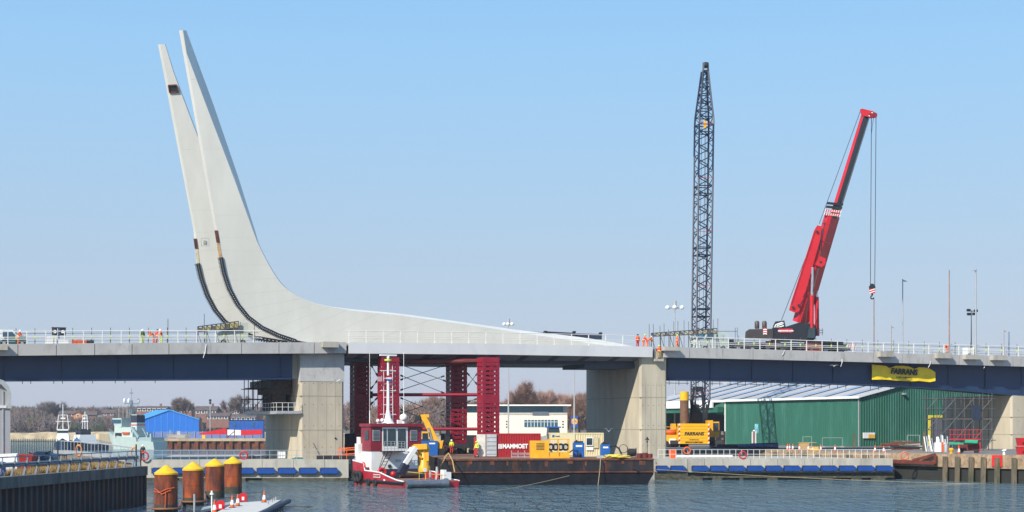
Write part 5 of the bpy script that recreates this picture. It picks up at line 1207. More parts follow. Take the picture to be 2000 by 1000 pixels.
# local frame of the carrier: x along the deck
TR2 = BR @ Matrix.Translation((bt(1560,9.5),9.5,zdk))
t_of = lambda px: bt(px,8.2)-bt(1560,9.5)
part('carrier', M().box(t_of(1432),t_of(1668),-1.5,1.5,.75,1.55), crblk, rc, TR2)
part('carrier_cab', M().box(t_of(1400),t_of(1432),-1.5,1.5,.5,1.9), crblk, rc, TR2)
for k in range(8):
    x = t_of(1440+28.5*k)
    for yy in (-1.35,1.35):
        wv = part('wheel', M().tube((x,yy-.22,.62),(x,yy+.22,.62),.62,16), rubber, rc, TR2); part('rim', M().tube((x,yy-.24,.62),(x,yy+.24,.62),.3,12), galv, wv, TR2)
def hatch(x0, x1, z0, z1, y, par):
    m = M().box(x0,x1,y,y+.04,z0,z1); n = int((x1-x0)/.28)
    for k in range(n): x = x0+k*(x1-x0)/n; m.add([(x,y-.012,z0),(x+.14,y-.012,z0),(x+.3,y-.012,z1),(x+.16,y-.012,z1)],[(0,1,2,3)],1)
    part('warning_board', m, [white, red], par, TR2)
hatch(t_of(1493),t_of(1522),.95,1.75,-1.62,rc); hatch(t_of(1653),t_of(1669),.8,1.6,-1.62,rc)
part('outrigger_beam', M().box(t_of(1540),t_of(1548),-4,4,.6,1.0).box(t_of(1632),t_of(1640),-4,4,.6,1.0), crblk, rc, TR2)
part('front_deck', M().box(t_of(1590),t_of(1648),-1.2,1.2,1.55,1.95), crblk, rc, TR2)
# superstructure
part('turntable', poly3([(1505,668),(1590,668),(1590,662),(1505,662)],-1.2,1.2), crblk, rc, ID)
part('house', poly3([(1508,663),(1592,663),(1596,648),(1590,632),(1560,630),(1535,638),(1508,640)],-1.5,1.3), crblk, rc, ID)
part('counterweight', poly3([(1455,661),(1510,662),(1510,642),(1463,643),(1456,648)],-1.7,1.7), mat('cw_brown',(.045,.035,.035),.5,var=.2), rc, ID)
for x in (1478.5,1493): part('exhaust_stack', M().lathe([(.28,0),(.32,.15),(.32,.85),(.2,1.05)], tuple(q3(x,642,-.9)), 10), mat('stack_brown',(.07,.05,.045),.5), rc, ID)
m = M()
for k in range(6): y0 = 641+k*2.1; m.add([q3(1490.5,y0,-1.75),q3(1494.2,y0-1.2,-1.75),q3(1498,y0,-1.75),q3(1498,y0+2.1,-1.75),q3(1494.2,y0+.9,-1.75),q3(1490.5,y0+2.1,-1.75)],[(0,1,2,3,4,5)],k%2)
part('chevron', m, [red, white], rc, ID)
part('winch_housing', poly3([(1510,642),(1535,640),(1532,626),(1514,628),(1510,636)],-1.3,.9), crblk, rc, ID)
m = M(); pth = [(1513,640),(1515,634),(1528,629.5),(1530,632),(1518,636),(1517,640),(1531,636)]
for a, b in zip(pth[:-1], pth[1:]): m.beam(q3(*a,-1.36), q3(*b,-1.36), .1, .14)
part('white_emblem', m, white, rc, ID)
sgn = part('name_board', poly3([(1521,649.5),(1548,649.5),(1548,642),(1521,642)],-1.6,-1.52), mat('board_red',(.55,.02,.05),.5), rc, ID)
tt = text_m('mammoet.com', .24, bold=.015, sx=1.0); tt.tf(Matrix.Translation(q3(1534.5,645.8,-1.63))); part('lettering', tt, white, sgn, ID)
part('crane_cab', poly3([(1576,660),(1592,660),(1592,640),(1580,640)],-1.9,-1.5), glass, rc, ID)
m = M()
for a, b in (((1596,650),(1608,650)),((1596,645),(1608,645)),((1600,655),(1600,641)),((1606,655),(1606,641))): m.tube(q3(*a,-1), q3(*b,-1), .04, 4)
part('service_rail', m, scaff, rc, ID)
# booms
def bx_boom(a0, a1, b0, b1, d0, d1):   # a0,a1 lower edge points, b0,b1 upper
    return M().loft([[q3(*a0,d0),q3(*a1,d0),q3(*a1,d1),q3(*a0,d1)],[q3(*b0,d0),q3(*b1,d0),q3(*b1,d1),q3(*b0,d1)]])
base = part('base_boom', M().loft([[q3(1548,626,-.2),q3(1556,629,-1.0),q3(1563,631,-.9),q3(1580,631,.9),q3(1552,624,1)],[q3(1611,418,-.2),q3(1618,420,-1.0),q3(1625,422,-.9),q3(1640,425,.9),q3(1612,416,1)]]), red, rc, ID)
part('luffing_frame', poly3([(1541,606),(1545,590),(1590,450),(1596,440),(1605,442),(1602,468),(1590,510),(1566,596),(1560,609),(1553,611)],-1.35,-.95), red, rc, ID)
part('frame_bracket', poly3([(1592,517),(1602,500),(1613,505),(1612,516),(1604,522)],-1.6,.9), red, rc, ID)
for x, y in ((1549,600),(1560,596),(1596,452),(1603,512)): part('pivot_pin', M().tube(q3(x,y,-1.65), q3(x,y,-1.3), .16, 10), black, rc, ID)
part('hydraulic_hose', M().path([q3(1611,430,-1.05),q3(1604,470,-1.1),q3(1600,520,-1.2),q3(1590,560,-1.45),q3(1577,600,-1.4),q3(1573,636,-1.5)],.05,5), black, rc, ID)
part('boom_rib', M().beam(q3(1606,436,-1.02),q3(1631,441,-.7),.12,.1).beam(q3(1601,470,-1.02),q3(1622,476,-.7),.1,.1), maroon, rc, ID)
part('walkway_step', M().beam(q3(1546,594,-1.4),q3(1592,452,-1.4),.06,.05), maroon, rc, ID)
m = M()
for k in range(6):
    a = (1600-k*6.5,500+k*17); m.beam(q3(a[0],a[1],-1.4), q3(a[0]-6,a[1]+12,-1.4), .1)
part('pipe_run', m, maroon, rc, ID)
for k, (y0, y1) in enumerate(((420,413),(413,406),(406,399),(399,392))):
    cxa = 1625+(420-y0)*.27
    m = M().loft([[q3(cxa-16+j,y,-1.0),q3(cxa+15.5+j,y+3,-1.0),q3(cxa+15.5+j,y+3,1),q3(cxa-16+j,y,1)] for y, j in ((y0,0),(y1+2.2,1.2))]); c_ = part('boom_collar', m, crblk if k > 1 else white, rc, ID)
    if k < 2:
        m = M()
        for i in range(7): x = cxa-15+i*4.3; m.add([q3(x,y0+.4+i*.4,-1.03),q3(x+2.4,y0+.7+i*.4,-1.03),q3(x+4.4,y1+2.6+i*.4,-1.03),q3(x+2.0,y1+2.3+i*.4,-1.03)],[(0,1,2,3)])
        part('collar_stripe', m, red, c_, ID)
m = M(); r0 = [q3(1620,424,-.15),q3(1626,424,-.75),q3(1634,427,-.2),q3(1637,428,.7),q3(1622,423,.7)]; r1 = [q3(1681.5,226,-.15),q3(1687,226,-.75),q3(1697,229,-.2),q3(1699,229,.8),q3(1683,225,.8)]
m.add(r0+r1, [(0,1,6,5)], 0); m.add(r0+r1, [(1,2,7,6),(2,3,8,7)], 1); m.add(r0+r1, [(3,4,9,8),(4,0,5,9),(4,3,2,1,0),(5,6,7,8,9)], 0)
part('telescopic_section', m, [red, mat('boom_grey',(.075,.085,.09),.35,.3,var=.1)], rc, ID)
hd = part('boom_head', poly3([(1679,214),(1684,212),(1705,217),(1713,222),(1712,230),(1702,231),(1699,229),(1682,225)],-.7,.7), red, rc, ID)
for x, y in ((1708,225),(1701,226)): part('sheave', M().tube(q3(x,y,-.8), q3(x,y,.8), .38, 14), maroon, hd, ID)
part('head_marking', M().beam(q3(1697,227,-.74),q3(1704,219.5,-.74),.06,.16).beam(q3(1700,227,-.74),q3(1708,220,-.74),.06,.14), white, hd, ID)
for (x0, y0, x1, y1, x2, y2, d) in ((1585,654,1585.5,577,1587,522,-1.3),(1596,656,1595,580,1595,528,.9)):
    m = M().tube(q3(x0,y0,d), q3(x1,y1,d), .30, 10); c_ = part('lift_cylinder', m, red, rc, ID); part('cylinder_rod', M().tube(q3(x1,y1,d), q3(x2,y2,d), .19, 10), silver, c_, ID)
part('boom_stay', M().tube(q3(1680,218,-.5), q3(1600,437,-.6), .04, 4).tube(q3(1592,455,-1), q3(1526,626,-1), .04, 4), wire, rc, ID)
hk = thing('hook_block', 'black crane hook block with red and white stripes hanging from the red crane', 'hook', frame(*q3(1703,586)))
part('sheave_housing', poly3([(1698,572),(1697,560),(1701,554),(1706,554),(1710,560),(1709,572)],-.35,.35), crblk, hk, ID)
m = M()
for k in range(2): m.add([q3(1698,571.5-k*4.4,-.37),q3(1709,567.5-k*4.4,-.37),q3(1709,569.3-k*4.4,-.37),q3(1698,573.3-k*4.4,-.37)],[(0,1,2,3)],1)
part('stripes', M().add([q3(1697.6,564,-.36),q3(1709.4,564,-.36),q3(1709,573,-.36),q3(1698,573,-.36)],[(0,1,2,3)],0).join(m), [red, white], hk, ID)
part('hook', M().tube(q3(1703.5,572), q3(1703.5,577), .12, 8).path([q3(1703.5,577),q3(1701,579),q3(1700.5,582),q3(1703,584),q3(1706,583),q3(1706.5,581)], .09, 7), crblk, hk, ID)
part('hoist_rope', M().tube(q3(1702,231), q3(1700,558), .045, 4).tube(q3(1711,228), q3(1708.5,558), .045, 4).tube(q3(1706,230), q3(1702,262), .03, 4), wire, hk, ID)
# ------------------------------------------------------------ mooring dolphins, pontoon and cones in the foreground
def dolphin(label, px, Y, r=.8):
    h = thing('mooring_pile', label, 'pile', frame(ax(px,Y),Y,0))
    part('tube', M().lathe([(r,-3),(r,2.72)], n=28), rustpile, h)
    part('cap', M().lathe([(r+.03,2.70),(r+.03,2.82),(r-.02,2.86),(.12,3.34),(0,3.36)], n=28, sm=False), capyel, h)
    part('tide_band', M().lathe([(r+.012,-.5),(r+.012,.45),(r+.004,.62)], n=28), mat('tide_weed',(.035,.035,.022),.7,var=.4,sc=2,col2=(.12,.09,.05),th=.62), h)
    for z in (1.6,): part('weld_seam', M().torus((0,0,z),r,.02,'z',28,5), rustpile, h)
    return h
D1 = dolphin('rusty mooring pile with yellow cone cap, leftmost and nearest of four', 324.5,115); D2 = dolphin('rusty mooring pile with yellow cone cap, second from left', 377.5,126)
D3 = dolphin('rusty mooring pile with yellow cone cap, third from left', 419.5,139); D4 = dolphin('rusty mooring pile with yellow cone cap, rightmost of four', 455,149)
bmn = M()
for d, a in ((D1,-.1),(D2,0)): bmn.torus((d.location.x,d.location.y,.32),.95,.09,'z',24,6)
bmn.tube((D1.location.x+.9,D1.location.y+.2,.32),(D2.location.x-.9,D2.location.y-.2,.3),.1,7).tube((D2.location.x+.9,D2.location.y,.3),(D3.location.x-.8,D3.location.y,.3),.1,7)
solo('floating_boom', bmn, mat('boom_brown',(.22,.09,.05),.8), 'brown floating collar boom round the two nearest rusty piles', 'boom')
orp = mat('orange_rope',(.62,.10,.02),.7); d = D1.location
solo('orange_rope', M().path([(d.x-.75,d.y-.5,1.55),(d.x-.3,d.y-.83,1.45),(d.x+.2,d.y-.86,1.7),(d.x+.7,d.y-.5,1.8)],.03,5).path([(d.x-.7,d.y-.5,1.75),(d.x-.1,d.y-.88,1.35),(d.x+.5,d.y-.75,1.65)],.03,5).path([(d.x+.15,d.y-.88,1.55),(d.x+.12,d.y-.9,.4)],.03,5), orp, 'loose orange rope hanging on the leftmost rusty pile', 'rope')
pw = [at(460,982,119.7),at(549,976,124.8),at(503,1003,104.8),at(470,1018,97),at(395,1018,97),at(424,1000,106.7)]
pn = thing('pontoon', 'pale grey floating pontoon with dark rubber edge in front of the rusty piles', 'pontoon', frame(ax(490,112),112,0))
poly = [(p[0],p[1]) for p in pw]
part('deck', M().prism(poly[::-1], .30, .5), mat('pontoon_deck',(.52,.50,.46),.8,var=.12,sc=2,bump=.1), pn, ID)
part('float', M().prism([(x+(.1 if x < -15 else -.1),y) for x, y in poly[::-1]], -.3, .299), black, pn, ID)
p0 = Vector((*poly[1],.38)); p1 = Vector((*poly[2],.38)); p2 = Vector((*poly[3],.38))
part('rubber_edge', M().path([p0+Vector((.5,.6,0)),p1,p2], .2, 8), mat('rubber_blue_grey',(.045,.055,.08),.6), pn, ID)
for k in range(12):
    c = p0+(p1-p0)*((k+.3)/12); part('edge_block', M().cb(c.x+.13,c.y,-.1,.16,.5,.5), mat('edge_grey',(.09,.10,.13),.6), pn, ID)
for f in (.03,.12,.22,.38): c = p0+(p1-p0)*f; part('cleat', M().tube((c.x-.35,c.y,.5),(c.x-.35,c.y,.75),.06,8), galv, pn, ID)
sp_ = thing('pontoon', 'narrow low pontoon walkway between the second rusty pile and the cones', 'pontoon', frame(ax(425,113),113,0))
part('deck', M().prism([(x,y) for x, y, z in (at(392,993,110),at(452,987,119),at(449,981,122.5),at(397,990,114))][::1], .28, .46), galv, sp_, ID); part('float', M().prism([(x,y) for x, y, z in (at(394,993,110.5),at(450,987,119.3),at(448,981,122.3),at(399,990,113.7))], -.3, .279), black, sp_, ID)
CONE = None
def cone(label, x, y, z, h=.85, group=None):
    global CONE
    T = frame(x,y,z,random.uniform(0,60)) @ Matrix.Diagonal((h,h,h,1))
    if CONE is None:
        r = thing('traffic_cone', label, 'traffic cone', ID, group)
        part('base', M().cb(0,0,0,.52,.52,.05), black, r); part('cone', M().lathe([(.19,.05),(.105,.5),(.045,.95),(.03,1.0)], n=12), orange, r)
        part('sleeve', M().lathe([(.158,.26),(.095,.62),(.09,.62)], n=12), white, r); CONE = r
        r.location = T.translation; r.rotation_euler = T.to_euler(); r.scale = T.to_scale(); W[r.name] = T; return r
    return copy_tree(CONE, T, label, group)
for px, py, lab in ((453.4,991.5,'traffic cone on pontoon beside the rightmost rusty pile, left of a close pair'),(464.5,988.5,'traffic cone on pontoon, right of the close pair beside the rightmost rusty pile'),(516,981,'traffic cone standing alone at the far right end of the pontoon'),(419,1002,'traffic cone nearest the camera in front of the third rusty pile, cut by picture edge')):
    Y = 5.5*F/(py-HZ); cone(lab, ax(px,Y), Y, .5)
for px, py, lab in ((474.5,979,'red life ring housing on the pontoon right of the rightmost rusty pile'),(430,995,'red life ring housing on the pontoon in front of the third rusty pile')):
    Y = 5.5*F/(py-HZ); h = thing('lifebuoy_housing', lab, 'lifebuoy', frame(ax(px,Y),Y,.48)); part('housing', M().slab([(-.28,0),(.28,0),(.3,.45),(.18,.62),(-.18,.62),(-.3,.45)], 0, .15), red, h); part('panel', M().box(-.08,.1,-.02,-.003,.1,.35), white, h)
h = thing('navigation_light', 'white post with round light cap in front of the third rusty pile', 'lamp post', frame(ax(413.6,109),109,.4)); part('post', M().tube((0,0,0),(0,0,1.15),.045,8), white, h); part('lamp', M().lathe([(.15,1.15),(.12,1.2),(.06,1.26),(.06,1.4)], n=10), white, h)
solo('mooring_post', M().tube((0,0,-1),(0,0,1.45),.07,7), galv, 'thin grey steel post standing in water before the second rusty pile', 'post', T=frame(ax(379.6,112),112,0))
def sag(a, b, d, n=14): return [tuple(Vector(a).lerp(Vector(b), k/n)-Vector((0,0,d*4*(k/n)*(1-k/n)))) for k in range(n+1)]
solo('mooring_line', M().path(sag(at(552,989,121),at(1112,929,169.8),.8), .035, 4), rope, 'thin long mooring line running low over the water from pontoon to barge', 'rope')
solo('mooring_line', M().path(sag(at(892,893,169.8),at(1283,917,187.3),.15)+sag(at(1283,917,187.3),at(2060,948,172),.3), .03, 4), rope, 'pale mooring line along the fenders from barge towards the right quay', 'rope')

# ------------------------------------------------------------ left quay: building, fence, gangway, clutter
lb_ = thing('quayside_building', 'pale grey clad building with rounded roof edge at left picture edge', 'building', frame(-40,115,3)); Y = 112
xr = ax(22,Y); zt = az(735,Y)
LBT = Matrix.Translation((xr,Y,0)) @ Matrix.Rotation(R(18.5),4,'Z') @ Matrix.Translation((-xr,-Y,0))
prof = [(xr,3),(xr,zt-1.2),(xr-.15,zt-.7),(xr-.5,zt-.3),(xr-1.2,zt-.05),(xr-3,zt+.15),(xr-12,zt+.3),(xr-12,3)]
part('wall', M().slab([(a-.06,b-.06) if b > 3 else (a-.06,b) for a, b in prof], Y, Y+16), gclad, lb_, LBT)
rf = [(x,z) for x, z in prof[1:-1]]
part('roof_rim', M().slab([(xr,zt-2.2)]+rf+[(x-.15,z-.28) for x, z in rf[::-1]]+[(xr-.28,zt-2.2)], Y-.35, Y+16.2), mat('rim_grey',(.40,.42,.43),.4,.2), lb_, LBT)
for k in range(7): u = xr-.55-k*.62; part('standing_seam', M().box(u-.04,u+.04,Y-.07,Y-.002,3,zt-1.0), galv, lb_, LBT)
part('band', M().box(xr-6,xr-.32,Y-.12,Y-.003,az(797,Y),az(792,Y)), mat('band_white',(.6,.6,.6),.5), lb_, LBT)
pf = thing('palisade_fence', 'dark green steel palisade fence behind the near quay clutter', 'fence', frame(ax(70,152),152,3))
x = ax(-120,152); k = 0
m = M()
pales = []
while x < ax(131,152):
    zz = 5.0 if x < ax(115,152) else 4.9; pales.append((x,zz)); x += .165
for i, (x, zz) in enumerate(pales[-100:]): part('pale', M().box(x-.035,x+.035,151.98,152.0,3,zz-.12).add([(x-.035,151.98,zz-.12),(x+.035,151.98,zz-.12),(x,151.98,zz)],[(0,1,2)]), mat('fence_dark',(.015,.05,.05),.5), pf, ID)
for z in (3.35,4.65): part('rail', M().box(pales[0][0],pales[-1][0],152.01,152.06,z,z+.06), mat('fence_dark',(.015,.05,.05),.5), pf, ID)
gw = thing('gangway', 'long silver gangway ramp with railing beyond the near quay barrier', 'gangway', frame(ax(190,143),143,3.2))
a = Vector(at(117,882,152)); b = Vector(at(262,899,134)); mid = a.lerp(b,.55)+Vector((0,0,.12))
part('deck', M().beam(a,mid,1.2,.28).beam(mid,b,1.2,.28), galv, gw, ID)
part('handrail', M().path([a+Vector((0,-.6,1.0)),mid+Vector((0,-.6,1.0)),b+Vector((0,-.6,1.0))],.03,5), galv, gw, ID); part('handrail', M().path([a+Vector((0,.6,1.0)),mid+Vector((0,.6,1.0)),b+Vector((0,.6,1.0))],.03,5), galv, gw, ID)
for k in range(22): c = a.lerp(b,k/21)+Vector((0,-.6,.1)); part('baluster', M().beam(c,c+Vector((0,0,.95)),.035), galv, gw, ID)
def lifering(label, px, py, Y, col=red, rad=.36, name='lifebuoy', tilt=False):
    p = at(px,py,Y); m = M().torus((0,0,rad),rad,.085,'x' if tilt else 'y',16,7)
    return solo(name, m, col, label, 'lifebuoy', T=Matrix.Translation((p[0],p[1],p[2]-rad)))
lifering('orange lifebuoy hung above the quay barrier, seen nearly edge-on', 154,880,130,mat('ring_faded',(.66,.25,.06),.6),.42,tilt=False).scale = (.55,1,1)
lifering('faded orange lifebuoy near the end post of the quay barrier', 261.5,884,128,mat('ring_faded',(.66,.25,.06),.6),.4).scale = (.5,1,1)
lifering('red lifebuoy on left end of the left island railing', 282,891,182.7,red,.44)
lifering('red lifebuoy on left island railing behind the rightmost rusty pile', 476,889,183.1,red,.42)
lifering('orange lifebuoy on right island railing under the yellow crane', 1342,880,188.2,orange,.38)
lifering('red lifebuoy on right island railing beneath the blue barriers', 1451,889,188.3,red,.40)
lifering('pale red lifebuoy on the old stone quay at right', 1767,890,186.8,mat('ring_pink',(.6,.16,.10),.6),.42)
wp_ = mat('white_sacking',(.66,.65,.64),.8,var=.1,sc=4,bump=.3)
h = thing('wrapped_pallet', 'white wrapped pallet stack beside the clad building at left edge', 'pallet', frame(ax(12,108),108,3,10))
part('wrapped_load', M().loft([[(-.7,-.6,.15),(.75,-.6,.15),(.75,.6,.15),(-.7,.6,.15)],[(-.74,-.62,.7),(.78,-.63,.75),(.76,.62,.7),(-.7,.6,.7)],[(-.66,-.55,1.25),(.7,-.55,1.2),(.68,.55,1.3),(-.66,.5,1.22)]]), wp_, h); part('pallet', M().box(-.75,.78,-.6,.6,0,.14), timber, h)
h = thing('skip', 'dark red open skip behind the quay barrier at left', 'skip', frame(ax(36,112),112,3,5))
part('body', M().loft([[(-.9,-.6,0),(.9,-.6,0),(.9,.6,0),(-.9,.6,0)],[(-1.1,-.8,1.1),(1.1,-.8,1.1),(1.1,.8,1.1),(-1.1,.8,1.1)]]).box(-1.15,1.15,-.85,.85,1.1,1.18), mat('skip_red',(.30,.02,.015),.6,var=.2), h)
solo('blue_drum', M().lathe([(.28,0),(.3,.3),(.28,.6),(.3,.85),(.1,.9)], n=12), bluep, 'blue plastic drum at left edge behind the quay barrier', 'drum', T=frame(ax(2,101),101,3))
m = M(); rnd = random.Random(4)
for _ in range(26):
    p = Vector((rnd.uniform(-1.1,1.1),rnd.uniform(-.6,.6),rnd.uniform(.4,1.3))); q = p+Vector((rnd.uniform(-.7,.7),rnd.uniform(-.4,.4),rnd.uniform(-.5,.3))); m.beam(p,q,.09,.07)
m.box(-1.1,1.1,-.6,.6,0,.55)
solo('scrap_heap', m, mat('scrap_dark',(.035,.04,.045),.7), 'dark heap of tangled scrap between the red skip and grey covered stack', 'scrap heap', T=frame(ax(62,116),116,3))
m = M().loft([[(-1,-.6,0),(1,-.6,0),(1,.6,0),(-1,.6,0)],[(-.95,-.6,.9),(.95,-.6,.8),(.95,.6,.9),(-.95,.6,.8)],[(-.4,-.3,1.25),(.5,-.3,1.2),(.5,.3,1.25),(-.4,.3,1.2)]])
solo('covered_stack', m, mat('tarp_grey',(.15,.18,.22),.6,var=.2,sc=3,bump=.5), 'grey sheeted stack of goods right of the dark scrap heap on the near quay', 'stack', T=frame(ax(84,120),120,3))
solo('mooring_box', M().cb(0,0,0,.5,.4,.3).cb(0,0,.3,.4,.3,.1), hiyel, 'small yellow box on the near quay below the orange lifebuoy', 'box', T=frame(ax(157,121),121,3))
solo('end_post', M().tube((0,0,0),(0,0,1.9),.06,6), black, 'dark upright post on the near quay at left end of the gangway', 'post', T=frame(ax(113,140),140,3))
solo('end_post', M().tube((0,0,0),(0,0,1.7),.06,6).tube((.35,0,0),(.35,0,1.2),.05,6), black, 'dark end posts where the quay barrier meets the corner', 'post', T=frame(ax(266,127),127,3))
# left island items
h = thing('liquid_tank', 'white caged liquid tank at foot of the left pier', 'tank', frame(ax(550.5,187),187,2.4)); part('tank', M().box(-.42,.42,-.4,.4,.12,.85), white, h)
m = M()
for u in (-.45,-.15,.15,.45): m.beam((u,-.44,0),(u,-.44,.95),.03)
for z in (.05,.4,.9): m.beam((-.45,-.44,z),(.45,-.44,z),.03)
part('cage', m, galv, h); part('valve', M().tube((0,-.2,.85),(0,-.2,1.0),.08,8), black, h)
solo('teal_sheet', M().box(-.6,.6,-.3,.3,0,.12).box(-.3,.5,-.2,.2,.12,.2), mat('teal_sheeting',(.01,.16,.20),.6), 'low teal sheeting on the left island beside the pier', 'sheeting', T=frame(ax(581,187),187,2.4))
solo('yellow_hose', M().path([at(589,840,190.3),at(597,862,190),at(606,880,189),at(612,893,187)],.05,5), rope, 'ochre hose hanging down front of the left pier', 'hose')
m = M(); rn = random.Random(8)
for k in range(4): m.lathe([(.05,0),(.3,.05),(.3,.3),(.1,.4)], (rn.uniform(-1,1),rn.uniform(-.3,.3),0), 8)
solo('equipment_pile', m.beam((-1,0,.2),(1,.2,.35),.15), navyc, 'dark pile of equipment on the left island behind the second lifebuoy', 'equipment', T=frame(ax(503,188),188,2.4))
# right island items
solo('white_pipe', M().tube((0,0,0),(6.6,.3,0),.16,10), white, 'long white pipe lying behind the right island railing below the yellow crane', 'pipe', T=frame(ax(1321,192),192,2.6))
solo('orange_bin', M().loft([[(-.35,-.3,0),(.35,-.3,0),(.35,.3,0),(-.35,.3,0)],[(-.4,-.35,1.0),(.4,-.35,1.0),(.4,.35,1.0),(-.4,.35,1.0)]]).box(-.42,.42,-.37,.37,1.0,1.08), orange, 'orange red bin behind left end of the right island railing', 'bin', T=frame(ax(1313,193),193,2.35))
h = thing('navigation_mark', 'slim pole with black cone topmark and rusty foot at the right pier corner', 'sign', frame(ax(1264,200),200,2.3)); part('pole', M().tube((0,0,0),(0,0,2.2),.05,6), rust, h); part('topmark', M().lathe([(.28,2.15),(.02,2.6)], n=10), black, h); part('lamp', M().cb(0,0,1.85,.18,.1,.2), black, h)
# ------------------------------------------------------------ right quay items
stb = thing('barrier_stack', 'stack of dark blue water-filled barriers on the quay below the green wall', 'barrier', frame(ax(1481,230),230,3,-3))
for k in range(6):
    for j in range(2): part('barrier', M().slab([(-.0,0),(.92,0),(.86,.34),(.06,.34)], -.25, .25).tf(Matrix.Translation((-2.8+k*.94,0,.3+j*.35-.3))), bluep if j else navyc, stb)
cone(  'pale', 0, 500, 2.9) if 0 else None
for i, px in enumerate((1538,1542,1548.5,1561.5,1579,1587,1603,1631,1709,1726)):
    u = interp([(1480,0),(1540,.242),(1745,1)], px); Y = 224-32*u+3+(i % 3)*.8; cone(['leftmost of three close traffic cones on the stone quay below the green wall','middle of three close traffic cones on the stone quay below the green wall','right one of three close traffic cones on the stone quay','traffic cone at left end of the wooden crate','traffic cone at right end of the wooden crate','small traffic cone beside the yellow mat on the stone quay','lone traffic cone right of the wooden crate','traffic cone under the middle of the green gable corner','traffic cone near right end of the island railing, left one','traffic cone near right end of the island railing, right one'][i], ax(px,Y), Y, 2.98, .85 if i not in (5,) else .6)
solo('wooden_crate', M().box(-.65,.65,-.4,.4,.1,.95).box(-.75,1.6,-.45,.45,.95,1.02).beam((1.5,0,0),(1.5,0,.95),.08).beam((-.5,0,0),(-.5,0,.1),.3).box(-.1,.1,-.43,-.4,.1,.95), wood, 'pale wooden crate with plank on top on the stone quay', 'crate', T=frame(ax(1570,221),221,2.98))
solo('yellow_mat', M().loft([[(-.7,-.2,0),(.9,-.2,0),(.9,.2,0),(-.7,.2,0)],[(-.4,-.1,.3),(.8,-.1,.45),(.8,.1,.45),(-.4,.1,.3)]]), yellow, 'crumpled yellow mat lying right of the wooden crate', 'mat', T=frame(ax(1586,218),218,2.98))
h = thing('gate_pillar', 'brown pillar with white edges standing before the green wall under the sign', 'pillar', frame(ax(1472.5,262),262,3)); part('pillar', M().box(-.2,.2,-.1,.1,0,2.4), mat('pillar_brown',(.22,.15,.14),.7), h); part('white_edge', M().box(-.34,-.21,-.12,.1,0,2.35), white, h); part('white_edge', M().box(.21,.34,-.12,.1,0,2.35), white, h); part('lamp', M().cb(0,0,2.42,.3,.25,.2), white, h)
def fpanel(label, px0, px1, y0, Y):
    w_ = ax(px1,Y)-ax(px0,Y); H = az(y0,Y)-3; h = thing('fence_panel', label, 'fence', frame(ax(px0,Y),Y,3))
    part('frame', M().beam((0,0,.1),(0,0,H),.06).beam((w_,0,.1),(w_,0,H),.06).beam((0,0,H),(w_,0,H),.06).beam((0,0,.15),(w_,0,.15),.05), galv, h); part('foot', M().cb(0,0,0,.6,.25,.14).cb(w_,0,0,.6,.25,.14), concrete, h)
fpanel('grey mesh fence panel before the green long wall, left one', 1568,1585,853,250); fpanel('grey mesh fence panel before the green long wall, middle one', 1606,1645,855,248); fpanel('grey mesh fence panel near the gable door, tilted open', 1772,1796,850,226)
solo('timber_post', M().beam((0,0,0),(0,0,1.9),.3).cb(0,0,1.9,.35,.35,.06), timber, 'dark timber post near the corner of the green warehouse', 'post', T=frame(ax(1668,250),250,3))
solo('timber_post', M().beam((0,0,0),(.05,0,2.5),.35), timber, 'tall grey leaning post left of the leaning silver sheets', 'post', T=frame(ax(1804,212),212,3))
m = M(); rnd = random.Random(9)
sm_ = thing('steel_stack', 'heap of brown steel beams and plates on the quay before the green gable', 'steel stack', frame(ax(1770,222),222,2.98,-8))
for k in range(11):
    x0 = rnd.uniform(-4.2,-.5); l = rnd.uniform(2.5,4.6); yy = rnd.uniform(-1.3,1.3); z = .1+.11*k*rnd.uniform(.6,1); dz = rnd.uniform(-.05,.35)
    part('beam', M().beam((x0,yy,z),(x0+l,yy+rnd.uniform(-.5,.5),z+dz),.28,.16), [rust,darkred,timber,galv][k%4], sm_)
ls = thing('sheet_stack', 'silver corrugated sheets leaning together right of the grey leaning post', 'sheets', frame(ax(1828,206),206,2.98))
rnd = random.Random(3)
for k in range(12): x = -1.2+k*.24; part('sheet', M().beam((x,0,0),(x+rnd.uniform(-.3,.3),.6,rnd.uniform(1.5,2.2)),.14,.03), galv if k % 3 else white, ls)
sl_ = thing('scissor_lift', 'red scissor lift with railed platform and green boards before the scaffold', 'lift', frame(ax(1892,194),194,2.98,-10))
part('chassis', M().box(-1.25,1.25,-.6,.6,.25,1.05), darkred, sl_)
for x in (-.9,.9):
    for yy in (-.68,.5): part('wheel', M().tube((x,yy,.28),(x,yy+.18,.28),.28,12), rubber, sl_)
m = M()
for z in (1.05,1.25): m.beam((-1.1,-.5,z),(1.1,-.5,z+.2),.07).beam((1.1,-.5,z),(-1.1,-.5,z+.2),.07)
part('scissor_arms', m, black, sl_); part('platform', M().box(-2.2,1.3,-.65,.65,1.55,1.68), red, sl_)
for k in range(9):
    u = -2.2+k*.44; part('rail_post', M().beam((u,-.63,1.68),(u,-.63,2.75),.045), red, sl_)
for z in (2.2,2.75): part('guard_rail', M().beam((-2.2,-.63,z),(1.35,-.63,z),.045).beam((-2.2,.63,z),(1.35,.63,z),.045), red, sl_)
part('side_frame', M().box(-1.3,-1.15,-.7,-.6,.2,1.3).box(1.15,1.3,-.7,-.6,.2,1.3), red, sl_)
gb = thing('green_boards', 'two bright green boards lying across front of the red scissor lift', 'boards', frame(ax(1888,192),192.6,4.0))
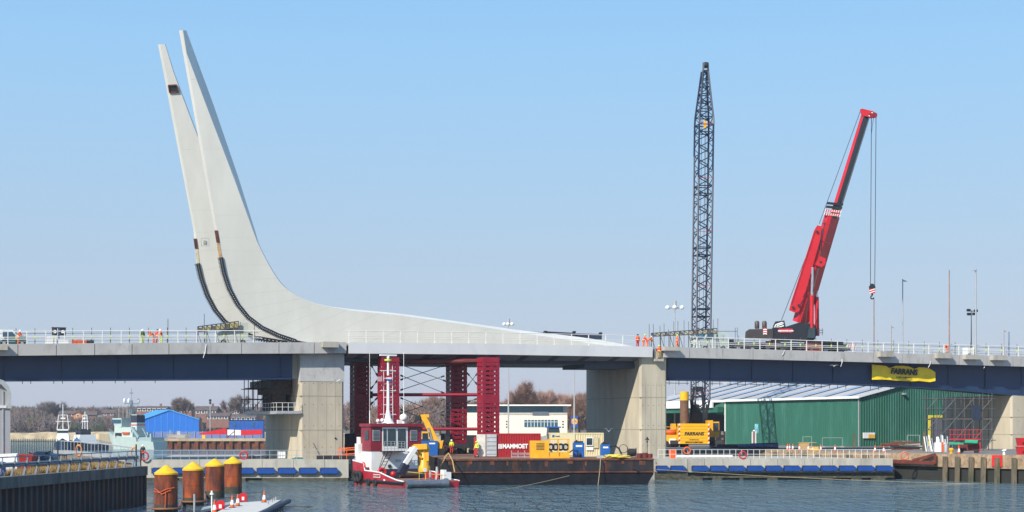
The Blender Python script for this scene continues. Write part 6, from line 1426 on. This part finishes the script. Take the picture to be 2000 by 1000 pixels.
part('board', M().loft([[(-1.9,0,.0),(-.2,0,.0),(-.1,.3,.12),(-1.7,.3,.15)],[(-1.9,0,.1),(-.2,0,.1),(-.1,.3,.22),(-1.7,.3,.25)]]), greenb, gb); part('board', M().loft([[(-.1,-.1,.2),(1.4,-.1,.15),(1.6,.3,.4),(.1,.3,.45)],[(-.1,-.1,.3),(1.4,-.1,.25),(1.6,.3,.5),(.1,.3,.55)]]), greenb, gb)
gc = thing('gas_cage', 'white and orange gas bottle cage left of the red scissor lift', 'cage', frame(ax(1838,193),193,2.98)); part('cabinet', M().box(-.75,-.05,-.3,.3,.15,1.25), white, gc); part('orange_panel', M().box(-.02,.2,-.3,.3,.15,1.3), orange, gc)
for k in range(3): part('bottle', M().lathe([(.13,.1),(.13,1.0),(.05,1.15),(.05,1.25)], (.4+k*.3,0,0), 10), [white,galv,mat('bottle_maroon',(.2,.02,.03),.4)][k], gc)
m = M()
for u in (.25,.55,.85,1.25): m.beam((u,-.3,.05),(u,-.3,1.3),.035)
m.beam((.2,-.3,1.3),(1.3,-.3,1.3),.035).beam((.2,-.3,.1),(1.3,-.3,.1),.035); part('cage', m, galv, gc)
cone('large traffic cone in front of the red scissor lift', ax(1873,188), 188, 2.98, .95)
solo('bollard', M().lathe([(.22,0),(.18,.3),(.3,.45),(.28,.6),(.1,.68)], n=10), yellow, 'yellow mooring bollard left of the large cone on the old quay', 'bollard', T=frame(ax(1858,188),188,2.98))
for k, (z, lab) in enumerate(((2.98,'lower red waste bin stacked at right picture edge'),(3.95,'upper red waste bin stacked at right picture edge'))):
    h = thing('waste_bin', lab, 'bin', frame(ax(1999,183),183,z)); part('body', M().loft([[(-.6,-.5,0),(.8,-.5,0),(.8,.5,0),(-.6,.5,0)],[(-.7,-.6,.8),(.9,-.6,.8),(.9,.6,.8),(-.7,.6,.8)]]), red, h); part('lid', M().box(-.74,.94,-.64,.64,.8,.9), red, h); part('handle', M().box(-.3,.1,-.66,-.62,.25,.4), black, h)
# small yellow dumper left of the crawler crane
h = thing('dumper', 'small yellow and orange dumper between right pier and crawler crane', 'dumper', frame(ax(1311,250),250,3)); part('body', M().box(-.9,.9,-.8,1.4,.6,1.9), yellow, h); part('orange_hood', M().ball((-.1,.2,2.3),.85,12,6,.5), orange, h); part('skip', M().box(-.4,.6,-1.1,-.75,.5,1.3), white, h); part('roll_frame', M().beam((.85,0,1.9),(.85,0,3.1),.08).beam((-.85,0,1.9),(-.85,0,3.1),.08).beam((-.85,0,3.1),(.85,0,3.1),.08), yellow, h)
for x in (-.9,.7):
    part('wheel', M().tube((x,-.9,.5),(x,-.5,.5),.5,14), rubber, h)
solo('steel_plates', M().box(0,9,-1,1,0,.2).box(1,8,-.8,.8,.2,.55).beam((6,0,.5),(10,.5,.6),.5,.35), navyc, 'dark steel plates and mats on the ground right of the crawler crane tracks', 'steel plates', T=frame(ax(1386,240),240,3))
solo('concrete_block', M().box(-.75,.75,-.6,.6,0,2.4).box(-.4,.4,-.62,-.6,1.8,2.1), mat('block_tan',(.24,.19,.15),.85,var=.25), 'tall tan concrete block between crawler crane and green long wall', 'block', T=frame(ax(1407,262),262,3))
solo('red_white_post', M().lathe([(.1,0),(.1,1.1),(.06,1.15)], n=8), orange, 'short orange and white marker post at the open warehouse bay', 'post', T=frame(ax(1412,254),254,3))
# ------------------------------------------------------------ scaffolds
def scaffold(label, T, nx, ny, nz, dx, dy, dz, mt_=scaff, name='scaffold', diag=True, r=.05, ext=.6, boards=()):
    root = thing(name, label, 'scaffold', T)
    for i in range(nx+1):
        for j in range(ny+1): part('standard', M().tube((i*dx,j*dy,0),(i*dx,j*dy,nz*dz+ext),r,4), mt_, root)
    for k in range(1,nz+1):
        for j in range(ny+1): part('ledger', M().tube((-.4,j*dy,k*dz),(nx*dx+.5,j*dy,k*dz),r*.9,4), mt_, root)
        if k in boards: part('boards', M().box(0,nx*dx,0,ny*dy,k*dz+.05,k*dz+.12), timber, root)
    if diag:
        for k in range(nz):
            for i in range(nx):
                if (i+k) % 2 == 0: part('brace', M().tube((i*dx,-.03,k*dz),((i+1)*dx,-.03,(k+1)*dz),r*.8,4), mt_, root)
    return root
scaffold('tall grey tube scaffold under the right girder in front of the far right pier', frame(ax(1812,214),214,3), 7,1,5,1.2,1.6,1.35, ext=.7, boards=(3,), r=.055)
scaffold('dark scaffold hanging under the left girder beside the left pier', BR @ Matrix.Translation((bt(493,6),6,bz(493,800,6))), 3,2,3,1.15,2.2,1.25, mt_=black, boards=(2,3))
solo('dark_formwork', M().box(0,2.3,0,7,0,1.6).box(.4,1.9,.5,6,-2.0,0), mat('formwork_dark',(.035,.03,.03),.8,var=.4,sc=2,col2=(.12,.07,.04),th=.62), 'dark formwork and jacks packed between left girder end and pier head', 'formwork', T=BR @ Matrix.Translation((pt0-2.6,4.5,bz(560,770,5))))
wk = thing('access_platform', 'steel walkway with pale railing fixed round the left flank of the left pier', 'platform', BR @ Matrix.Translation((pt0-2.9,.9,bz(587,806,1))))
part('deck', M().box(0,2.88,0,16.5,-.0,.14), galv, wk); part('edge_beam', M().box(0,2.88,-.05,-.001,-.12,.2).box(-.05,-.001,0,16.5,-.15,.2), galv, wk)
for k in range(7): part('bracket', M().beam((0,1+k*2.4,-.1),(2.88,1+k*2.4,-.1),.12,.2), galv, wk)
for z in (.65,1.15): part('rail', M().beam((.02,.0,z),(2.85,0,z),.045).beam((.02,0,z),(.02,16.4,z),.045), railw, wk)
for k in range(5): part('post', M().beam((.02+k*.7,0,.14),(.02+k*.7,0,1.15),.05), railw, wk)
for k in range(12): part('post', M().beam((.02,1.4+k*1.35,.14),(.02,1.4+k*1.35,1.15),.045), galv, wk)
solo('dark_banner', M().box(-.52,.52,-.03,.03,0,2.0), mat('banner_navy',(.01,.02,.05),.6), 'dark navy banner with small orange mark hung on the right scaffold', 'banner', T=frame(ax(1907,213.5),213.5,az(821,213.5)))
solo('banner_mark', M().box(-.3,.3,-.045,-.035,.75,.95), mat('mark_orange',(.5,.18,.05),.6), 'small orange mark on the dark navy banner', 'sign', T=frame(ax(1907,213.5),213.5,az(821,213.5)+.75)) if 0 else None
# ------------------------------------------------------------ FARRANS banner on the right girder
bnx = [1703,1712,1722,1731,1737,1750,1764,1776,1786,1795,1808,1816,1827]; 
btop = [712,713,713.5,715,719,714.5,714.5,716,720.5,717,718,720,727]; bbot = [741.5,741.5,741.5,741.5,742,743,744,744.5,744.5,744,745.5,746.3,744]
rnd = random.Random(12); bn = thing('banner', 'crumpled yellow FARRANS banner tied to the navy girder of right span', 'banner', bframe(1765,1.35,bz(1765,745,1.35)))
rows = []
for f in (0,.25,.5,.75,1):
    rows.append([bp(x, a+(b-a)*f, 1.30+(.10*math.sin(i*1.7+f*3)+rnd.uniform(-.04,.04))*(1 if not (4 <= i <= 9 and .2 < f < .9) else .25)) for i, (x, a, b) in enumerate(zip(bnx, btop, bbot))])
m = M(); n = len(bnx); m.add([p for r in rows for p in r], [(j*n+i,j*n+i+1,(j+1)*n+i+1,(j+1)*n+i) for j in range(4) for i in range(n-1)], 0, True); part('cloth', m, bannery, bn, BR)
tt = text_m('FARRANS', .72, bold=.055, shear=.1, sx=.98); c = bp(1766,726.5,1.12); tt.tf(Matrix.Translation(c) @ Matrix.Rotation(R(2.2),4,'Y')); part('lettering', tt, black, bn, BR)
tt = text_m('A CRH COMPANY', .22, bold=.008); c = bp(1766,737.5,1.12); tt.tf(Matrix.Translation(c) @ Matrix.Rotation(R(2.0),4,'Y')); part('small_lettering', tt, black, bn, BR)
# ------------------------------------------------------------ things on the deck
def zl(px, off): return interp(ZL, bt(px,off))-.1
def zr(px, off): return interp(ZR, bt(px,off))-.1
def dk(px, off, z=None, tab=None): 
    t = bt(px,off); z = interp(tab or (ZL if px < 680 else (ZM if px < 1280 else ZR)), t)-.1 if z is None else z
    return BR @ Matrix.Translation((t,off,z))
def lamp(label, px, ytop, off, r=.09, arm=0, base=None, mt_=galv, name='street_lamp', cat='street lamp'):
    T = dk(px, off); z0 = T.translation.z; Y = bY(px,off); H = az(ytop,Y)-z0; h = thing(name, label, cat, T)
    part('column', M().tube((0,0,0),(0,0,H),r,8,r*.8), mt_, h)
    if arm: part('lamp_head', M().loft([[(0,-.12,H-.3),(0,.12,H-.3),(0,.12,H-.1),(0,-.12,H-.1)],[(arm,-.2,H-.36),(arm,.2,H-.36),(arm,.2,H-.28),(arm,-.2,H-.28)]]), galv, h)
    return h
lamp('pale street lamp with short arm to the right, left of the bare pole', 1763,545,13,.10,.6)
lamp('tall pale street lamp with short arm to the left, rightmost tall column', 1906,525,-.3,.12,-.55)
lamp('tall bare pole half rusty and half pale on a bridge plinth', 1854,527,-.3,.10,0,mt_=mat('pole_rust',(.28,.20,.17),.6,var=.3,sc=2), name='bare_pole', cat='pole')
lamp('thin rusty pole rising below the hanging hook block', 1707,583,5,.08,0,mt_=mat('pole_rust2',(.26,.17,.13),.6,var=.3,sc=2), name='bare_pole', cat='pole')
h = lamp('short rusty post with small camera bracket, left of the pale lamps', 1741,635,-.3,.045,.3,mt_=mat('pole_rust',(0,0,0)), name='camera_post', cat='post')
h = lamp('short rusty post with small camera bracket near right edge', 1961,643,-.3,.045,.3,mt_=mat('pole_rust',(0,0,0)), name='camera_post', cat='post')
lamp('blue-grey tube standing on the deck at right edge', 1970.5,648,6,.11,0,mt_=mat('tube_blue_grey',(.15,.22,.33),.5), name='tube', cat='pole')
lamp('thin dark pole above the left span, right of the group of workers', 328,623,8,.05,0,mt_=scaff, name='bare_pole', cat='pole')
T = dk(1893,6); h = thing('lighting_tower', 'mobile lighting tower with four dark floodlights on thin mast', 'lighting tower', T); H = az(606,bY(1893,6))-T.translation.z; u = bt(1897,6)-bt(1893,6)
part('generator', M().box(-.7,.7,-.6,.6,.4,1.45), white, h); part('black_panel', M().box(.4,.75,-.65,-.605,.4,1.3), black, h); part('trailer', M().box(-.9,.9,-.7,.7,.2,.4), black, h); part('wheel', M().tube((-.5,-.75,.3),(-.5,-.6,.3),.3,12), rubber, h)
part('mast', M().tube((u,0,1),(u,0,H),.09,6,.05), black, h)
for x, z in ((-.5,0),(-.45,-.55),(.45,-.5),(.75,-.05)): part('floodlight', M().box(u+x-.24,u+x+.24,-.2,.1,H+z-.18,H+z+.18), black, h)
part('lamp_bar', M().beam((u-.5,0,H-.1),(u+.8,0,H-.1),.1), black, h)
# formwork carriages
def carriage(label, p0, p1, yt0, yt1, yb0, yb1, off, tab, bays, col=formyel, legs=True, poles=()):
    root = thing('formwork_carriage', label, 'formwork', dk((p0+p1)/2, off)); Z0 = interp(tab, bt((p0+p1)/2,off))-.1
    for o in (off, off+2.2):
        for i in range(bays):
            a, b = i/bays, (i+1)/bays; X = [p0+(p1-p0)*f for f in (a,b)]; T_ = [yt0+(yt1-yt0)*f for f in (a,b)]; B_ = [yb0+(yb1-yb0)*f for f in (a,b)]
            q = [bp(X[0],T_[0],o),bp(X[1],T_[1],o),bp(X[1],B_[1],o),bp(X[0],B_[0],o)]
            part('truss_bay', M().tube(q[0],q[1],.06,5).tube(q[3],q[2],.06,5).tube(q[0],q[3],.05,5).tube(q[0],q[2],.05,5).tube(q[1],q[2],.05,5), scaff, root, BR)
            cx_ = (q[0][0]+q[1][0])/2; part('formwork_panel', M().box(cx_-.26,cx_+.2,o-.02,o+.06,q[3][2]+.1,q[0][2]-.12), col if i % 3 else timber, root, BR)
    if legs:
        for i in range(0,bays+1,2):
            px = p0+(p1-p0)*i/bays; q = bp(px, yb0+(yb1-yb0)*i/bays, off); part('leg', M().tube(q,(q[0],q[1],interp(tab,q[0])-.1),.06,5), scaff, root, BR)
            q2 = bp(px+8, yb0+(yb1-yb0)*i/bays, off); part('leg_brace', M().tube(q,(q2[0],q[1],interp(tab,q[0])-.1),.04,5), scaff, root, BR)
    for px, y in poles: q = bp(px,y,off); part('upright', M().tube((q[0],q[1],interp(tab,q[0])-.1),q,.035,5), scaff, root, BR)
    return root
carriage('ochre timber and steel formwork carriage on left span beside the beam rack', 386,466,638,627.5,648,640,2.5,ZL,9,poles=((399,613),(497,628),(470,629)))
carriage('pale formwork carriage with many thin uprights right of the leaf tip', 1272,1400,651,641.5,657,651,2.5,[ZM[0],ZM[1],ZR[1],ZR[2]],14,mat('formwork_pale',(.50,.43,.22),.8,var=.3,sc=3),poles=((1268,633),(1276,633),(1289,636),(1297,632),(1306,643),(1316,628),(1324,627),(1336,626),(1345,628),(1393,624),(1402,622),(1436,640)))
q0_, q1_ = bp(1396,647,3), bp(1440,647,3); solo('scaffold_rail', M().tube(q0_, q1_, .035, 5).tube((q1_[0],3,q1_[2]-1.6),(q1_[0],3,q1_[2]+.5),.035,5), scaff, 'single horizontal scaffold tube right of the pale formwork carriage', 'scaffold', T=BR)
def van(label, px, off, tab, colr, L=4.6, H=2.1, name='van', cat='van', deg=0):
    T = BR @ Matrix.Translation((bt(px,off),off,interp(tab,bt(px,off))-.1)) @ Matrix.Rotation(R(deg),4,'Z'); h = thing(name, label, cat, T)
    part('body', M().slab([(-L/2,.35),(L/2,.35),(L/2,H*.55),(L*.36,H*.58),(L*.22,H),(-L/2,H)], -.95, .95), colr, h)
    part('side_glass', M().slab([(L*.02,H*.6),(L*.30,H*.6),(L*.2,H*.93),(L*.02,H*.93)], -.97, .97), bluegl, h)
    part('windscreen', M().loft([[(L*.355,-.85,H*.60),(L*.355,.85,H*.60),(L*.225,.8,H*.97),(L*.225,-.8,H*.97)],[(L*.375,-.85,H*.60),(L*.375,.85,H*.60),(L*.245,.8,H*.97),(L*.245,-.8,H*.97)]]), bluegl, h)
    for x in (-L*.32,L*.32):
        for y in (-.98,.78): w__ = part('wheel', M().tube((x,y,.34),(x,y+.2,.34),.34,14), rubber, h); part('rim', M().tube((x,y-.02,.34),(x,y+.22,.34),.18,10), galv, w__)
    return h
teal = mat('cab_pale_teal',(.50,.56,.54),.4)
van('pale teal truck cab with blue-green windscreen behind the railing, right of the formwork carriage', 1388,5.5,ZR,teal,4.2,2.6,'truck','truck',180)
van('pale truck with teal glass under the left formwork carriage', 452,6,ZL,teal,3.6,2.7,'truck','truck',180)
van('white van parked at left edge of the left span', 2,7,ZL,white,5.4,2.0)
van('dark teal low car behind the railing at left end of the span', 24,4.5,ZL,mat('car_teal',(.03,.12,.13),.35),3.0,1.15,'parked_car','car',180)
h = thing('arrow_trailer', 'dark framed signal trailer on white boxes on the left span', 'trailer', dk(115,5))
for x0, x1 in ((-.75,-.2),(.1,.75)): part('signal_head', M().box(x0,x1,-.12,.12,1.25,2.05), black, h); part('signal_lens', M().tube(((x0+x1)/2,-.2,1.65),((x0+x1)/2,-.125,1.65),.2,12), white, h)
part('frame', M().beam((-.8,0,2.1),(.8,0,2.1),.12).beam((0,0,.6),(0,0,2.1),.14), black, h); part('base_box', M().box(-1.3,-.3,-.5,.5,0,1.1).box(-.25,1.0,-.4,.4,0,.75), white, h)
solo('orange_crates', M().box(-.75,-.3,-.4,.4,0,.55).box(-.25,.25,-.4,.4,0,.6).box(.3,.8,-.4,.4,0,.55), orange, 'row of orange crates behind the left span railing', 'crate', T=dk(154,2.2))
solo('navy_crate', M().box(-.4,.4,-.3,.3,0,.5).box(-.42,.42,-.32,.32,.5,.56), navyc, 'small navy crate right of the orange crates', 'crate', T=dk(176,2.2))
solo('orange_mesh_barrier', M().path([(-1.1,0,0),(-1.1,0,1.1),(1.1,0,1.1),(1.1,0,0)],.04,5).box(-1.1,1.1,-.01,.01,.55,.62).box(-1.1,1.1,-.01,.01,.2,.27).box(-1.1,1.1,-.01,.01,.85,.92), orange, 'orange mesh barrier in front of the red crane carrier', 'barrier', T=dk(1588,1.8))
# dark steel girders lying on far side of the leaf
lg2 = thing('steel_girders', 'long dark steel girders lying beyond the tail of the counterweight beam', 'girder', dk(1100,15))
for a, b, y0, y1, y2, y3 in ((1018,1068,646.5,649.5,649.5,655),(1066,1124,647,650,660,662),(1127,1175.5,651,652.5,663,664)):
    A, B, Cc, Dd = bp(a,y0,15), bp(b,y1,15), bp(b,y3,15), bp(a,y2,15)
    part('girder', M().loft([[A,B,Cc,Dd],[(p[0],p[1]+.9,p[2]) for p in (A,B,Cc,Dd)]]), mat('girder_dark',(.03,.04,.07),.6,var=.3), lg2, BR); part('lug', M().cb(B[0]-.2,B[1],B[2],.35,.4,.22), black, lg2, BR)
# ------------------------------------------------------------ gulls
def gull(label, px, py, Y, span=1.2, deg=0, up=.25):
    h = thing('seagull', label, 'bird', frame(*at(px,py,Y),deg)); m = M()
    rings = []
    for x, r, z in ((-.24,.01,0),(-.16,.04,0),(-.02,.075,0),(.12,.055,.01),(.18,.035,.03),(.22,.04,.035),(.27,.02,.03),(.31,.006,.02)): rings.append([(x,r*math.cos(a),z+r*math.sin(a)) for a in [k*math.pi/4 for k in range(8)]])
    m.loft(rings, 0, True)
    for s in (-1,1): m.loft([[(.10,s*.04,.03),(-.08,s*.04,.03),(-.08,s*.04,.05),(.10,s*.04,.05)],[(.13,s*span*.25,.03+up),(-.03,s*span*.25,.03+up),(-.03,s*span*.25,.04+up),(.13,s*span*.25,.04+up)],[(-.05,s*span*.5,.02+up*.7),(-.10,s*span*.5,.02+up*.7),(-.10,s*span*.5,.025+up*.7),(-.05,s*span*.5,.025+up*.7)]])
    m.loft([[(-.2,-.03,0),(-.2,.03,0),(-.2,.03,.01),(-.2,-.03,.01)],[(-.34,-.07,0),(-.34,.07,0),(-.34,.07,.01),(-.34,-.07,.01)]])
    part('body', m, white, h); return h
gull('white seagull gliding in front of the left pier', 658,745,178,1.5,-60,.22); gull('white seagull with raised wings in front of the right pier above the barge', 1189,843,168,1.1,-100,.3); gull('white seagull flying in front of the navy girder left of the banner', 1629,715,190,1.1,-85,.1)
# ------------------------------------------------------------ people
def skin(vs, es, rs, sub=1):
    me = bpy.data.meshes.new('figure'); me.from_pydata(vs, es, []); ob = bpy.data.objects.new('figure', me); S.collection.objects.link(ob)
    sm_ = ob.modifiers.new('s','SKIN'); sm_.use_smooth_shade = True
    for v, r in zip(me.skin_vertices[0].data, rs): v.radius = (r, r) if not isinstance(r, tuple) else r
    me.skin_vertices[0].data[0].use_root = True
    if sub: ob.modifiers.new('u','SUBSURF').levels = sub; ob.modifiers['u'].render_levels = sub
    ev = bpy.data.meshes.new_from_object(ob.evaluated_get(bpy.context.evaluated_depsgraph_get()))
    m = M(); m.v = [tuple(v.co) for v in ev.vertices]; m.f = [list(p.vertices) for p in ev.polygons]; m.mi = [0]*len(m.f); m.sm = [True]*len(m.f)
    bpy.data.objects.remove(ob); bpy.data.meshes.remove(ev); return m
def pose(kind):
    """joint positions for a figure 1.76 m tall facing -y"""
    lean = {'stand':0,'work':.25,'bend':.85,'walk':.05}[kind]
    def L(p, a=lean): x, y, z = p; dz = z-.93; return (x, y-dz*math.sin(a), .93+dz*math.cos(a))
    J = dict(pel=(0,0,.95), waist=L((0,0,1.1)), chest=L((0,0,1.32)), neck=L((0,0,1.49)), head=L((0,-.01,1.60)), top=L((0,0,1.70)), nose=L((0,-.115,1.59)))
    for s, n in ((-1,'l'),(1,'r')):
        J['sh'+n] = L((s*.185,0,1.42))
        if kind == 'stand': J['el'+n] = (s*.245,.03,1.14); J['wr'+n] = (s*.255,-.06,.90)
        elif kind == 'walk': J['el'+n] = (s*.24,s*.10,1.15); J['wr'+n] = (s*.25,s*.10-.12,.93)
        else:
            c = J['sh'+n]; J['el'+n] = (c[0]+s*.03,c[1]-.16,c[2]-.22); J['wr'+n] = (c[0]-s*.03,c[1]-.38,c[2]-.30 if kind == 'work' else c[2]-.42)
        J['hip'+n] = (s*.09,0,.91); st = s*.14 if kind == 'walk' else (0 if kind != 'bend' else -.02)
        J['kn'+n] = (s*.11,-.03-st*.6 if kind != 'bend' else -.08,.50); J['an'+n] = (s*.12,.03-st*1.4,.09); J['toe'+n] = (s*.13,-.15-st*1.4,.045)
    return J
def fig(J):
    V = []; E = []; Rr = []
    def add(p, r, par=None):
        V.append(tuple(p)); Rr.append(r); i = len(V)-1
        if par is not None: E.append((par,i))
        return i
    p = add(J['pel'],.125); w_ = add(J['waist'],.115,p); c = add(J['chest'],.13,w_); n = add(J['neck'],.055,c); h = add(J['head'],.095,n); t = add(J['top'],.075,h); add(J['nose'],.018,h)
    for s in 'lr':
        sh = add(J['sh'+s],.06,c); e = add(J['el'+s],.042,sh); wr = add(J['wr'+s],.027,e)
        a = Vector(J['wr'+s]); d = (a-Vector(J['el'+s])).normalized(); sd = -1 if s == 'l' else 1
        pal = add(a+d*.06,.030,wr)
        for k, (o, l) in enumerate(((-.028,.07),(-.010,.08),(.010,.075),(.028,.06))):
            f1 = add(a+d*.11+Vector((0,o,0)),.0095,pal); add(a+d*(.11+l*.6)+Vector((-sd*.02,o,0)),.008,f1)
        th = add(a+d*.05+Vector((-sd*.02,-.04,0)),.011,pal); add(a+d*.085+Vector((-sd*.03,-.055,0)),.009,th)
        hp = add(J['hip'+s],.095,p); k = add(J['kn'+s],.062,hp); an = add(J['an'+s],.042,k); add(J['toe'+s],.04,an)
    return V, E, Rr
CM = {}
def person(label, kind, T, jk, tr, hel, group=None, band=white):
    root = thing('person', label, 'person', T, group); J = pose(kind)
    if kind not in CM:
        V, E, Rr = fig(J); CM[kind] = {'body': skin(V, E, Rr)}
        vs = [J['chest'],J['waist'],J['pel'],J['neck']]; es = [(0,1),(1,2),(0,3)]; rs = [.165,.15,.15,.075]
        for s in 'lr': i = len(vs); vs += [J['sh'+s],J['el'+s],tuple(Vector(J['wr'+s]).lerp(Vector(J['el'+s]),.08))]; es += [(0,i),(i,i+1),(i+1,i+2)]; rs += [.09,.068,.05]
        CM[kind]['jacket'] = skin(vs, es, rs)
        vs = [tuple(Vector(J['pel'])+Vector((0,0,.02)))]; es = []; rs = [.14]
        for s in 'lr': i = len(vs); vs += [J['hip'+s],J['kn'+s],tuple(Vector(J['an'+s])+Vector((0,0,.05)))]; es += [(0,i),(i,i+1),(i+1,i+2)]; rs += [.115,.085,.07]
        CM[kind]['trousers'] = skin(vs, es, rs)
        b = M()
        for s in 'lr':
            a = J['an'+s]; t = J['toe'+s]; b.loft([[(a[0]-.05,a[1]+.06,0),(a[0]+.05,a[1]+.06,0),(a[0]+.045,a[1]+.05,.14),(a[0]-.045,a[1]+.05,.14)],[(a[0]-.055,a[1]-.05,0),(a[0]+.055,a[1]-.05,0),(a[0]+.045,a[1]-.05,.13),(a[0]-.045,a[1]-.05,.13)],[(t[0]-.05,t[1]-.04,0),(t[0]+.05,t[1]-.04,0),(t[0]+.04,t[1]-.04,.06),(t[0]-.04,t[1]-.04,.06)]])
        CM[kind]['boots'] = b
        hd_ = Vector(J['head']); up = (Vector(J['top'])-hd_).normalized(); q = up.to_track_quat('Z','Y').to_matrix().to_4x4() if kind in ('bend','work') else ID
        CM[kind]['helmet'] = M().lathe([(.15,.0),(.155,.015),(.125,.03),(.118,.08),(.08,.135),(.0,.155)], n=14).box(-.08,.08,-.19,-.11,.0,.018).tf(Matrix.Translation(hd_+up*.03) @ q)
        e_ = M()
        for s in (-1,1): e_.ball((s*.035,-.098,0),.012,6,4)
        CM[kind]['eyes'] = e_.tf(Matrix.Translation(hd_+up*.012) @ q)
    for nm, mt_ in (('body',skin_m),('jacket',jk),('trousers',tr),('boots',black),('helmet',hel),('eyes',black)):
        src = CM[kind][nm]; key = (kind, nm, mt_.name)
        if key not in CM: CM[key] = src.mesh(nm, mt_)
        o = bpy.data.objects.new(nm, CM[key]); S.collection.objects.link(o); o.parent = root; W[o.name] = T
    z = J['waist']; part('reflective_band', M().lathe([(.168,-.03),(.17,.0),(.168,.03)], (z[0],z[1]+.0,z[2]-.04), 14), band, root)
    return root
skin_m = mat('skin_tone', (.48,.27,.18), .6, var=.05)
def pdk(px, off, deg, z=None): return dk(px, off, z) @ Matrix.Rotation(R(deg), 4, 'Z')
person('worker in orange overalls and white helmet bending behind the railing at far left', 'work', pdk(36,2.2,60), hior, hior, white)
person('worker in dark vest and yellow-green trousers on left span, apart from the orange group', 'stand', pdk(278.5,2.4,20), mat('vest_dark_green',(.06,.14,.05),.8), hiyel, white, band=hiyel)
person('worker in orange stooping, left of the group of three on the left span', 'bend', pdk(301,2.2,-70), hior, hior, hior)
person('worker in orange standing in middle of the group of three on left span', 'stand', pdk(307.5,2.8,10), hior, hior, black)
person('worker in orange jacket and yellow trousers, right of the group of three on left span', 'work', pdk(316,2.0,-80), hior, hiyel, white)
person('worker in orange with dark helmet standing at right end of the leaf, left of three', 'stand', pdk(1245.5,1.6,0), hior, redc, black)
person('worker in orange leaning forward at right end of the leaf, middle of three', 'work', pdk(1257,1.8,80), hior, hior, hiyel)
person('worker in orange and white helmet bending low at the end of the leaf railing', 'bend', pdk(1264,1.2,80), hior, hior, white)
person('worker in orange with yellow helmet standing low in the gap between leaf and right span', 'stand', pdk(1287.5,.2,0,bz(1287,701,.2)), hior, mat('trouser_tan',(.4,.27,.12),.8), hiyel)
solo('gap_ledge', M().box(-.7,.5,-.25,.3,-.3,0), concrete, 'concrete ledge in the gap at the top of the right pier', 'ledge', T=BR @ Matrix.Translation((bt(1287,.2),.1,bz(1287,701,.2))))
person('worker in orange with yellow helmet above the first plinth of right span', 'walk', pdk(1322.5,1.2,70), hior, hior, hiyel)
person('worker in orange stooping behind the tall bare pole on right span', 'bend', pdk(1851,1.6,-60), hior, hior, hior)
person('worker in yellow jacket, red trousers and white helmet on the deck between the red towers', 'stand', frame(ax(882,199),199,2.77,180), hiyel, redc, white, band=orange)
person('worker in yellow hooded jacket and red trousers beside the open container', 'walk', frame(ax(931.5,178),178,2.77,-60), hiyel, redc, hiyel)
person('worker in red jacket and white helmet reaching beside the excavator', 'work', frame(ax(868,194),194,2.77,-80), redc, redc, white)
person('person in dark clothes and white helmet behind the red lifebuoy on left island', 'stand', frame(ax(279,185.5),185.5,2.3,10), navyc, navyc, white, band=orange)
# ------------------------------------------------------------ haze over the harbour
hz = bpy.data.materials.new('haze_air'); hz.use_nodes = True; t_ = hz.node_tree
t_.nodes.remove(t_.nodes['Principled BSDF']); pv = t_.nodes.new('ShaderNodeVolumePrincipled')
pv.inputs['Color'].default_value = (.78,.84,.95,1); pv.inputs['Density'].default_value = .00013
t_.links.new(pv.outputs[0], t_.nodes['Material Output'].inputs['Volume'])
struct('haze', M().box(-950,950,-45,1500,-2.2,75), hz, 'stuff')
